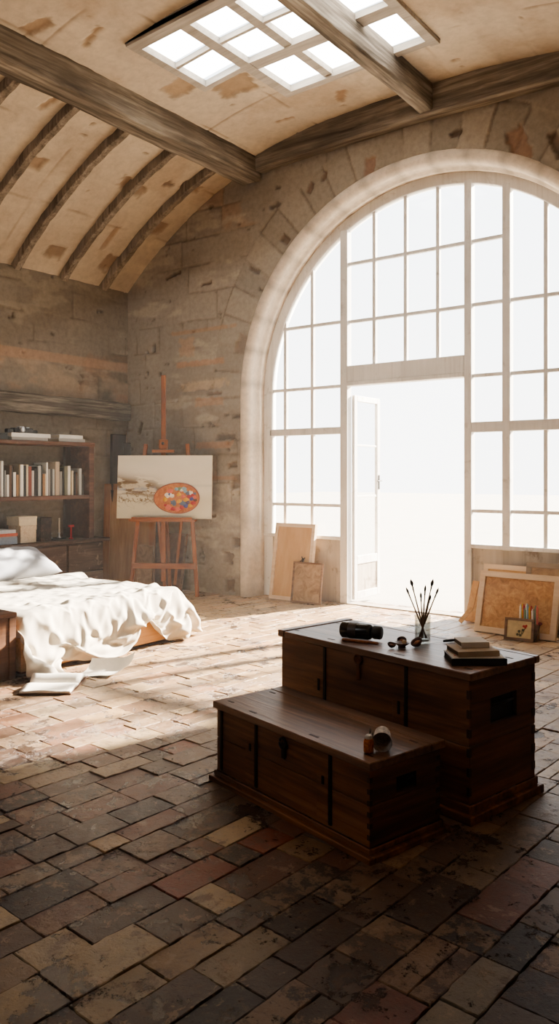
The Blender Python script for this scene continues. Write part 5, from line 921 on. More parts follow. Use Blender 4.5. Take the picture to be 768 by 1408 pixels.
[[-1020,30,30,69,32,31,19,30,32,32,30,34,32,33,32,29,32,32,33,32,30,34,30,32,36,32,31,30,32,31,31,37,37,35,29,29,29,30,36,42,31,27,37,42,20,31,20,30,33,55,46,39,9,31,35,-1,3,25,40,34,2,14,1,-24,-5,-7,27,15,12,-4,9,-17,-22],[280,0,0,-1,2,0,7,1,2,5,0,3,0,-1,0,-1,7,7,3,4,-1,-1,-1,5,12,3,4,0,1,1,1,10,8,6,1,0,-2,-1,10,20,10,-2,-3,0,0,2,12,5,-2,-15,-14,-5,-3,-3,4,-5,-26,-29,-26,3,-4,-14,-28,5,7,-34,-11,6,0,-9,-5,5,10],[70,0,0,30,0,-6,-25,-9,0,11,10,-22,0,0,15,-14,-1,0,7,5,-10,9,-12,14,0,-11,-3,8,0,-8,2,-2,2,-3,15,9,-25,0,0,22,30,-21,-31,0,29,2,-31,0,0,10,45,5,-40,-8,24,-36,0,0,-142,-11,-33,-1,-19,40,44,-15,-16,-11,-10,-17,-12,-4,-4]],
[[-1020,30,30,69,31,28,31,21,31,31,38,33,28,31,31,31,30,30,35,33,31,34,30,34,32,31,31,29,35,30,35,39,33,31,30,30,30,31,39,37,30,34,33,37,31,26,17,28,38,56,38,30,30,37,32,37,-25,10,37,18,39,-4,0,-32,-21,0,6,17,26,24,16,-5,-19],[310,0,0,0,1,-2,4,8,1,6,-3,3,2,-3,3,3,7,1,4,3,1,-2,4,9,4,2,2,2,1,-3,9,12,5,2,1,0,-1,3,14,20,2,-2,-2,-1,-1,1,21,0,-4,-14,-9,-10,-3,-5,-8,0,-13,-21,-15,-8,-40,-5,1,-2,-6,-38,-12,-5,20,-6,-4,-11,13],[70,0,0,31,-8,-13,6,-22,-4,26,-20,6,-13,14,-4,3,-13,5,-1,-2,-3,5,9,-7,1,3,4,-15,4,14,-14,5,-5,-1,18,-7,-15,7,-5,42,4,-24,-25,1,21,25,-47,15,-13,12,31,-19,-12,0,-14,13,-13,0,-138,-26,12,-37,-21,15,38,-13,-15,-14,12,-4,-2,-18,5]],
[[-1020,30,30,69,26,31,31,30,23,32,35,35,31,26,31,33,26,36,35,32,31,30,33,33,31,32,33,30,32,31,36,41,28,30,30,30,31,37,36,35,30,37,32,32,38,33,34,8,44,41,32,28,42,43,45,24,-13,-4,37,38,10,-51,40,-22,-20,0,22,-12,33,32,16,7,-18],[340,0,0,1,-3,1,4,4,7,3,-1,0,5,-4,3,8,4,0,4,0,2,2,7,8,1,1,1,1,1,3,10,13,-2,2,0,-1,3,10,13,13,-5,5,-1,-1,-3,1,-2,21,-5,-7,0,-6,-15,-11,-21,15,-13,-11,-8,-15,-44,-25,21,-12,-8,-21,-3,-23,-11,18,-3,-9,2],[70,0,0,25,-17,-6,4,6,-21,13,-14,-1,2,20,0,-3,-20,1,15,4,-7,-6,-3,11,2,-8,-9,17,0,-11,4,-11,13,2,-4,-11,5,-6,26,12,-15,0,-23,0,13,21,3,-37,19,-3,10,-18,7,-7,21,-23,-6,0,-109,-17,-44,-11,1,-12,5,-9,-9,-18,-8,17,-1,-17,-3]],
[[-1020,30,30,68,25,31,29,30,27,32,34,35,25,30,32,28,34,33,35,31,30,32,35,31,32,32,31,32,29,36,42,28,31,30,31,29,32,40,37,29,34,36,31,31,34,44,30,25,31,29,31,31,47,55,35,-11,12,37,3,20,37,-49,-6,25,-30,2,28,-10,5,37,15,16,2],[370,0,0,2,-3,1,4,3,6,4,1,0,0,0,4,6,4,2,2,1,2,3,11,3,-1,3,0,3,-1,9,16,-1,1,1,1,-2,5,12,12,-2,5,7,0,0,-3,-9,1,16,5,0,-1,6,-26,-28,-9,-5,5,2,5,-29,-46,-39,-9,2,-1,-11,8,-17,-35,11,2,8,-13],[70,0,0,19,-19,-6,12,11,-13,-11,-2,-1,23,-9,12,-23,7,-11,5,9,-15,16,-8,-3,0,10,-3,4,-14,-1,-1,15,-4,-5,4,-11,0,-1,18,-14,1,8,-9,-4,19,-14,8,23,-15,-8,-6,-2,25,9,-21,-18,0,-89,-26,-32,-39,-26,-11,-11,12,-15,14,-15,-23,11,1,0,-11]],
[[-1020,30,30,65,26,31,33,30,26,34,29,32,29,32,39,24,27,37,33,29,31,33,37,30,32,32,29,30,32,38,36,30,31,33,29,30,38,40,30,29,41,31,30,32,39,35,28,29,30,33,24,36,44,53,14,20,45,28,25,4,-4,-9,-5,-18,-4,-17,11,29,-20,21,22,7,23],[400,0,0,2,-2,1,0,4,6,1,7,1,0,-1,-2,8,7,3,1,2,2,5,5,2,3,1,3,1,3,10,10,1,1,3,-1,1,12,11,2,0,12,1,0,-1,-4,-7,7,8,5,3,18,-12,-19,-25,-18,-2,-10,-7,-4,-5,-31,-42,-6,-12,-8,-3,-9,-9,-23,-12,-1,14,9],[70,0,0,11,-17,-4,1,11,17,-6,-13,-1,14,-6,-17,23,-21,6,2,-12,0,25,9,-8,-9,-17,11,-9,0,17,0,-3,-8,6,-13,6,-8,0,4,8,-11,6,-1,-3,7,-11,8,7,-1,17,-25,12,4,7,-29,0,-46,-7,-21,-54,-58,-33,-11,-10,-11,0,-6,-2,-19,-10,0,9,16]],
[[-1020,30,30,61,29,31,32,32,29,29,29,30,34,32,36,31,31,26,30,32,33,36,29,30,35,30,30,31,37,36,30,31,35,29,30,34,43,30,30,38,36,30,31,31,34,32,31,30,32,51,22,24,47,38,26,33,31,42,7,-40,-6,4,5,10,-22,0,11,27,-6,-6,11,32,31],[430,0,0,2,-1,1,1,1,5,4,5,2,1,-2,-1,4,8,5,2,3,3,6,-1,1,6,2,2,3,8,8,2,3,5,-1,1,5,16,1,1,10,8,-1,-1,0,0,1,4,7,-3,-4,14,6,-22,-10,-23,-15,-14,-8,-4,-25,-16,-12,-9,-14,-33,-9,-16,10,-19,-7,-5,-5,14],[70,0,0,4,-13,0,4,-5,12,20,-12,8,-7,-15,-8,5,19,-21,-3,0,5,23,-12,-9,-7,0,0,6,16,-16,-6,1,16,-16,-1,0,0,25,-8,-18,13,-6,1,0,-2,-1,0,4,4,-8,35,-27,11,-2,-23,0,-55,-6,-32,-35,-47,-35,-16,-21,-18,-18,-9,15,-16,-12,-11,2,25]],
[[-1020,30,30,57,32,31,30,32,30,27,32,31,30,35,32,32,31,29,31,27,40,33,29,31,33,29,30,30,44,32,28,36,29,30,30,42,33,30,38,36,30,36,29,31,30,30,28,32,52,47,31,23,31,33,35,20,40,43,-38,-5,0,4,1,0,26,7,-25,16,10,-18,16,24,35],[460,0,0,2,1,-1,1,3,4,4,4,3,0,0,0,6,5,4,-1,5,5,2,1,5,4,1,2,2,13,3,3,7,0,0,2,12,5,3,10,8,3,-2,-1,0,5,3,14,-2,-14,-3,-1,13,-4,-7,-8,-27,-21,-21,-19,-6,-8,-1,-3,-31,-45,-27,15,-1,-8,0,-11,-20,4],[70,0,0,-7,-2,7,-8,0,6,23,5,0,-22,-5,2,4,8,-11,6,-18,3,10,11,-20,-4,9,-9,18,-4,5,-14,14,-14,-5,0,2,21,4,-27,20,-16,9,-4,-2,6,4,22,-6,-32,14,-10,34,-14,-11,1,-17,-58,-25,-20,-36,-39,-29,-13,-37,-10,-17,-9,-7,-8,-2,-14,-19,16]],
[[-1020,30,30,58,31,28,31,31,31,27,34,28,34,33,30,31,31,31,30,34,34,30,31,32,30,30,29,42,34,28,35,34,30,31,31,39,30,29,45,33,30,35,31,29,33,25,29,37,53,44,34,25,31,35,18,43,28,9,-9,0,35,24,1,-4,-3,-10,-10,-12,19,-9,-17,37,34],[490,0,0,2,-2,3,2,3,3,4,-2,9,1,-1,3,6,4,2,-2,6,6,-1,4,5,2,1,1,13,5,-3,11,5,1,1,4,9,3,2,18,7,-2,-3,0,0,9,15,2,-7,-12,-6,0,11,2,7,-11,-32,-21,-33,-22,-4,-7,-9,-5,-33,-21,-16,-4,-11,1,-6,-12,-12,-3],[70,0,0,1,5,-15,-1,0,0,22,-8,12,-11,-13,12,10,0,-7,-13,10,-10,23,-6,-17,5,-10,15,-3,8,-20,19,-11,-7,0,0,16,7,-23,23,-22,10,2,2,-13,4,28,8,-13,-27,2,2,21,1,16,-34,-14,-56,-42,-25,-29,-11,-11,-17,-48,-36,-19,-11,-12,-11,-11,-7,-15,3]],
[[-1020,30,30,60,31,23,31,31,31,36,31,25,33,31,32,29,30,31,31,37,31,31,31,32,31,30,31,42,27,31,38,32,30,31,36,30,30,35,44,31,33,30,31,35,33,31,23,31,54,40,30,36,37,36,36,-8,5,6,44,11,25,35,-29,-8,-16,-8,2,29,-27,-5,3,29,24],[520,0,0,0,1,3,3,3,2,1,0,4,4,4,4,6,0,-2,2,10,2,3,4,5,0,2,3,12,-2,4,10,5,0,2,7,4,3,9,17,3,-3,-1,-2,2,10,15,3,-11,-8,-6,8,-1,1,2,-4,-28,-29,-26,-11,-17,-20,-3,-1,-19,-24,-9,-16,-22,-4,-4,-4,-9,-4],[70,0,0,16,-5,-20,-1,0,0,8,16,-22,-3,8,3,17,-13,-16,0,16,-3,1,-6,-7,0,5,16,2,-21,2,11,-13,0,11,7,-5,-8,21,-23,1,14,8,-17,-4,25,-9,27,-33,-3,9,1,0,11,-16,12,-34,0,0,-130,-23,-35,-5,-7,-30,-27,-18,-26,-14,-13,-13,-17,-12,-8]],
[[-1020,30,30,62,28,22,31,31,32,31,31,29,31,33,30,31,32,31,30,35,31,32,33,31,29,27,39,33,31,35,36,31,28,34,31,28,41,42,33,29,31,27,38,39,40,17,32,34,40,31,32,42,53,38,28,-6,4,11,11,26,51,12,-16,-16,-4,12,-23,25,-8,-17,0,17,-8],[550,0,0,0,3,2,3,3,2,-1,3,4,3,6,4,4,1,-1,3,7,3,4,8,-1,1,-1,10,4,4,8,7,3,-2,5,5,3,13,15,6,1,-2,-7,4,3,3,18,4,-11,-4,5,4,-7,-7,0,-2,-26,-18,-1,-24,-44,-22,-7,-5,-3,-4,-17,-18,-25,-24,5,-4,-4,-11],[70,0,0,26,-13,-22,-1,0,2,17,-6,-12,0,5,15,0,-5,-9,-5,6,4,2,-14,9,-8,19,5,-21,3,5,-8,0,14,-6,8,-8,10,6,-18,2,18,-17,1,2,-2,44,-11,-34,2,-2,1,6,10,2,-13,-23,0,0,0,-175,-22,-23,-9,-11,-14,-10,-34,-21,-29,-3,-17,-8,-9]],
[[-1020,30,30,65,16,31,30,29,32,31,29,30,32,34,32,27,33,31,33,30,33,36,30,30,31,30,36,29,35,37,32,30,32,31,29,32,51,34,29,30,27,35,31,45,34,23,33,31,31,30,31,51,55,41,23,2,25,23,13,-10,7,12,11,19,15,-3,-37,16,-2,-6,-9,-10,11],[580,0,0,1,-1,6,0,5,3,0,3,4,3,6,5,0,1,3,5,3,4,8,2,1,2,3,7,2,6,11,3,2,2,6,2,3,24,11,0,2,-10,2,2,4,2,13,-3,-2,1,8,5,-13,-8,-3,-9,-18,-4,-3,-32,-39,-34,-20,3,-2,-5,-9,-6,-29,-23,-7,-4,-11,-4],[70,0,0,27,-27,-6,11,-8,1,13,-13,-8,7,4,15,-19,-2,0,3,11,-7,-6,11,-8,-2,9,7,-13,7,-6,4,5,-9,17,8,-1,-21,16,-5,2,-15,0,1,3,-8,28,-20,-13,0,-3,-1,10,13,-2,-23,-1,0,-78,-37,-65,-39,-24,-6,-2,-4,-17,-19,-33,-28,-15,-14,-17,-14]],
[[-1020,30,30,69,9,31,31,29,31,31,28,30,34,35,31,27,33,31,31,30,37,36,29,29,32,32,31,30,38,38,30,28,30,33,30,44,44,23,35,31,30,31,35,35,34,28,31,30,38,22,32,223,-130,37,32,23,-18,21,63,19,4,-5,-10,32,27,-6,-42,-2,-4,-12,-10,-7,4],[610,0,0,2,-1,5,0,4,4,2,3,3,3,8,4,0,1,3,5,3,6,9,0,2,4,5,-1,7,9,14,-2,-2,5,6,1,11,26,-20,11,-7,5,-2,0,0,16,-14,5,-2,9,27,-5,-23,3,-3,-13,-22,-22,-7,-3,-40,-18,-21,-6,-17,-4,-3,-1,-24,-10,-14,-12,-19,-12],[70,0,0,28,-31,6,-5,11,-4,8,-15,-7,0,25,0,-21,-3,6,7,6,-3,-13,16,-9,5,5,-12,13,-14,12,0,-12,8,9,0,-17,6,-19,4,-4,0,0,0,0,5,-5,-22,-2,-6,12,-6,-4,22,-5,11,0,0,0,-127,-39,-40,-35,-14,-16,5,-16,-12,-34,-20,-15,-17,-29,-22]],
[[-1020,30,30,70,5,32,32,30,28,31,24,37,38,28,29,32,29,32,30,35,38,31,29,30,32,31,29,40,36,34,30,28,33,28,39,41,36,27,33,34,30,31,31,35,30,32,31,30,32,30,31,35,40,36,45,70,-51,51,2,43,14,-12,-21,53,20,-10,-32,-13,-7,-2,2,-26,13],[640,0,0,3,-1,2,3,3,5,3,3,2,7,5,1,3,1,7,2,1,10,7,-2,5,4,1,6,12,8,3,-10,10,3,-8,14,17,-20,20,-6,-1,-2,-4,-3,11,-8,17,0,-26,36,21,-5,-15,5,11,-15,-32,-28,-3,-7,-15,-10,-17,-27,-27,-8,-4,1,-6,-6,-13,-28,-19,-13],[70,0,0,27,-32,-4,1,7,14,0,-22,9,-8,24,-15,-6,15,7,-3,-19,1,10,-10,9,0,-7,8,-5,-4,-4,-7,7,-1,-6,-6,-3,-15,4,-9,-7,-2,-1,-4,6,-7,-10,-1,55,-51,4,-6,-7,11,9,-1,-21,62,-117,-34,-18,-35,-35,-23,-14,-10,-14,-9,-16,-18,-19,-25,-29,-20]],
[[-1020,30,30,69,5,31,31,31,29,30,29,31,38,30,28,31,30,29,32,38,35,30,30,32,32,28,37,37,34,31,30,30,29,33,40,42,29,35,34,29,31,31,31,30,35,29,25,42,28,31,30,32,18,34,51,70,-10,33,24,17,-40,8,13,21,43,-24,4,1,13,-9,-20,-32,4],[670,0,0,4,-1,2,3,3,4,-1,4,6,7,-2,10,2,-6,11,-1,11,8,-4,7,2,-3,9,0,3,2,9,0,-7,12,-11,23,-27,2,34,-6,-13,-3,-5,4,8,10,-21,28,-40,44,17,-2,-3,34,11,-32,-19,-33,-12,-9,4,-22,1,-30,-37,-14,-7,-2,-2,-17,-10,-18,-9,-10],[70,0,0,25,-32,-2,0,1,13,-11,17,-18,8,-9,10,-1,-11,14,-14,0,1,-5,2,-2,0,0,0,0,0,-25,-1,-1,4,-13,-1,37,-59,3,-11,-5,-2,0,-2,0,-14,-15,15,90,-82,2,-5,-6,13,4,-5,16,-49,-20,-9,-31,-18,-38,-39,-31,-8,-3,-15,-18,0,-24,-35,-14,-22]],
[[-1020,30,30,65,7,31,31,31,31,29,29,36,34,26,29,29,31,30,35,38,33,29,30,32,30,32,37,40,30,31,30,28,30,39,43,29,31,39,37,27,29,30,28,39,34,27,23,35,33,32,33,28,12,32,50,55,48,23,24,-26,-17,48,13,-26,9,17,15,27,4,-23,-29,-21,-6],[700,0,0,5,0,2,3,2,-2,7,-7,20,3,-6,10,-9,7,7,4,6,-8,11,-5,0,11,-4,-2,-4,14,-11,1,13,-4,17,-21,7,16,9,3,-19,-15,1,19,-24,24,-25,44,-47,32,9,-2,31,40,9,-31,-16,-2,-25,-26,-7,-18,4,-28,-13,-10,-14,-18,-21,-11,-2,-3,-5,-6],[70,0,0,23,-31,-1,0,0,-5,9,-9,12,-3,-9,0,0,0,0,0,-18,18,-24,24,-32,2,-5,-11,-13,1,-3,-1,6,-5,-5,-19,0,2,-9,-9,-4,-4,-2,9,-18,-20,-9,28,-7,9,-1,0,1,15,-1,-5,6,5,-21,-24,-45,-38,26,-42,-31,-26,-17,-20,-5,-17,-22,-13,-20,-23]],
[[-1020,30,30,64,28,9,31,31,30,32,32,32,28,30,27,31,31,33,36,36,29,31,30,32,28,38,40,33,31,30,30,27,34,45,33,30,39,35,33,25,31,24,41,36,36,29,27,20,36,29,39,12,23,33,38,42,41,44,45,20,-72,12,40,15,10,15,13,13,-11,-26,-21,-1,-2],[730,0,0,4,-5,-1,3,-1,8,3,-7,17,-10,14,-15,17,7,-4,-10,0,12,-2,6,-3,-12,7,-7,22,-18,6,6,15,4,-9,-14,2,39,-5,-2,-28,-5,24,1,-37,7,17,38,-44,-7,22,5,55,36,-2,-17,-9,-6,6,-45,-43,6,-16,8,-5,0,-27,-26,-28,-10,-2,1,2,-2],[70,0,0,11,-15,-10,0,0,0,0,0,-13,13,-25,25,-27,4,-8,31,-56,1,-2,0,-5,-3,-10,-14,-1,-4,1,1,7,-6,-19,-8,0,-1,-10,-6,-3,-4,10,-5,-22,-14,-1,25,-11,-1,0,6,17,8,-6,-7,-3,-5,8,-16,-33,1,-29,-8,-22,-21,-29,-29,-31,-17,-8,-11,-20,-21]],
[[-1020,30,30,65,28,24,14,31,30,34,31,31,23,31,32,30,29,37,35,31,31,30,31,29,36,39,36,30,31,31,31,30,39,39,28,36,39,33,26,28,25,30,37,50,17,29,34,29,17,29,50,16,28,31,30,31,30,47,53,47,-58,9,-24,18,14,32,24,8,-10,-20,14,13,-4],[760,0,0,3,-4,-5,-6,4,7,-4,15,2,-18,1,8,-4,14,-9,4,-7,3,9,-12,-9,9,-2,2,0,5,6,6,6,-3,-17,14,26,5,-4,-22,-15,25,11,-25,-5,31,16,-10,-14,-30,17,0,53,35,-12,15,11,20,-14,-41,-42,-10,-21,-13,27,8,-19,-38,-21,-19,-5,-17,-20,-14],[70,0,0,3,-14,-20,17,-44,6,-7,17,-9,-18,-4,2,-4,5,-15,-6,-9,-2,2,-6,-4,-6,-13,-7,-1,0,0,0,0,-12,-14,3,2,-11,-8,-3,-4,9,1,-9,-15,21,-8,-9,-7,-21,-3,17,17,11,-5,-2,-2,6,-4,-11,-17,-19,-22,-10,-11,-20,-24,-37,-27,-20,-11,-10,-7,-16]],
[[-1020,30,30,64,30,24,15,28,31,38,29,19,30,30,32,31,32,39,29,31,32,31,32,27,41,40,30,29,34,30,30,36,35,34,27,44,35,29,26,27,29,37,37,29,31,31,31,28,31,20,43,20,31,33,22,25,30,40,52,49,3,-48,-29,-3,17,25,29,20,8,10,14,-14,-18],[790,0,0,3,-3,-5,-6,-5,3,8,12,-16,-8,-3,0,2,3,12,-13,2,0,0,0,-14,8,7,9,-9,9,-5,10,-6,-4,-4,30,2,0,-11,-23,20,13,-12,-15,25,5,-6,5,-22,11,-29,10,45,17,5,42,29,15,-16,-43,-18,-32,-9,-23,-31,-4,35,-14,-11,-12,-29,-25,-15,-12],[70,0,0,-8,-10,-20,-27,-15,1,3,16,-21,-13,-7,-2,-1,-4,-6,-12,-2,-4,-1,-1,-8,-11,-8,5,-8,-1,-2,1,-10,-8,-7,12,-15,-8,-5,-4,6,2,-7,-7,6,-3,-6,-6,-5,-12,-17,11,15,3,5,13,5,-1,-10,-13,-6,-32,-2,-4,-18,-19,-17,-31,-25,-20,-13,-18,-13,-2]],
[[-1020,30,30,62,32,16,27,22,31,39,30,17,30,30,31,31,34,35,31,32,32,31,28,38,37,35,30,31,34,31,32,38,31,25,41,42,31,22,32,31,30,33,34,31,31,28,23,42,32,20,35,23,35,31,20,24,32,33,41,41,26,-26,-46,-18,3,19,19,15,5,16,43,-12,-19],[820,0,0,0,0,-9,-2,-6,1,17,2,-19,-8,-3,-2,8,3,-10,-3,8,2,-5,-12,6,5,18,-11,-6,6,-3,2,2,-11,21,0,12,-6,-29,-1,9,9,-13,1,7,7,21,-32,-4,-25,27,-13,22,4,23,54,36,10,-3,-22,-4,-18,-38,-25,-35,-16,15,12,-11,-26,-27,3,-22,-12],[70,0,0,-22,-6,-26,-16,-22,-3,23,-6,-24,-13,-7,-5,4,-9,-17,-5,3,-3,-5,-7,-7,-7,6,-11,-6,-3,-3,-3,-9,-7,12,-14,-11,-6,-2,-3,0,2,-5,-3,-4,-6,-2,3,-9,-3,-16,-2,-3,10,6,21,11,-3,-7,-11,-5,-25,-19,9,-12,-19,-18,-20,-23,-6,-17,-16,-19,0]],
[[-1020,30,30,68,23,14,25,27,31,40,26,21,29,30,31,33,34,31,34,30,31,31,32,42,34,29,32,36,29,31,34,34,29,35,46,29,26,31,32,30,32,32,31,31,29,31,11,44,34,28,30,30,32,27,25,23,33,32,30,33,33,-7,-44,-26,-10,18,-1,2,16,23,37,9,-18],[850,0,0,1,-2,-9,-4,-3,1,18,-7,-17,-6,-4,-3,-2,-2,-1,7,-6,-3,-6,0,11,16,-7,-10,7,-10,4,-3,-2,11,-3,18,-11,-20,-10,4,8,-7,-6,2,16,26,-3,-43,-15,-6,10,8,5,-7,31,51,44,7,-5,16,9,-7,-45,-30,-30,-17,-1,-24,-12,4,-25,7,1,-18],[70,0,0,-19,-21,-26,-20,-14,-6,26,-19,-25,-10,-7,-8,-9,-10,-6,1,-6,-5,-5,-4,-9,6,-7,-11,-4,-6,0,-7,-8,5,-9,-12,-6,-3,-5,-1,0,-2,-3,-3,-5,-6,-7,9,-3,-9,-11,-9,-10,2,8,22,18,-2,-5,-1,-6,-16,-25,7,-7,-14,-18,-11,-17,-22,-18,14,-28,-3]],
[[-1020,30,30,66,14,22,27,27,30,40,18,29,31,31,31,34,30,30,34,32,31,30,38,39,31,26,38,31,32,32,33,31,34,40,35,30,25,34,32,32,32,29,31,28,33,27,5,43,32,30,36,36,28,23,21,27,36,33,23,31,29,5,-30,-9,-9,-32,12,-19,13,33,24,23,-1],[880,0,0,1,-8,-4,-3,-2,-1,13,-16,-8,-3,-1,-3,-3,-7,-4,0,-1,-1,-7,13,10,-1,-17,3,-5,-2,1,0,6,-5,8,0,-8,-23,-1,5,-8,-1,-12,13,35,14,-20,-39,-8,4,8,-7,-12,12,29,41,28,12,11,34,21,-5,-37,-28,-22,-27,-16,-27,-26,-1,8,5,14,-8],[70,0,0,-28,-27,-21,-16,-16,-9,17,-28,-17,-4,0,-10,-15,-16,-7,-3,-5,-2,-7,1,-5,-5,-11,-9,-6,-6,-2,-5,1,-9,-9,-8,-5,-3,-4,-2,-4,-1,0,-4,-6,-9,-3,9,-4,-8,-8,-8,-10,-4,4,14,7,9,2,11,-1,-16,-24,-3,-13,-10,-2,-20,-1,-24,-10,17,-3,-27]],
[[-1020,30,30,62,13,27,27,27,27,37,22,30,33,30,29,34,32,32,36,27,30,35,34,36,28,34,35,32,31,32,32,29,41,40,31,24,34,31,33,32,31,28,30,26,33,23,16,23,29,38,41,36,28,20,24,28,33,32,19,32,28,9,-4,2,-13,-36,-19,-8,8,19,9,11,30],[910,0,0,0,-7,-3,-3,-2,-3,6,-14,-4,0,-4,-9,-3,0,-2,1,-9,-8,8,-1,10,-16,0,-8,0,4,-3,3,-12,11,4,-8,-23,-8,1,0,-5,-7,-16,22,34,5,-25,-30,22,8,-12,-16,-5,14,27,25,18,6,28,40,26,-3,-21,-20,-19,-22,-15,-33,-24,-8,4,-2,3,-7],[70,0,0,-39,-27,-16,-16,-17,-14,6,-26,-10,3,-9,-19,-18,0,-5,-6,-12,-8,0,-8,-3,-11,-7,-14,-3,1,-6,-2,-6,-9,-12,-5,-2,-7,-2,-4,-3,-3,2,-4,-5,-9,-1,6,-3,-7,-8,-8,-8,-4,4,2,-1,3,13,20,4,-14,-19,-12,-11,-10,21,-13,-15,-16,-12,22,17,0]],
[[-1020,30,30,50,27,27,27,27,28,26,32,30,29,31,34,29,32,34,32,31,30,33,39,25,34,36,32,32,32,31,29,38,38,35,25,33,33,31,33,32,22,36,32,20,24,27,24,21,18,36,43,40,20,28,28,31,22,14,32,37,24,18,16,8,-17,-26,-29,1,-12,-11,25,16,6],[940,0,0,-4,-2,-3,-3,-2,-3,-5,-4,-5,-5,-4,-2,-5,-4,-2,-4,-3,-5,-2,9,-15,-3,-3,0,0,-3,-2,-10,5,-3,-2,-20,-6,-7,-1,-8,-3,-24,3,26,32,-19,-15,-20,24,25,-22,-8,0,22,12,11,-2,25,34,38,5,24,-12,-9,-12,-18,-11,-24,-28,-9,-15,7,2,-2],[70,0,0,-51,-16,-16,-16,-17,-15,-19,-9,-10,-9,-11,-7,-18,-6,-8,-8,-7,-9,-8,-3,-12,-8,-11,-3,-4,-6,-4,-6,-8,-11,-8,-2,-7,-5,-3,-4,-3,5,-5,-5,-3,-1,-5,-2,-7,-1,-8,-6,-5,11,-9,-10,-3,-1,29,10,1,-2,-15,-11,-11,-7,22,2,-11,-13,-15,-6,9,27]],
[[-1020,30,30,57,27,27,28,28,28,28,29,30,29,31,29,30,34,32,27,29,35,36,27,32,37,33,31,31,30,30,33,39,38,26,33,33,32,29,34,25,31,32,25,23,29,18,33,10,18,33,38,29,33,31,42,17,16,13,35,29,21,37,32,-2,-11,-19,-23,0,-22,-17,-3,20,12],[970,0,0,-4,-2,-3,-4,-3,-3,-5,-4,-5,-3,-2,-3,-5,-2,-4,-9,-6,-1,1,-12,-4,-4,-1,-3,-6,-5,-7,0,-7,-2,-17,-6,-11,2,-9,-3,-22,-4,-5,28,22,-11,-26,-8,34,25,-18,5,13,12,-9,-16,27,28,32,15,23,28,2,-5,-14,-11,-8,-14,-17,-17,-25,-4,8,0],[70,0,0,-45,-16,-15,-16,-14,-16,-14,-12,-9,-13,-19,-20,-5,-13,-13,-13,-11,-8,-8,-12,-9,-13,-6,-5,-6,-5,-6,-5,-13,-11,-2,-7,-7,-1,-4,-3,2,-1,-4,-5,-8,-1,3,-6,-5,-2,-9,-4,14,-2,-16,-6,-6,4,24,-7,4,7,-1,-8,-12,-4,14,9,-11,11,2,-29,-5,14]],
[[-1020,30,30,63,27,28,27,27,28,28,27,27,29,33,30,31,32,29,30,29,35,29,31,36,34,31,30,31,30,31,35,39,30,33,34,31,30,30,31,30,30,21,26,28,30,6,44,27,-4,34,29,27,19,40,38,23,14,17,20,21,39,30,35,8,-6,-3,-13,-1,-18,-29,-27,0,16],[1000,0,0,-4,-3,-2,-3,-3,-2,-6,-4,-5,-3,-1,-5,-5,-4,-6,-6,-6,-5,-9,-5,-4,-5,-5,-7,-7,-8,-5,-8,-8,-13,-7,-10,3,-7,-11,-10,-13,-11,23,4,10,-5,-30,5,22,32,9,13,15,-32,-21,26,23,27,26,25,25,-16,31,10,-7,-12,-5,0,-9,-20,-26,-23,5,1],[70,0,0,-38,-16,-17,-16,-17,-17,-17,-16,-15,-15,-18,-10,-17,-16,-13,-11,-11,-16,-11,-8,-13,-11,-8,-6,-7,-6,-5,-11,-13,-4,-7,-10,0,-3,-4,-2,0,-1,9,-16,-13,-5,10,-5,-2,-3,0,3,-3,0,0,0,12,-8,-4,0,0,0,7,13,-16,9,-14,12,-14,6,22,7,-17,0]]]
def bedspread():
    d = np.array(FOLDS).transpose(0, 2, 1)
    q = np.cumsum(d, axis=1)
    V = q.reshape(-1, 3) / 1000.0 + np.array([-6, 4.7, .4])
    o = np_mesh('bedspread', V, grid(d.shape[1], d.shape[0]), M['linen'], None, True)
    m = o.modifiers.new('smoothing', 'SMOOTH'); m.factor = 0.4; m.iterations = 2
    s = o.modifiers.new('subdivision', 'SUBSURF'); s.levels = 1; s.render_levels = 2
    t = o.modifiers.new('thickness', 'SOLIDIFY'); t.thickness = .004; t.offset = 0
    return tag(o, 'rumpled cream linen bedspread hanging over the foot of the bed', 'bedspread')
bedspread()

def pillow(label, loc, rot, dims):
    lx, ly, lz = dims
    bm = bmesh.new(); nu, nv = 40, 30; g = {}
    r = random.Random(3)
    for side in (1, -1):
        for i in range(nu + 1):
            for j in range(nv + 1):
                u = i / nu * 2 - 1; v = j / nv * 2 - 1
                edge = (i in (0, nu)) or (j in (0, nv))
                if edge and side == -1: g[(i, j, -1)] = g[(i, j, 1)]; continue
                th = (max(0, 1 - abs(u) ** 2.6) * max(0, 1 - abs(v) ** 2.6)) ** 0.5
                pinch = 1 - .07 * (1 - abs(v) ** 2) * abs(u) ** 3; pin2 = 1 - .07 * (1 - abs(u) ** 2) * abs(v) ** 3
                wr = .010 * math.sin(u * 9 + v * 4 + 2 * math.sin(v * 5)) * th + .008 * math.sin(v * 13 - u * 5) * (1 - th * .6) * th
                g[(i, j, side)] = bm.verts.new((u * lx / 2 * pinch, v * ly / 2 * pin2, side * lz / 2 * th + wr))
    for side in (1, -1):
        for i in range(nu):
            for j in range(nv):
                f = [g[(i, j, side)], g[(i + 1, j, side)], g[(i + 1, j + 1, side)], g[(i, j + 1, side)]]
                try: bm.faces.new(f if side == 1 else f[::-1])
                except ValueError: pass
    me = bpy.data.meshes.new('pillow'); bm.to_mesh(me); bm.free(); me.materials.append(M['pillow'])
    for p in me.polygons: p.use_smooth = True
    o = bpy.data.objects.new('pillow', me); COL.objects.link(o); o.location = loc; o.rotation_euler = rot
    return tag(o, label, 'pillow')
pillow('pale grey pillow propped at the head of the bed', (-7.2, 4.96, .615), (0, math.radians(25), 0), (.52, .92, .24))
nb = thing('storage_bench', 'brown wooden box standing at the near corner of the bed', 'box', (-5.48, 3.30, 0))
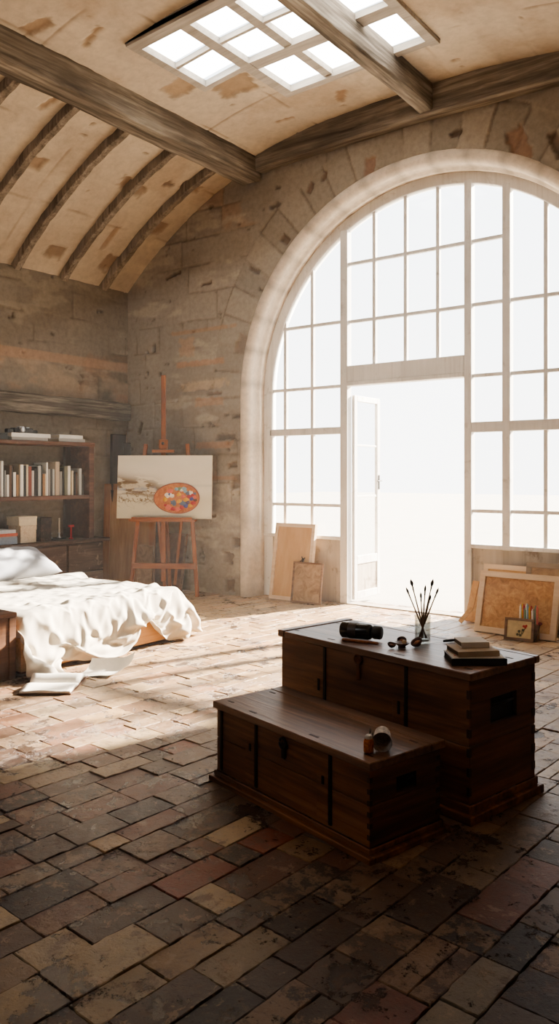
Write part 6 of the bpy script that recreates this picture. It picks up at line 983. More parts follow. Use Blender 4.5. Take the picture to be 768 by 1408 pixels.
b = MB(); b.box((-.28, -.30, 0), (.28, .31, .47), .006); b.build('box_body', M['night'], nb)
b = MB(); b.box((-.29, -.31, .47), (.29, .32, .505), .006); b.build('box_lid', M['night'], nb)
for y0, y1 in ((.25, .31), (-.30, -.24)):
    b = MB(); b.box((.278, y0, .0), (.289, y1, .47), .003); b.build('corner_batten', M['night'], nb)
# open book and loose sheet on the floor
ob = thing('open_book', 'open book with white pages lying on the floor by the bed', 'book', (-4.80, 3.66, .004), math.radians(36.8))
def page_half(sgn, hump, z0=0.0, lx=.36, ly=.235, thick=.016):
    bm = bmesh.new(); nx, ny = 10, 14; T = []; B = []
    for j in range(ny + 1):
        t = j / ny
        zz = z0 + thick + hump * math.sin(min(1, t * 1.25) * PI) ** 1.0 * (1 - .3 * t) - .010 * math.exp(-t * 14)
        T.append([bm.verts.new((lx * (i / nx - .5), sgn * ly * t, zz + .004 * math.sin(i * .9 + j * .3) * t)) for i in range(nx + 1)])
        B.append([bm.verts.new((lx * (i / nx - .5), sgn * ly * t, z0 + max(.0, hump * .25 * math.sin(t * PI)))) for i in range(nx + 1)])
    for j in range(ny):
        for i in range(nx):
            bm.faces.new((T[j][i], T[j][i + 1], T[j + 1][i + 1], T[j + 1][i])); bm.faces.new((B[j][i], B[j + 1][i], B[j + 1][i + 1], B[j][i + 1]))
    for i in range(nx):
        bm.faces.new((T[ny][i], T[ny][i + 1], B[ny][i + 1], B[ny][i])); bm.faces.new((T[0][i + 1], T[0][i], B[0][i], B[0][i + 1]))
    for j in range(ny):
        bm.faces.new((T[j][0], T[j + 1][0], B[j + 1][0], B[j][0])); bm.faces.new((T[j + 1][nx], T[j][nx], B[j][nx], B[j + 1][nx]))
    return bm
b = MB(); b.box((-.19, -.25, 0), (.19, .25, .006), .002); b.build('cover', mat_plain('brown_cover', (96, 66, 46), .7), ob)
b = MB(); b.bm.free(); b.bm = page_half(-1, .012, .006); b.build('page_block', M['paper'], ob, True)
b = MB(); b.bm.free(); b.bm = page_half(1, .05, .006); b.build('page_block', M['paper'], ob, True)
def sheet(label, loc, rz, lx, ly, curl, seed):
    bm = bmesh.new(); nx, ny = 16, 14; G = []
    for j in range(ny + 1):
        row = []
        for i in range(nx + 1):
            u = i / nx - .5; v = j / ny - .5
            z = .003 + curl * (max(0, u - .1) ** 2 * 3 + max(0, v) ** 2 * 2) + curl * .10 * (1 + math.sin(u * 7 + seed)) * .5
            row.append(bm.verts.new((u * lx, v * ly, z)))
        G.append(row)
    for j in range(ny):
        for i in range(nx): bm.faces.new((G[j][i], G[j][i + 1], G[j + 1][i + 1], G[j + 1][i]))
    me = bpy.data.meshes.new('loose_sheet'); bm.to_mesh(me); bm.free(); me.materials.append(M['paper'])
    for p in me.polygons: p.use_smooth = True
    o = bpy.data.objects.new('loose_sheet', me); COL.objects.link(o); o.location = loc; o.rotation_euler = (0, 0, rz)
    return tag(o, label, 'paper')
sheet('curled cream paper sheet on the floor behind the open book', (-4.78, 4.14, .003), math.radians(28), .36, .30, .14, 1)

# ------------------------------------------------------------------ easel, canvas
EZ = math.radians(31)
es = thing('easel', 'tall wooden studio easel standing by the stone wall', 'easel', (-7.205, 7.165, 0), EZ)
lean = .085
def L(x, z, off=0.0): return (x, z * lean - off, z)
for s, x0, x1 in ((-1, -.43, -.27), (1, .44, .275)):
    b = MB(); b.bar(L(x0, 0.0), L(x1, 1.94), .05, .032, (0, 1, 0), .005); b.build('leg', M['easel'], es)
b = MB(); b.bar((-.02, .46, 0), (-.01, .10, 1.55), .045, .03, (0, 1, 0), .004); b.build('rear_leg', M['easel'], es)
b = MB(); b.bar(L(-.01, .18, -.035), L(-.065, 2.84, -.035), .06, .03, (0, 1, 0), .005); b.build('mast', M['easel'], es)
b = MB(); b.bar(L(-.40, .385, .03), L(.41, .385, .03), .03, .07, (0, 0, 1), .004); b.build('crossbar', M['easel_x'], es)
b = MB(); b.bar(L(-.44, .965, .06), L(.42, .965, .06), .12, .03, (0, 0, 1), .004); b.bar(L(-.40, .99, .125), L(.38, .99, .125), .02, .03, (0, 0, 1), .003); b.build('tray', M['easel_x'], es)
b = MB(); b.box((-.055, -.02, 0), (.055, .035, .125), .006, None, L(-.03, 1.87, .035)); b.build('clamp_block', M['easel'], es)
b = MB(); b.bar(L(-.165, 1.845, .055), L(.115, 1.845, .055), .07, .035, (0, 0, 1), .004); b.build('clamp_plate', M['easel_x'], es)
b = MB(); b.lathe([(.0, 0), (.02, 0), (.02, .012), (.012, .022), (0, .024)], 14, Matrix.Rotation(PI / 2, 3, 'X'), L(-.03, 1.945, .055)); b.build('clamp_knob', M['iron'], es, True)
b = MB(); b.bar(L(-.0, .04, -.10), L(-.10, 1.0, -.05), .04, .025, (0, 1, 0), .004); b.bar(L(.10, .12, -.20), L(.21, 1.0, -.05), .035, .025, (0, 1, 0), .004); b.build('brace', M['easel'], es)

def canvas_mat():
    n = NT('painted_canvas'); at = n.n('ShaderNodeAttribute', attribute_name='tint')
    v = n.coords((1, 1, 1)); f = n.noise(v, 90, 4, .6)
    n.bsdf(at.outputs['Color'], .7, n.bump(f, .12, .003), spec=.3); return n.m
cv = thing('canvas_painting', 'large cream canvas with pale landscape and oval palette on the easel', 'painting', (-7.205, 7.165, 0), EZ)
CX0, CX1, CZ0, CZ1 = -.615, .615, .985, 1.79
def paint_canvas():
    nu, nv = 260, 170
    u, w = np.meshgrid(np.linspace(0, 1, nu), np.linspace(0, 1, nv))
    col = np.ones(u.shape + (3,)) * np.array(lin((226, 220, 206)))
    col = mixc(col, lin((214, 208, 190)), sstep(.75, .35, w) * .0 + sstep(.2, .8, fbm(u * 3, w * 4, 5, 4)) * .5)
    col = mixc(col, lin((206, 198, 172)), (1 - sstep(.28, .44, w)) * .7)
    env = np.clip(1 - sstep(.30, .62, u), 0, 1)
    hz = .60 - .22 * u
    st = fbm(u * 9 + 2 * fbm(u * 4, w * 4, 8, 2), w * 22, 9, 5)
    band = np.exp(-((w - hz + .06) / .13) ** 2) * env
    col = mixc(col, lin((178, 160, 128)), band * .6)
    col = mixc(col, lin((104, 78, 46)), np.clip(band * sstep(.46, .56, st) * 1.3, 0, .95))
    st2 = fbm(u * 14, w * 9 + u * 6, 29, 4); ln = np.exp(-((st2 - .5) / .018) ** 2)
    low = np.exp(-((w - .36) / .14) ** 2) * env
    col = mixc(col, lin((116, 90, 56)), np.clip(ln * low * 1.6, 0, .95))
    col = mixc(col, lin((156, 160, 170)), np.exp(-((w - .47) / .035) ** 2) * env * sstep(.45, .6, fbm(u * 30, w * 40, 31, 3)) * .8)
    hz2 = np.exp(-((w - .52) / .02) ** 2) * sstep(.3, .6, u)
    col = mixc(col, lin((186, 186, 176)), hz2 * .5)
    wash = fbm(u * 5, w * 9, 44, 4); col = mixc(col, lin((190, 184, 168)), (1 - sstep(0, .2, w)) * sstep(.5, .7, wash) * .6)
    U = CX0 + (CX1 - CX0) * u; Z = CZ0 + (CZ1 - CZ0) * w
    V = np.stack([U, Z * lean - .062, Z], -1).reshape(-1, 3)
    return np_mesh('canvas_face', V, grid(nu, nv), canvas_mat(), col.reshape(-1, 3), True, cv)
paint_canvas()
b = MB()
vs = b.box((CX0, 0, CZ0), (CX1, .032, CZ1), .003)
for v in b.bm.verts: v.co.y += v.co.z * lean - .0605
b.build('stretcher', M['stretch'], cv)
# palette (raised oval of thick paint on the canvas)
pcx, pcz, pa, pb = .165, 1.245, .292, .192
def oval(k, n, r=1.0):
    a = 2 * PI * k / n
    egg = 1 + .06 * math.cos(a)
    return pcx + pa * r * math.cos(a), pcz + pb * r * math.sin(a) * egg
b = MB(); n_ = 48
pts = [(oval(k, n_)[0], oval(k, n_)[1] * lean - .064, oval(k, n_)[1]) for k in range(n_)]
b.prism(pts, (0, -.010, 0)); pal = b.build('painted_palette', mottled('palette_paint', (150, 84, 50), (186, 116, 74), (206, 150, 96), 9), cv)
pal['label'] = 'oval orange brown palette with bright paint dabs'
b = MB(); b.tube([(oval(k, n_)[0], oval(k, n_)[1] * lean - .0745, oval(k, n_)[1]) for k in range(n_ + 1)], .006, 6); b.build('palette_rim', mat_plain('palette_rim_paint', (150, 78, 50), .5), pal, True)
dabs = {'white': (232, 226, 214), 'blue': (58, 70, 140), 'slate': (86, 104, 128), 'crimson': (178, 40, 44), 'coral': (216, 112, 92), 'yellow': (222, 170, 60), 'green': (104, 138, 108), 'violet': (84, 60, 96), 'sky': (140, 176, 190), 'umber': (84, 50, 34)}
dm = {k: mat_plain('paint_' + k, v, .4, 0, .5, .12, 40) for k, v in dabs.items()}
rd = random.Random(12)
DL_ = [(-.40, .18, 'white', .05), (-.33, .22, 'blue', .035), (-.22, .16, 'white', .045), (-.5, -.1, 'yellow', .045), (-.15, -.3, 'slate', .05), (-.1, -.38, 'slate', .035), (-.35, -.62, 'coral', .055), (-.15, -.72, 'crimson', .04), (.05, -.74, 'coral', .05), (-.5, -.45, 'crimson', .025), (-.28, .45, 'coral', .05), (0, .6, 'sky', .035), (.15, .62, 'green', .04), (.22, .55, 'white', .035), (.32, .62, 'sky', .04), (.15, -.2, 'yellow', .05), (.3, -.35, 'slate', .055), (.42, -.5, 'blue', .045), (.5, -.3, 'violet', .04), (.42, -.1, 'yellow', .045), (.55, .1, 'crimson', .04), (.5, .3, 'slate', .045), (.62, .35, 'white', .04), (.7, .2, 'crimson', .035), (.68, -.05, 'blue', .04), (.78, .05, 'coral', .035), (.6, -.5, 'yellow', .04), (.75, -.3, 'crimson', .04), (.83, -.12, 'umber', .03), (.38, .45, 'sky', .035), (.8, .3, 'slate', .03), (.3, .1, 'coral', .04), (.1, .25, 'yellow', .04), (.24, -.6, 'crimson', .04)]
for (u, w, c, r) in DL_:
    b = MB()
    x = pcx + pa * u; z = pcz + pb * w; y = z * lean - .074; k = 10
    ring = [(x + r * .8 * (1 + rd.uniform(-.3, .3)) * math.cos(2 * PI * i / k), y, z + r * .66 * (1 + rd.uniform(-.3, .3)) * math.sin(2 * PI * i / k)) for i in range(k)]
    c0 = b.bm.verts.new((x, y - .012, z)); rv = [b.bm.verts.new(p) for p in ring]; r2 = [b.bm.verts.new((x + (p[0] - x) * .6, y - .009, z + (p[2] - z) * .6)) for p in ring]
    for i in range(k):
        b.bm.faces.new((rv[i], rv[(i + 1) % k], r2[(i + 1) % k], r2[i])); b.bm.faces.new((r2[i], r2[(i + 1) % k], c0))
    b.build('paint_dab', dm[c], pal, True)

# panels leaning behind the easel
def leaning(name, label, cat, p0, rz, w, h, t, back, mats, fw=.05, inset=.012, group=None, roll=0.0):
    """framed board, bottom edge centre at p0 (floor), leaning back by `back` metres, facing local -y"""
    o = thing(name, label, cat, (p0[0], p0[1], p0[2] if len(p0) > 2 else 0), rz, group)
    ang = math.asin(back / h); R = Matrix.Rotation(-ang, 3, 'X')
    def put(b): 
        for v in b.bm.verts: v.co = R @ v.co
        mz = min(v.co.z for v in b.bm.verts); return b
    dz = t * math.sin(ang)
    parts = []
    for (a, c) in (((-w / 2, -t, 0), (-w / 2 + fw, 0, h)), ((w / 2 - fw, -t, 0), (w / 2, 0, h)), ((-w / 2 + fw, -t, 0), (w / 2 - fw, 0, fw)), ((-w / 2 + fw, -t, h - fw), (w / 2 - fw, 0, h))):
        pass
    b = MB()
    # mitred frame
    outer = [(-w / 2, 0), (w / 2, 0), (w / 2, h), (-w / 2, h)]; inner = [(-w / 2 + fw, fw), (w / 2 - fw, fw), (w / 2 - fw, h - fw), (-w / 2 + fw, h - fw)]
    for k in range(4):
        k2 = (k + 1) % 4
        q = [outer[k], outer[k2], inner[k2], inner[k]]
        f = [b.bm.verts.new((x, -t, z)) for x, z in q]; g = [b.bm.verts.new((x, 0, z)) for x, z in q]
        b.bm.faces.new(f); b.bm.faces.new(g[::-1])
        for i in range(4): b.bm.faces.new((f[i], g[i], g[(i + 1) % 4], f[(i + 1) % 4]))
    put(b); b.build('frame', mats[0], o)
    b = MB(); b.box((-w / 2 + fw * .6, -t + inset, fw * .6), (w / 2 - fw * .6, -.003, h - fw * .6)); put(b); p = b.build('panel', mats[1], o)
    return o, R, t, inset
leaning('stretched_canvas', 'tall ochre-edged board leaning in the corner behind the easel', 'board', (-8.10, 7.40), math.radians(33), .72, 1.42, .03, .12, (M['ochre'], M['tan_panel']), .085)
leaning('stretched_canvas', 'reddish brown canvas leaning low on the wall behind the easel', 'board', (-7.60, 7.60), math.radians(2), .60, .76, .025, .12, (M['oldframe'], M['browncanvas']), .03)
leaning('stretched_canvas', 'narrow pale board propped behind the easel legs near the corner', 'board', (-7.80, 7.40), math.radians(15), .24, .60, .02, .06, (M['oldcanvas'], M['oldcanvas']), .02)

# ------------------------------------------------------------------ boards leaning by the window
o, R, t, ins = leaning('framed_board', 'tall pale plywood board in a light frame under the window', 'board', (-5.715, 7.86), 0, .60, .945, .05, .15, (M['stretch'], M['ply']), .045, .022)
b = MB(); rr = random.Random(4)
for k in range(9):
    a = k / 9 * 2 * PI; r0 = .018 + .02 * (k % 2); b.tube([(.15 + .006 * math.cos(a), -.032, .50 + .006 * math.sin(a)), (.15 + r0 * math.cos(a), -.034, .505 + r0 * 1.2 * math.sin(a))], [.004, .008], 6)
b.tube([(.15, -.032, .50), (.152, -.033, .44)], .004, 6)
for v in b.bm.verts: v.co = R @ v.co
b.build('flower_motif', mat_plain('dark_flower', (70, 62, 52), .7), o, True)
leaning('framed_board', 'small brown framed canvas before the tall plywood board', 'painting', (-5.44, 7.80), math.radians(2), .42, .49, .03, .07, (M['oldframe'], M['oldcanvas']), .022, .010)
o, R, t, ins = leaning('framed_board', 'large mottled tan board in a wide pale frame by the doorway', 'board', (-2.745, 7.42), math.radians(-2), .80, .60, .045, .16, (M['stretch'], M['cork']), .055, .02)
leaning('framed_board', 'pale wooden frame mostly hidden behind the large tan board', 'frame', (-2.90, 7.80), 0, .70, .625, .03, .13, (M['stretch'], M['ply']), .05)
leaning('framed_board', 'grey-brown framed canvas behind the large tan board, cut by frame edge', 'painting', (-2.42, 7.72), math.radians(0), .70, .68, .035, .13, (M['greyframe'], M['oldcanvas']), .05)
o, R, t, ins = leaning('small_picture', 'small dark framed flower picture propped on the large tan board', 'painting', (-2.64, 7.245), math.radians(6), .27, .205, .025, .045, (M['oldframe'], mat_plain('cream_picture', (206, 184, 138), .7)), .024, .008)
b = MB()
for (x0, z0, x1, z1) in ((.02, .04, .03, .11), (.02, .04, -.01, .09), (.03, .06, .055, .12), (-.02, .045, .01, .06)): b.tube([(x0, -.018, z0), (x1, -.019, z1)], .003, 6)
for v in b.bm.verts: v.co = R @ v.co
b.build('flower_stem', mat_plain('stem_paint', (84, 84, 52), .7), o, True)
for nm, c, L_ in (('red_bloom', (186, 62, 54), ((.055, .125), (.04, .135), (.062, .14))), ('dark_leaf', (92, 88, 60), ((.0, .085), (.035, .10), (-.015, .055), (.01, .05)))):
    b = MB()
    for (x, z) in L_: b.lathe([(0, 0), (.012, .001), (.009, .004), (0, .005)], 10, Matrix.Rotation(PI / 2, 3, 'X'), (x, -.017, z))
    for v in b.bm.verts: v.co = R @ v.co
    b.build(nm, mat_plain(nm + '_paint', c, .6), o, True)
# bunch of paint tubes in a tin behind the small picture
t = thing('paint_tube_holder', 'tin crammed with colourful paint tubes behind the small flower picture', 'paint tubes', (-2.575, 7.325, 0), 0)
b = MB(); b.box((-.09, -.025, 0), (.09, .03, .16), .006); b.build('tin', M['oldframe'], t)
rr = random.Random(5); tc = ['white', 'yellow', 'crimson', 'green', 'white', 'sky', 'yellow', 'crimson', 'white', 'violet', 'green', 'coral']
for i, c in enumerate(tc):
    x = -.082 + i * .0148; b = MB(); h = .295 + rr.uniform(0, .045)
    b.lathe([(.007, .13), (.0115, .15), (.0115, h - .02), (.005, h - .012), (.007, h)], 8, None, (x, rr.uniform(-.015, .02), 0)); b.build('paint_tube', dm[c], t, True)
t = thing('dried_flower', 'single dark red dried flower leaning on the tan board', 'flower', (-2.47, 7.27, 0), 0)
b = MB(); b.tube([(-.03, -.02, .004), (0, 0, .08), (.012, .02, .16)], .003, 6); b.build('stem', mat_plain('dry_stem', (84, 70, 48), .8), t, True)
b = MB(); b.lathe([(0, 0), (.014, .004), (.020, .014), (.014, .026), (0, .03)], 10, None, (.012, .02, .155)); b.build('bloom', mat_plain('dried_red', (112, 24, 26), .7), t, True)
# wood offcuts by the door post
for i, (x0, y0, x1, y1, z1, w, lab) in enumerate([(-3.40, 7.83, -3.385, 8.02, .41, .07, 'upright pale wood offcut leaning beside the doorway'), (-3.335, 7.80, -3.32, 8.02, .37, .05, 'thinner upright wood offcut next to the big tan board'), (-3.44, 7.72, -3.345, 7.80, .16, .045, 'slanting short wood offcut low beside the doorway')]):
    b = MB(); b.bar((x0, y0, .012), (x1, y1, z1), w, .022, (0, 1, 0), .003); o = b.build('wood_offcut', M['pine'], None); tag(o, lab, 'wood', 'offcuts beside the doorway')

# ------------------------------------------------------------------ chests
def chest(label, loc, rz, L, D, H, straps, hasp, plinth, seam, handle):
    t = thing('storage_chest', label, 'chest', loc, rz)
    hl, hd = L / 2 - .018, D / 2 - .015
    zl = H - .034
    # front/back boards as planks with fine gaps
    zs = [plinth] + seam + [zl]
    b = MB()
    for z0, z1 in zip(zs, zs[1:]): b.box((-hl, -hd, z0 + .0015), (hl, -hd + .022, z1 - .0015), .003)
    b.build('front_panel', M['chest'], t)
    b = MB()
    for z0, z1 in zip(zs, zs[1:]): b.box((-hl, hd - .022, z0 + .0015), (hl, hd, z1 - .0015), .003)
    b.build('back_panel', M['chest'], t)
    for s in (-1, 1):
        b = MB()
        hz0, hz1, hw = handle
        x0, x1 = (hl - .022, hl + .001) if s > 0 else (-hl - .001, -hl + .022)
        for z0, z1 in zip(zs, zs[1:]):
            if z0 < hz0 and z1 > hz1 and s > 0:
                b.box((x0, -hd + .001, z0 + .0015), (x1, hd - .001, hz0), .002); b.box((x0, -hd + .001, hz1), (x1, hd - .001, z1 - .0015), .002)
                b.box((x0, -hd + .001, hz0), (x1, -hw, hz1), .001); b.box((x0, hw, hz0), (x1, hd - .001, hz1), .001)
            else: b.box((x0, -hd + .001, z0 + .0015), (x1, hd - .001, z1 - .0015), .003)
        b.build('end_panel', M['chest_side'], t)
    b = MB(); b.box((hl - .06, -hw * 1.05, hz0 - .01), (hl - .023, hw * 1.05, hz1 + .01)); b.build('handle_recess', M['iron'], t)
    b = MB(); b.tube([(hl - .006, -hw * .8, (hz0 + hz1) / 2 + (hz1 - hz0) * .2), (hl - .004, 0, (hz0 + hz1) / 2 + (hz1 - hz0) * .18), (hl - .006, hw * .8, (hz0 + hz1) / 2 + (hz1 - hz0) * .2)], .007, 8); b.build('end_handle', M['iron'], t, True)
    b = MB(); b.box((-hl + .02, -hd + .02, plinth), (hl - .065, hd - .02, zl - .01)); b.build('inner_box', M['chest_side'], t)
    h = (zl - plinth - .04) / 12
    for k in range(6):
        za = plinth + .02 + h * (2 * k + .5); zb = za + h * .9
        b = MB(); b.box((hl - .014, -hd - .003, za), (hl + .0035, -hd + .013, zb), .001); b.build('dovetail', M['chest_dark'], t)
        b = MB(); b.box((hl - .002, hd - .03, za), (hl + .0035, hd - .002, zb), .001); b.build('dovetail', M['chest_dark'], t)
    # plinth moulding
    b = MB(); pr = .032
    for (a, c) in (((-hl - pr, -hd - pr), (hl + pr, -hd - .001)), ((-hl - pr, hd + .001), (hl + pr, hd + pr)), ((-hl - pr, -hd - .001), (-hl - .002, hd + .001)), ((hl + .002, -hd - .001), (hl + pr, hd + .001))):
        b.box((a[0], a[1], 0), (c[0], c[1], plinth * .55), .004); 
    ii = .012
    for (a, c) in (((-hl - ii, -hd - ii), (hl + ii, -hd - .001)), ((-hl - ii, hd + .001), (hl + ii, hd + ii)), ((-hl - ii, -hd - .001), (-hl - .002, hd + .001)), ((hl + .002, -hd - .001), (hl + ii, hd + .001))):
        b.box((a[0], a[1], plinth * .55), (c[0], c[1], plinth * 1.05), .004)
    b.build('plinth', M['chest'], t)
    # lid of boards
    big = H > .5
    xs0 = -L / 2 + (.055 if big else 0)
    ym = -D / 2 + D * (.93 if big else .80)
    b = MB()
    b.box((xs0, -D / 2, zl), (L / 2, ym - .0015, H), .004); b.box((xs0, ym + .0015, zl), (L / 2, D / 2, H), .004)
    if big: b.box((-L / 2, -D / 2, zl), (xs0 - .004, D / 2, H + .004), .004)
    lid = b.build('lid', M['chest_top'], t)
    for (x, y, w) in [(sx * (L / 2 - .07), y, .022) for sx in (-1, 1) for y in (-D * .36, D * .22)] + [(L * .15, -D * .40, .03), (-.28, -D * .40, .025)]:
        b = MB(); b.box((x - w, y - .007, H - .001), (x + w, y + .007, H + .0012), .001); b.build('lid_peg', M['chest_dark'], lid)
    for x in straps:
        b = MB(); b.box((x - .009, -hd - .008, plinth + .015), (x + .009, -hd + .002, zl - .004), .002); b.build('iron_strap', M['iron'], t)
        if x - .085 < -hl: continue
        b = MB(); b.box((x - .085, -hd - .006, plinth + .02), (x - .011, -hd + .001, zl * .72), .003); b.build('strap_batten', M['chest'], t)
        b = MB(); b.box((x - .05, -hd - .012, zl * .62), (x - .034, -hd - .004, zl * .72), .003); b.build('catch', M['iron'], t)
    x, z, hh = hasp
    b = MB(); b.box((x - .013, -hd - .012, z - hh), (x + .013, -hd - .001, z), .004); b.build('hasp', M['rusty'] if H > .5 else M['iron'], t)
    b = MB(); k = 14; b.tube([(x + .024 * math.cos(2 * PI * i / k), -hd - .010, z - .004 + .024 * math.sin(2 * PI * i / k)) for i in range(k + 1)], .006, 6); b.build('hasp_ring', M['rusty'] if H > .5 else M['iron'], t, True)
    return t
M['chest_dark'] = mat_plain('dark_end_grain', (64, 38, 23), .6)
BC = (-2.0, 3.72); BR = math.radians(-12.5)
chest('large dark wooden chest with jar and books on its lid', (BC[0], BC[1], 0), BR, 1.31, .56, .667, (-.285, .275), (-.035, .615, .11), .075, [.335], (.405, .525, .105))
SC = (-2.083, 3.10); SR = math.radians(-14.5)
chest('low dark wooden chest with paper cup standing before the larger chest', (SC[0], SC[1], 0), SR, 1.12, .46, .40, (-.50, -.21, .31), (.0, .335, .075), .05, [.22], (.235, .30, .06))
# raised back edge strip of the large chest's lid
def on(c, r, x, y, z): return (c[0] + x * math.cos(r) - y * math.sin(r), c[1] + x * math.sin(r) + y * math.cos(r), z)
TZ = .667 + .0015

# ---- things on the large chest
t = thing('dark_bottle', 'dark glossy bottle lying on its side on the large chest', 'bottle', (-2.185, 3.655, TZ), math.radians(9))
Rb = Matrix.Rotation(PI / 2, 3, 'Y')
b = MB(); b.lathe([(0, 0), (.036, .002), (.043, .010), (.0435, .10), (.0435, .155), (.040, .170), (.028, .180)], 32, Rb, (-.12, 0, .0435)); b.build('bottle_body', mat_plain('dark_green_black', (34, 33, 28), .22, 0, .6), t, True)
b = MB(); b.lathe([(.022, .176), (.024, .178), (.024, .186)], 24, Rb, (-.12, 0, .0435)); b.build('neck', M['black'], t, True)
b = MB(); b.lathe([(.0, .184), (.033, .184), (.036, .190), (.036, .222), (.031, .229), (0, .229)], 28, Rb, (-.12, 0, .0435)); b.build('cap', mat_plain('dark_cap', (44, 38, 34), .45), t, True)
b = MB(); b.lathe([(.0440, .05), (.0442, .052), (.0442, .095), (.0440, .097)], 32, Rb, (-.12, 0, .0435), False, False); b.build('bottle_band', mat_plain('brown_band', (78, 66, 58), .4), t, True)
b = MB(); b.bar((-.09, -.055, .008), (.115, -.045, .008), .018, .014, (0, 0, 1), .004)
o = b.build('wooden_handle', M['easel'], None, False, (-2.16, 3.615, TZ), math.radians(4)); tag(o, 'flat reddish wooden tool handle lying in front of dark bottle', 'tool')
# walnut-like pods with a small dish
t = thing('small_dish', 'tiny brown footed dish on the large chest near the bottle', 'dish', (-1.918, 3.60, TZ))
b = MB(); b.lathe([(0, 0), (.02, 0), (.018, .008), (.030, .016), (.041, .026), (.038, .027), (.026, .018), (0, .014)], 20); b.build('bowl', mat_plain('brown_bowl', (96, 62, 40), .4), t, True)
def pod(label, loc, r, tilt, az):
    t = thing('seed_pod', label, 'seed pod', loc, az, 'open seed pods around the small dish')
    Rt = Matrix.Rotation(tilt, 3, 'X')
    b = MB(); b.lathe([(0, -r * .8), (r * .5, -r * .66), (r * .86, -r * .3), (r, .05 * r), (r * .92, r * .2), (r * .8, r * .05), (r * .55, -r * .3), (0, -r * .45)], 18, Rt, (0, 0, r * .84)); b.build('shell', mat_plain('pod_shell', (88, 52, 34), .45, 0, .5, .3), t, True)
    b = MB(); b.lathe([(0, r * .02), (r * .4, -r * .04), (r * .62, -r * .2)], 14, Rt, (0, 0, r * .84)); b.build('kernel', mat_plain('pod_kernel', (150, 96, 62), .6), t, True)
pod('round seed pod half tipped behind the small dish', (-1.955, 3.668, TZ), .026, .5, .4)
pod('larger open seed pod beside the dish toward the jar', (-1.865, 3.655, TZ), .032, .6, -.5)
pod('small seed pod in front of the small dish', (-1.955, 3.56, TZ), .022, .3, 1.2)
b = MB(); b.lathe([(0, 0), (.009, .003), (.012, .012), (.008, .021), (0, .024)], 12); o = b.build('cream_pebble', mat_plain('cream_stone', (206, 184, 150), .6), None, True, (-1.905, 3.60, TZ + .0165)); tag(o, 'small cream pebble lying in the tiny brown dish', 'pebble')
# jar with brushes
JX, JY = -1.885, 3.765
t = thing('glass_jar', 'clear glass jar holding paint brushes on the large chest', 'jar', (JX, JY, TZ))
b = MB(); b.lathe([(0, 0), (.036, 0), (.040, .006), (.041, .02), (.0415, .135), (.044, .14), (.044, .148), (.0395, .146), (.0375, .13), (.037, .02), (.034, .012), (0, .010)], 32); b.build('jar_glass', M['glassjar'], t, True)
b = MB(); b.lathe([(0, .0105), (.033, .0125), (.0335, .018), (0, .018)], 24); b.build('jar_bottom', mat_plain('murky_glass', (170, 168, 160), .2, 0, .6), t, True)
bl = [(-.084, .005, .285, 'slender'), (-.058, .018, .325, 'round'), (-.012, -.012, .262, 'short'), (.018, .018, .295, 'pointed'), (.058, .022, .325, 'broad oval'), (.080, -.010, .285, 'angled'), (.038, -.02, .250, 'thin')]
wl = ['brush with a thin tip leaning furthest to the bottle side of jar', 'brush with a round head leaning toward the bottle in jar', 'short upright brush in the middle of the jar', 'upright brush with a pointed head in the jar', 'tall brush with a broad oval head in the jar', 'brush leaning furthest toward the stacked books in jar', 'short dark brush among the others on the books side']
ca, sa = math.cos(math.radians(36.8)), math.sin(math.radians(36.8))
for i, (dx, dy, h, kd) in enumerate(bl):
    t = thing('paint_brush', wl[i], 'paint brush', (JX, JY, TZ), math.radians(36.8), 'brushes in the glass jar')
    bx0, by0 = -dx * .26, -dy * .26
    def P(f): return Vector((bx0 + (dx - bx0) * f, by0 + (dy - by0) * f, .024 + (h - .024) * f))
    b = MB(); b.tube([P(0), P(.4), P(.82)], [.0028, .0042, .0032], 8); b.build('brush_handle', mat_plain('brush_wood', (112, 84, 64), .5), t, True)
    b = MB(); b.tube([P(.82), P(.90)], [.0040, .0046], 8); b.build('ferrule', M['silver'], t, True)
    wdt = .009 if kd in ('round', 'broad oval') else .006
    b = MB(); b.tube([P(.90), P(.94), P(.975), P(1.02)], [.0044, wdt, wdt * .85, .001], 8); b.build('bristles', mat_plain('grey_bristle', (92, 84, 78), .8), t, True)
t = thing('palette_knife', 'thin dark palette knife lying beside the glass jar', 'knife', (-1.80, 3.835, TZ), math.radians(60))
b = MB(); b.tube([(0, 0, .008), (.05, 0, .008), (.12, 0, .006)], [.006, .008, .004], 8); b.build('knife_handle', M['black'], t, True)
b = MB(); b.prism([(0, -.002, .004), (-.06, -.002, .003), (-.17, -.011, .001), (-.185, 0, .001), (-.17, .010, .001), (-.06, .002, .003), (0, .002, .004)], (0, 0, .0015)); b.build('blade', mat_plain('dull_blade', (150, 140, 126), .4, .8), t)
# three stacked sketchbooks
mk = mat_plain('cream_cover', (206, 198, 186), .8, 0, .2, .05)
mk2 = mat_plain('tan_cover', (176, 156, 132), .8, 0, .2, .05)
mdk = mat_plain('dark_page_edge', (92, 76, 62), .8, 0, .2, .2, 60)
book_box('stacked_book', (.255, .185, .032), M['black'], M['black'], (-1.505, 3.545, TZ), math.radians(37), 'black book at the bottom of the stack on large chest')
b = MB(); b.box((-.122, -.088, 0), (.122, .088, .0012)); o = b.build('paper_pad', mk, None, False, (-1.505, 3.545, TZ + .0325), math.radians(37)); tag(o, 'pale paper pad lying on the black book of the stack', 'paper')
book_box('stacked_book', (.20, .165, .026), mk2, mdk, (-1.520, 3.555, TZ + .0345), math.radians(45), 'tan book in the middle of the stack on large chest')
book_box('stacked_book', (.135, .125, .026), mk, mdk, (-1.545, 3.60, TZ + .0612), math.radians(41), 'small cream book on top of the stack on large chest')
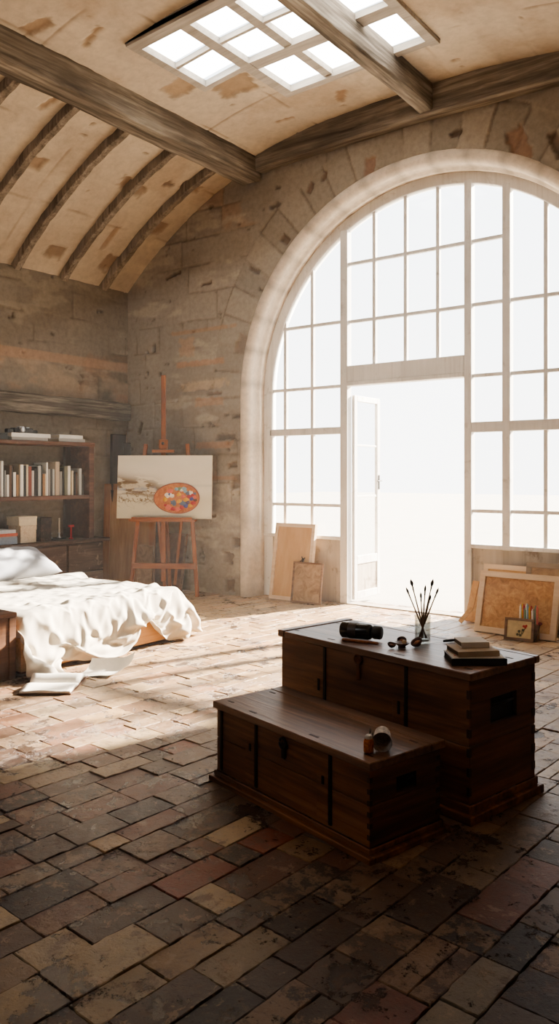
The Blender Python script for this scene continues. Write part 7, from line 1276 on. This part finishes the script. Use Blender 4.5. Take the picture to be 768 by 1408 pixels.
b = MB(); b.prism([(-.014, -.008, 0), (.012, -.010, 0), (.016, .006, 0), (-.010, .010, 0)], (0, 0, .0015)); o = b.build('orange_tab', mat_plain('orange_tab_paint', (214, 92, 40), .6), None, False, (-1.560, 3.465, TZ + .034), math.radians(37)); tag(o, 'bright orange paper tab on the black book of the stack', 'paper tab')
# ---- things on the low chest
SZ = .40 + .0015
t = thing('paper_cup', 'tipped-over speckled white cup lying on the low chest', 'cup', (-1.645, 2.915, SZ), math.radians(-62))
Rc = Matrix.Rotation(PI / 2, 3, 'Y')
tl = math.asin((.041 - .033) / .085)
b = MB(); b.lathe([(0, 0), (.030, 0), (.033, .003), (.041, .088), (.0425, .090), (.040, .0895), (.032, .006), (0, .005)], 32, Matrix.Rotation(PI / 2 - tl + 0.19, 3, 'Y'), (-.04, 0, .0335)); b.build('cup_body', mottled('speckled_cup', (92, 84, 78), (178, 168, 158), (206, 198, 190), 30), t, True)
zmin = min((v.co.z for v in t.children[0].data.vertices))
for v in t.children[0].data.vertices: v.co.z -= zmin
t = thing('paint_bottle', 'small orange paint bottle with white cap beside the tipped cup', 'bottle', (-1.668, 2.842, SZ), 0)
b = MB(); b.lathe([(0, 0), (.017, 0), (.0205, .004), (.021, .045), (.017, .054), (.013, .057)], 20); b.build('bottle_body', mottled('orange_paint_glass', (70, 36, 18), (186, 100, 44), (226, 150, 70), 40), t, True)
b = MB(); b.lathe([(.014, .056), (.0155, .058), (.0150, .068), (.010, .073), (0, .074)], 18); b.build('cap', mat_plain('white_cap', (222, 212, 200), .5), t, True)
for i, (dx, h) in enumerate(((-.008, .078), (.006, .072))):
    t = thing('thin_brush', ['slim taller brush tip rising behind the orange bottle', 'slim shorter brush tip rising behind the orange bottle'][i], 'paint brush', (-1.695 + dx, 2.905, SZ), 0, 'thin brushes behind the orange bottle')
    b = MB(); b.tube([(0, 0, .003), (.002, .002, h * .75)], .0028, 8); b.build('brush_handle', mat_plain('thin_brush_wood', (112, 98, 86), .6), t, True)
    b = MB(); b.tube([(.002, .002, h * .75), (.003, .003, h)], [.004, .003], 8); b.build('bristles', mat_plain('thin_bristle', (150, 140, 128), .8), t, True)

# ------------------------------------------------------------------ camera, light
TH = math.radians(36.82)
cam = bpy.data.cameras.new('camera'); co = bpy.data.objects.new('camera', cam); COL.objects.link(co)
co.location = (0, 0, 1.55); co.rotation_euler = (PI / 2, 0, TH)
cam.sensor_fit = 'VERTICAL'; cam.sensor_height = 36; cam.lens = 1090 / 1408 * 36
cam.shift_y = -(704 - 652) / 1408
cam.clip_start = 0.05; cam.clip_end = 500
scene.camera = co

w = bpy.data.worlds.new('sky'); scene.world = w; w.use_nodes = True
nt = w.node_tree; nt.nodes.clear()
out = nt.nodes.new('ShaderNodeOutputWorld'); bg = nt.nodes.new('ShaderNodeBackground')
tc = nt.nodes.new('ShaderNodeTexCoord'); sp = nt.nodes.new('ShaderNodeSeparateXYZ'); rp = nt.nodes.new('ShaderNodeValToRGB')
nt.links.new(tc.outputs['Generated'], sp.inputs[0]); nt.links.new(sp.outputs['Z'], rp.inputs['Fac'])
e = rp.color_ramp.elements; e[0].position = 0.0; e[0].color = (1, .985, .955, 1); e[1].position = .5; e[1].color = (.90, .955, 1, 1)
nt.links.new(rp.outputs['Color'], bg.inputs['Color']); bg.inputs['Strength'].default_value = SKY
nt.links.new(bg.outputs[0], out.inputs['Surface'])

sun = bpy.data.lights.new('sun', 'SUN'); so = bpy.data.objects.new('sun', sun); COL.objects.link(so)
az, el = math.radians(19), math.radians(24.5)
d = Vector((-math.sin(az) * math.cos(el), -math.cos(az) * math.cos(el), -math.sin(el)))
so.rotation_euler = d.to_track_quat('-Z', 'Y').to_euler(); so.location = (2, 14, 8)
sun.energy = SUN; sun.color = (1, .89, .745); sun.angle = math.radians(1.6)

# thin sunlit haze hanging in the room
if HAZE > 0:
    hm = bpy.data.materials.new('dusty_air'); hm.use_nodes = True; t_ = hm.node_tree; t_.nodes.clear()
    mo = t_.nodes.new('ShaderNodeOutputMaterial'); vs = t_.nodes.new('ShaderNodeVolumeScatter')
    vs.inputs['Density'].default_value = HAZE; vs.inputs['Anisotropy'].default_value = 0.3; vs.inputs['Color'].default_value = (1, .97, .93, 1)
    t_.links.new(vs.outputs[0], mo.inputs['Volume'])
    b = MB(); b.box((XL - .5, YF - .5, -.3), (XR + .5, YW + .16, 6.2)); o = b.build('haze', hm); tag(o, 'thin dusty haze hanging in the air of the room', 'haze', None, 'stuff')
po = bpy.data.lights.new('window_portal', 'AREA'); po.shape = 'RECTANGLE'; po.size = 4.5; po.size_y = 4.8
pobj = bpy.data.objects.new('window_portal', po); COL.objects.link(pobj); pobj.location = (XC, YW + .2, 2.4); pobj.rotation_euler = (-PI / 2, 0, 0)
po.cycles.is_portal = True
p2 = bpy.data.lights.new('rear_fill_portal', 'AREA'); p2.shape = 'RECTANGLE'; p2.size = 2.6; p2.size_y = 1.6
o2 = bpy.data.objects.new('rear_fill_portal', p2); COL.objects.link(o2); o2.location = (-4.6, YF - .25, 4.0); o2.rotation_euler = (PI / 2, 0, 0); p2.cycles.is_portal = True  # portal for the fill-light opening added behind the viewer
p3 = bpy.data.lights.new('skylight_portal', 'AREA'); p3.shape = 'RECTANGLE'; p3.size = 2.3; p3.size_y = 1.8
o3 = bpy.data.objects.new('skylight_portal', p3); COL.objects.link(o3); o3.location = (-4.4, 5.95, 5.95); p3.cycles.is_portal = True

scene.view_settings.view_transform = 'AgX'
scene.view_settings.look = 'AgX - Medium High Contrast'
scene.view_settings.exposure = EXPO
scene.cycles.use_denoising = True
scene.cycles.max_bounces = 10; scene.cycles.diffuse_bounces = 6; scene.cycles.transparent_max_bounces = 16
scene.cycles.sample_clamp_indirect = 8.0
scene.cycles.caustics_reflective = False; scene.cycles.caustics_refractive = False
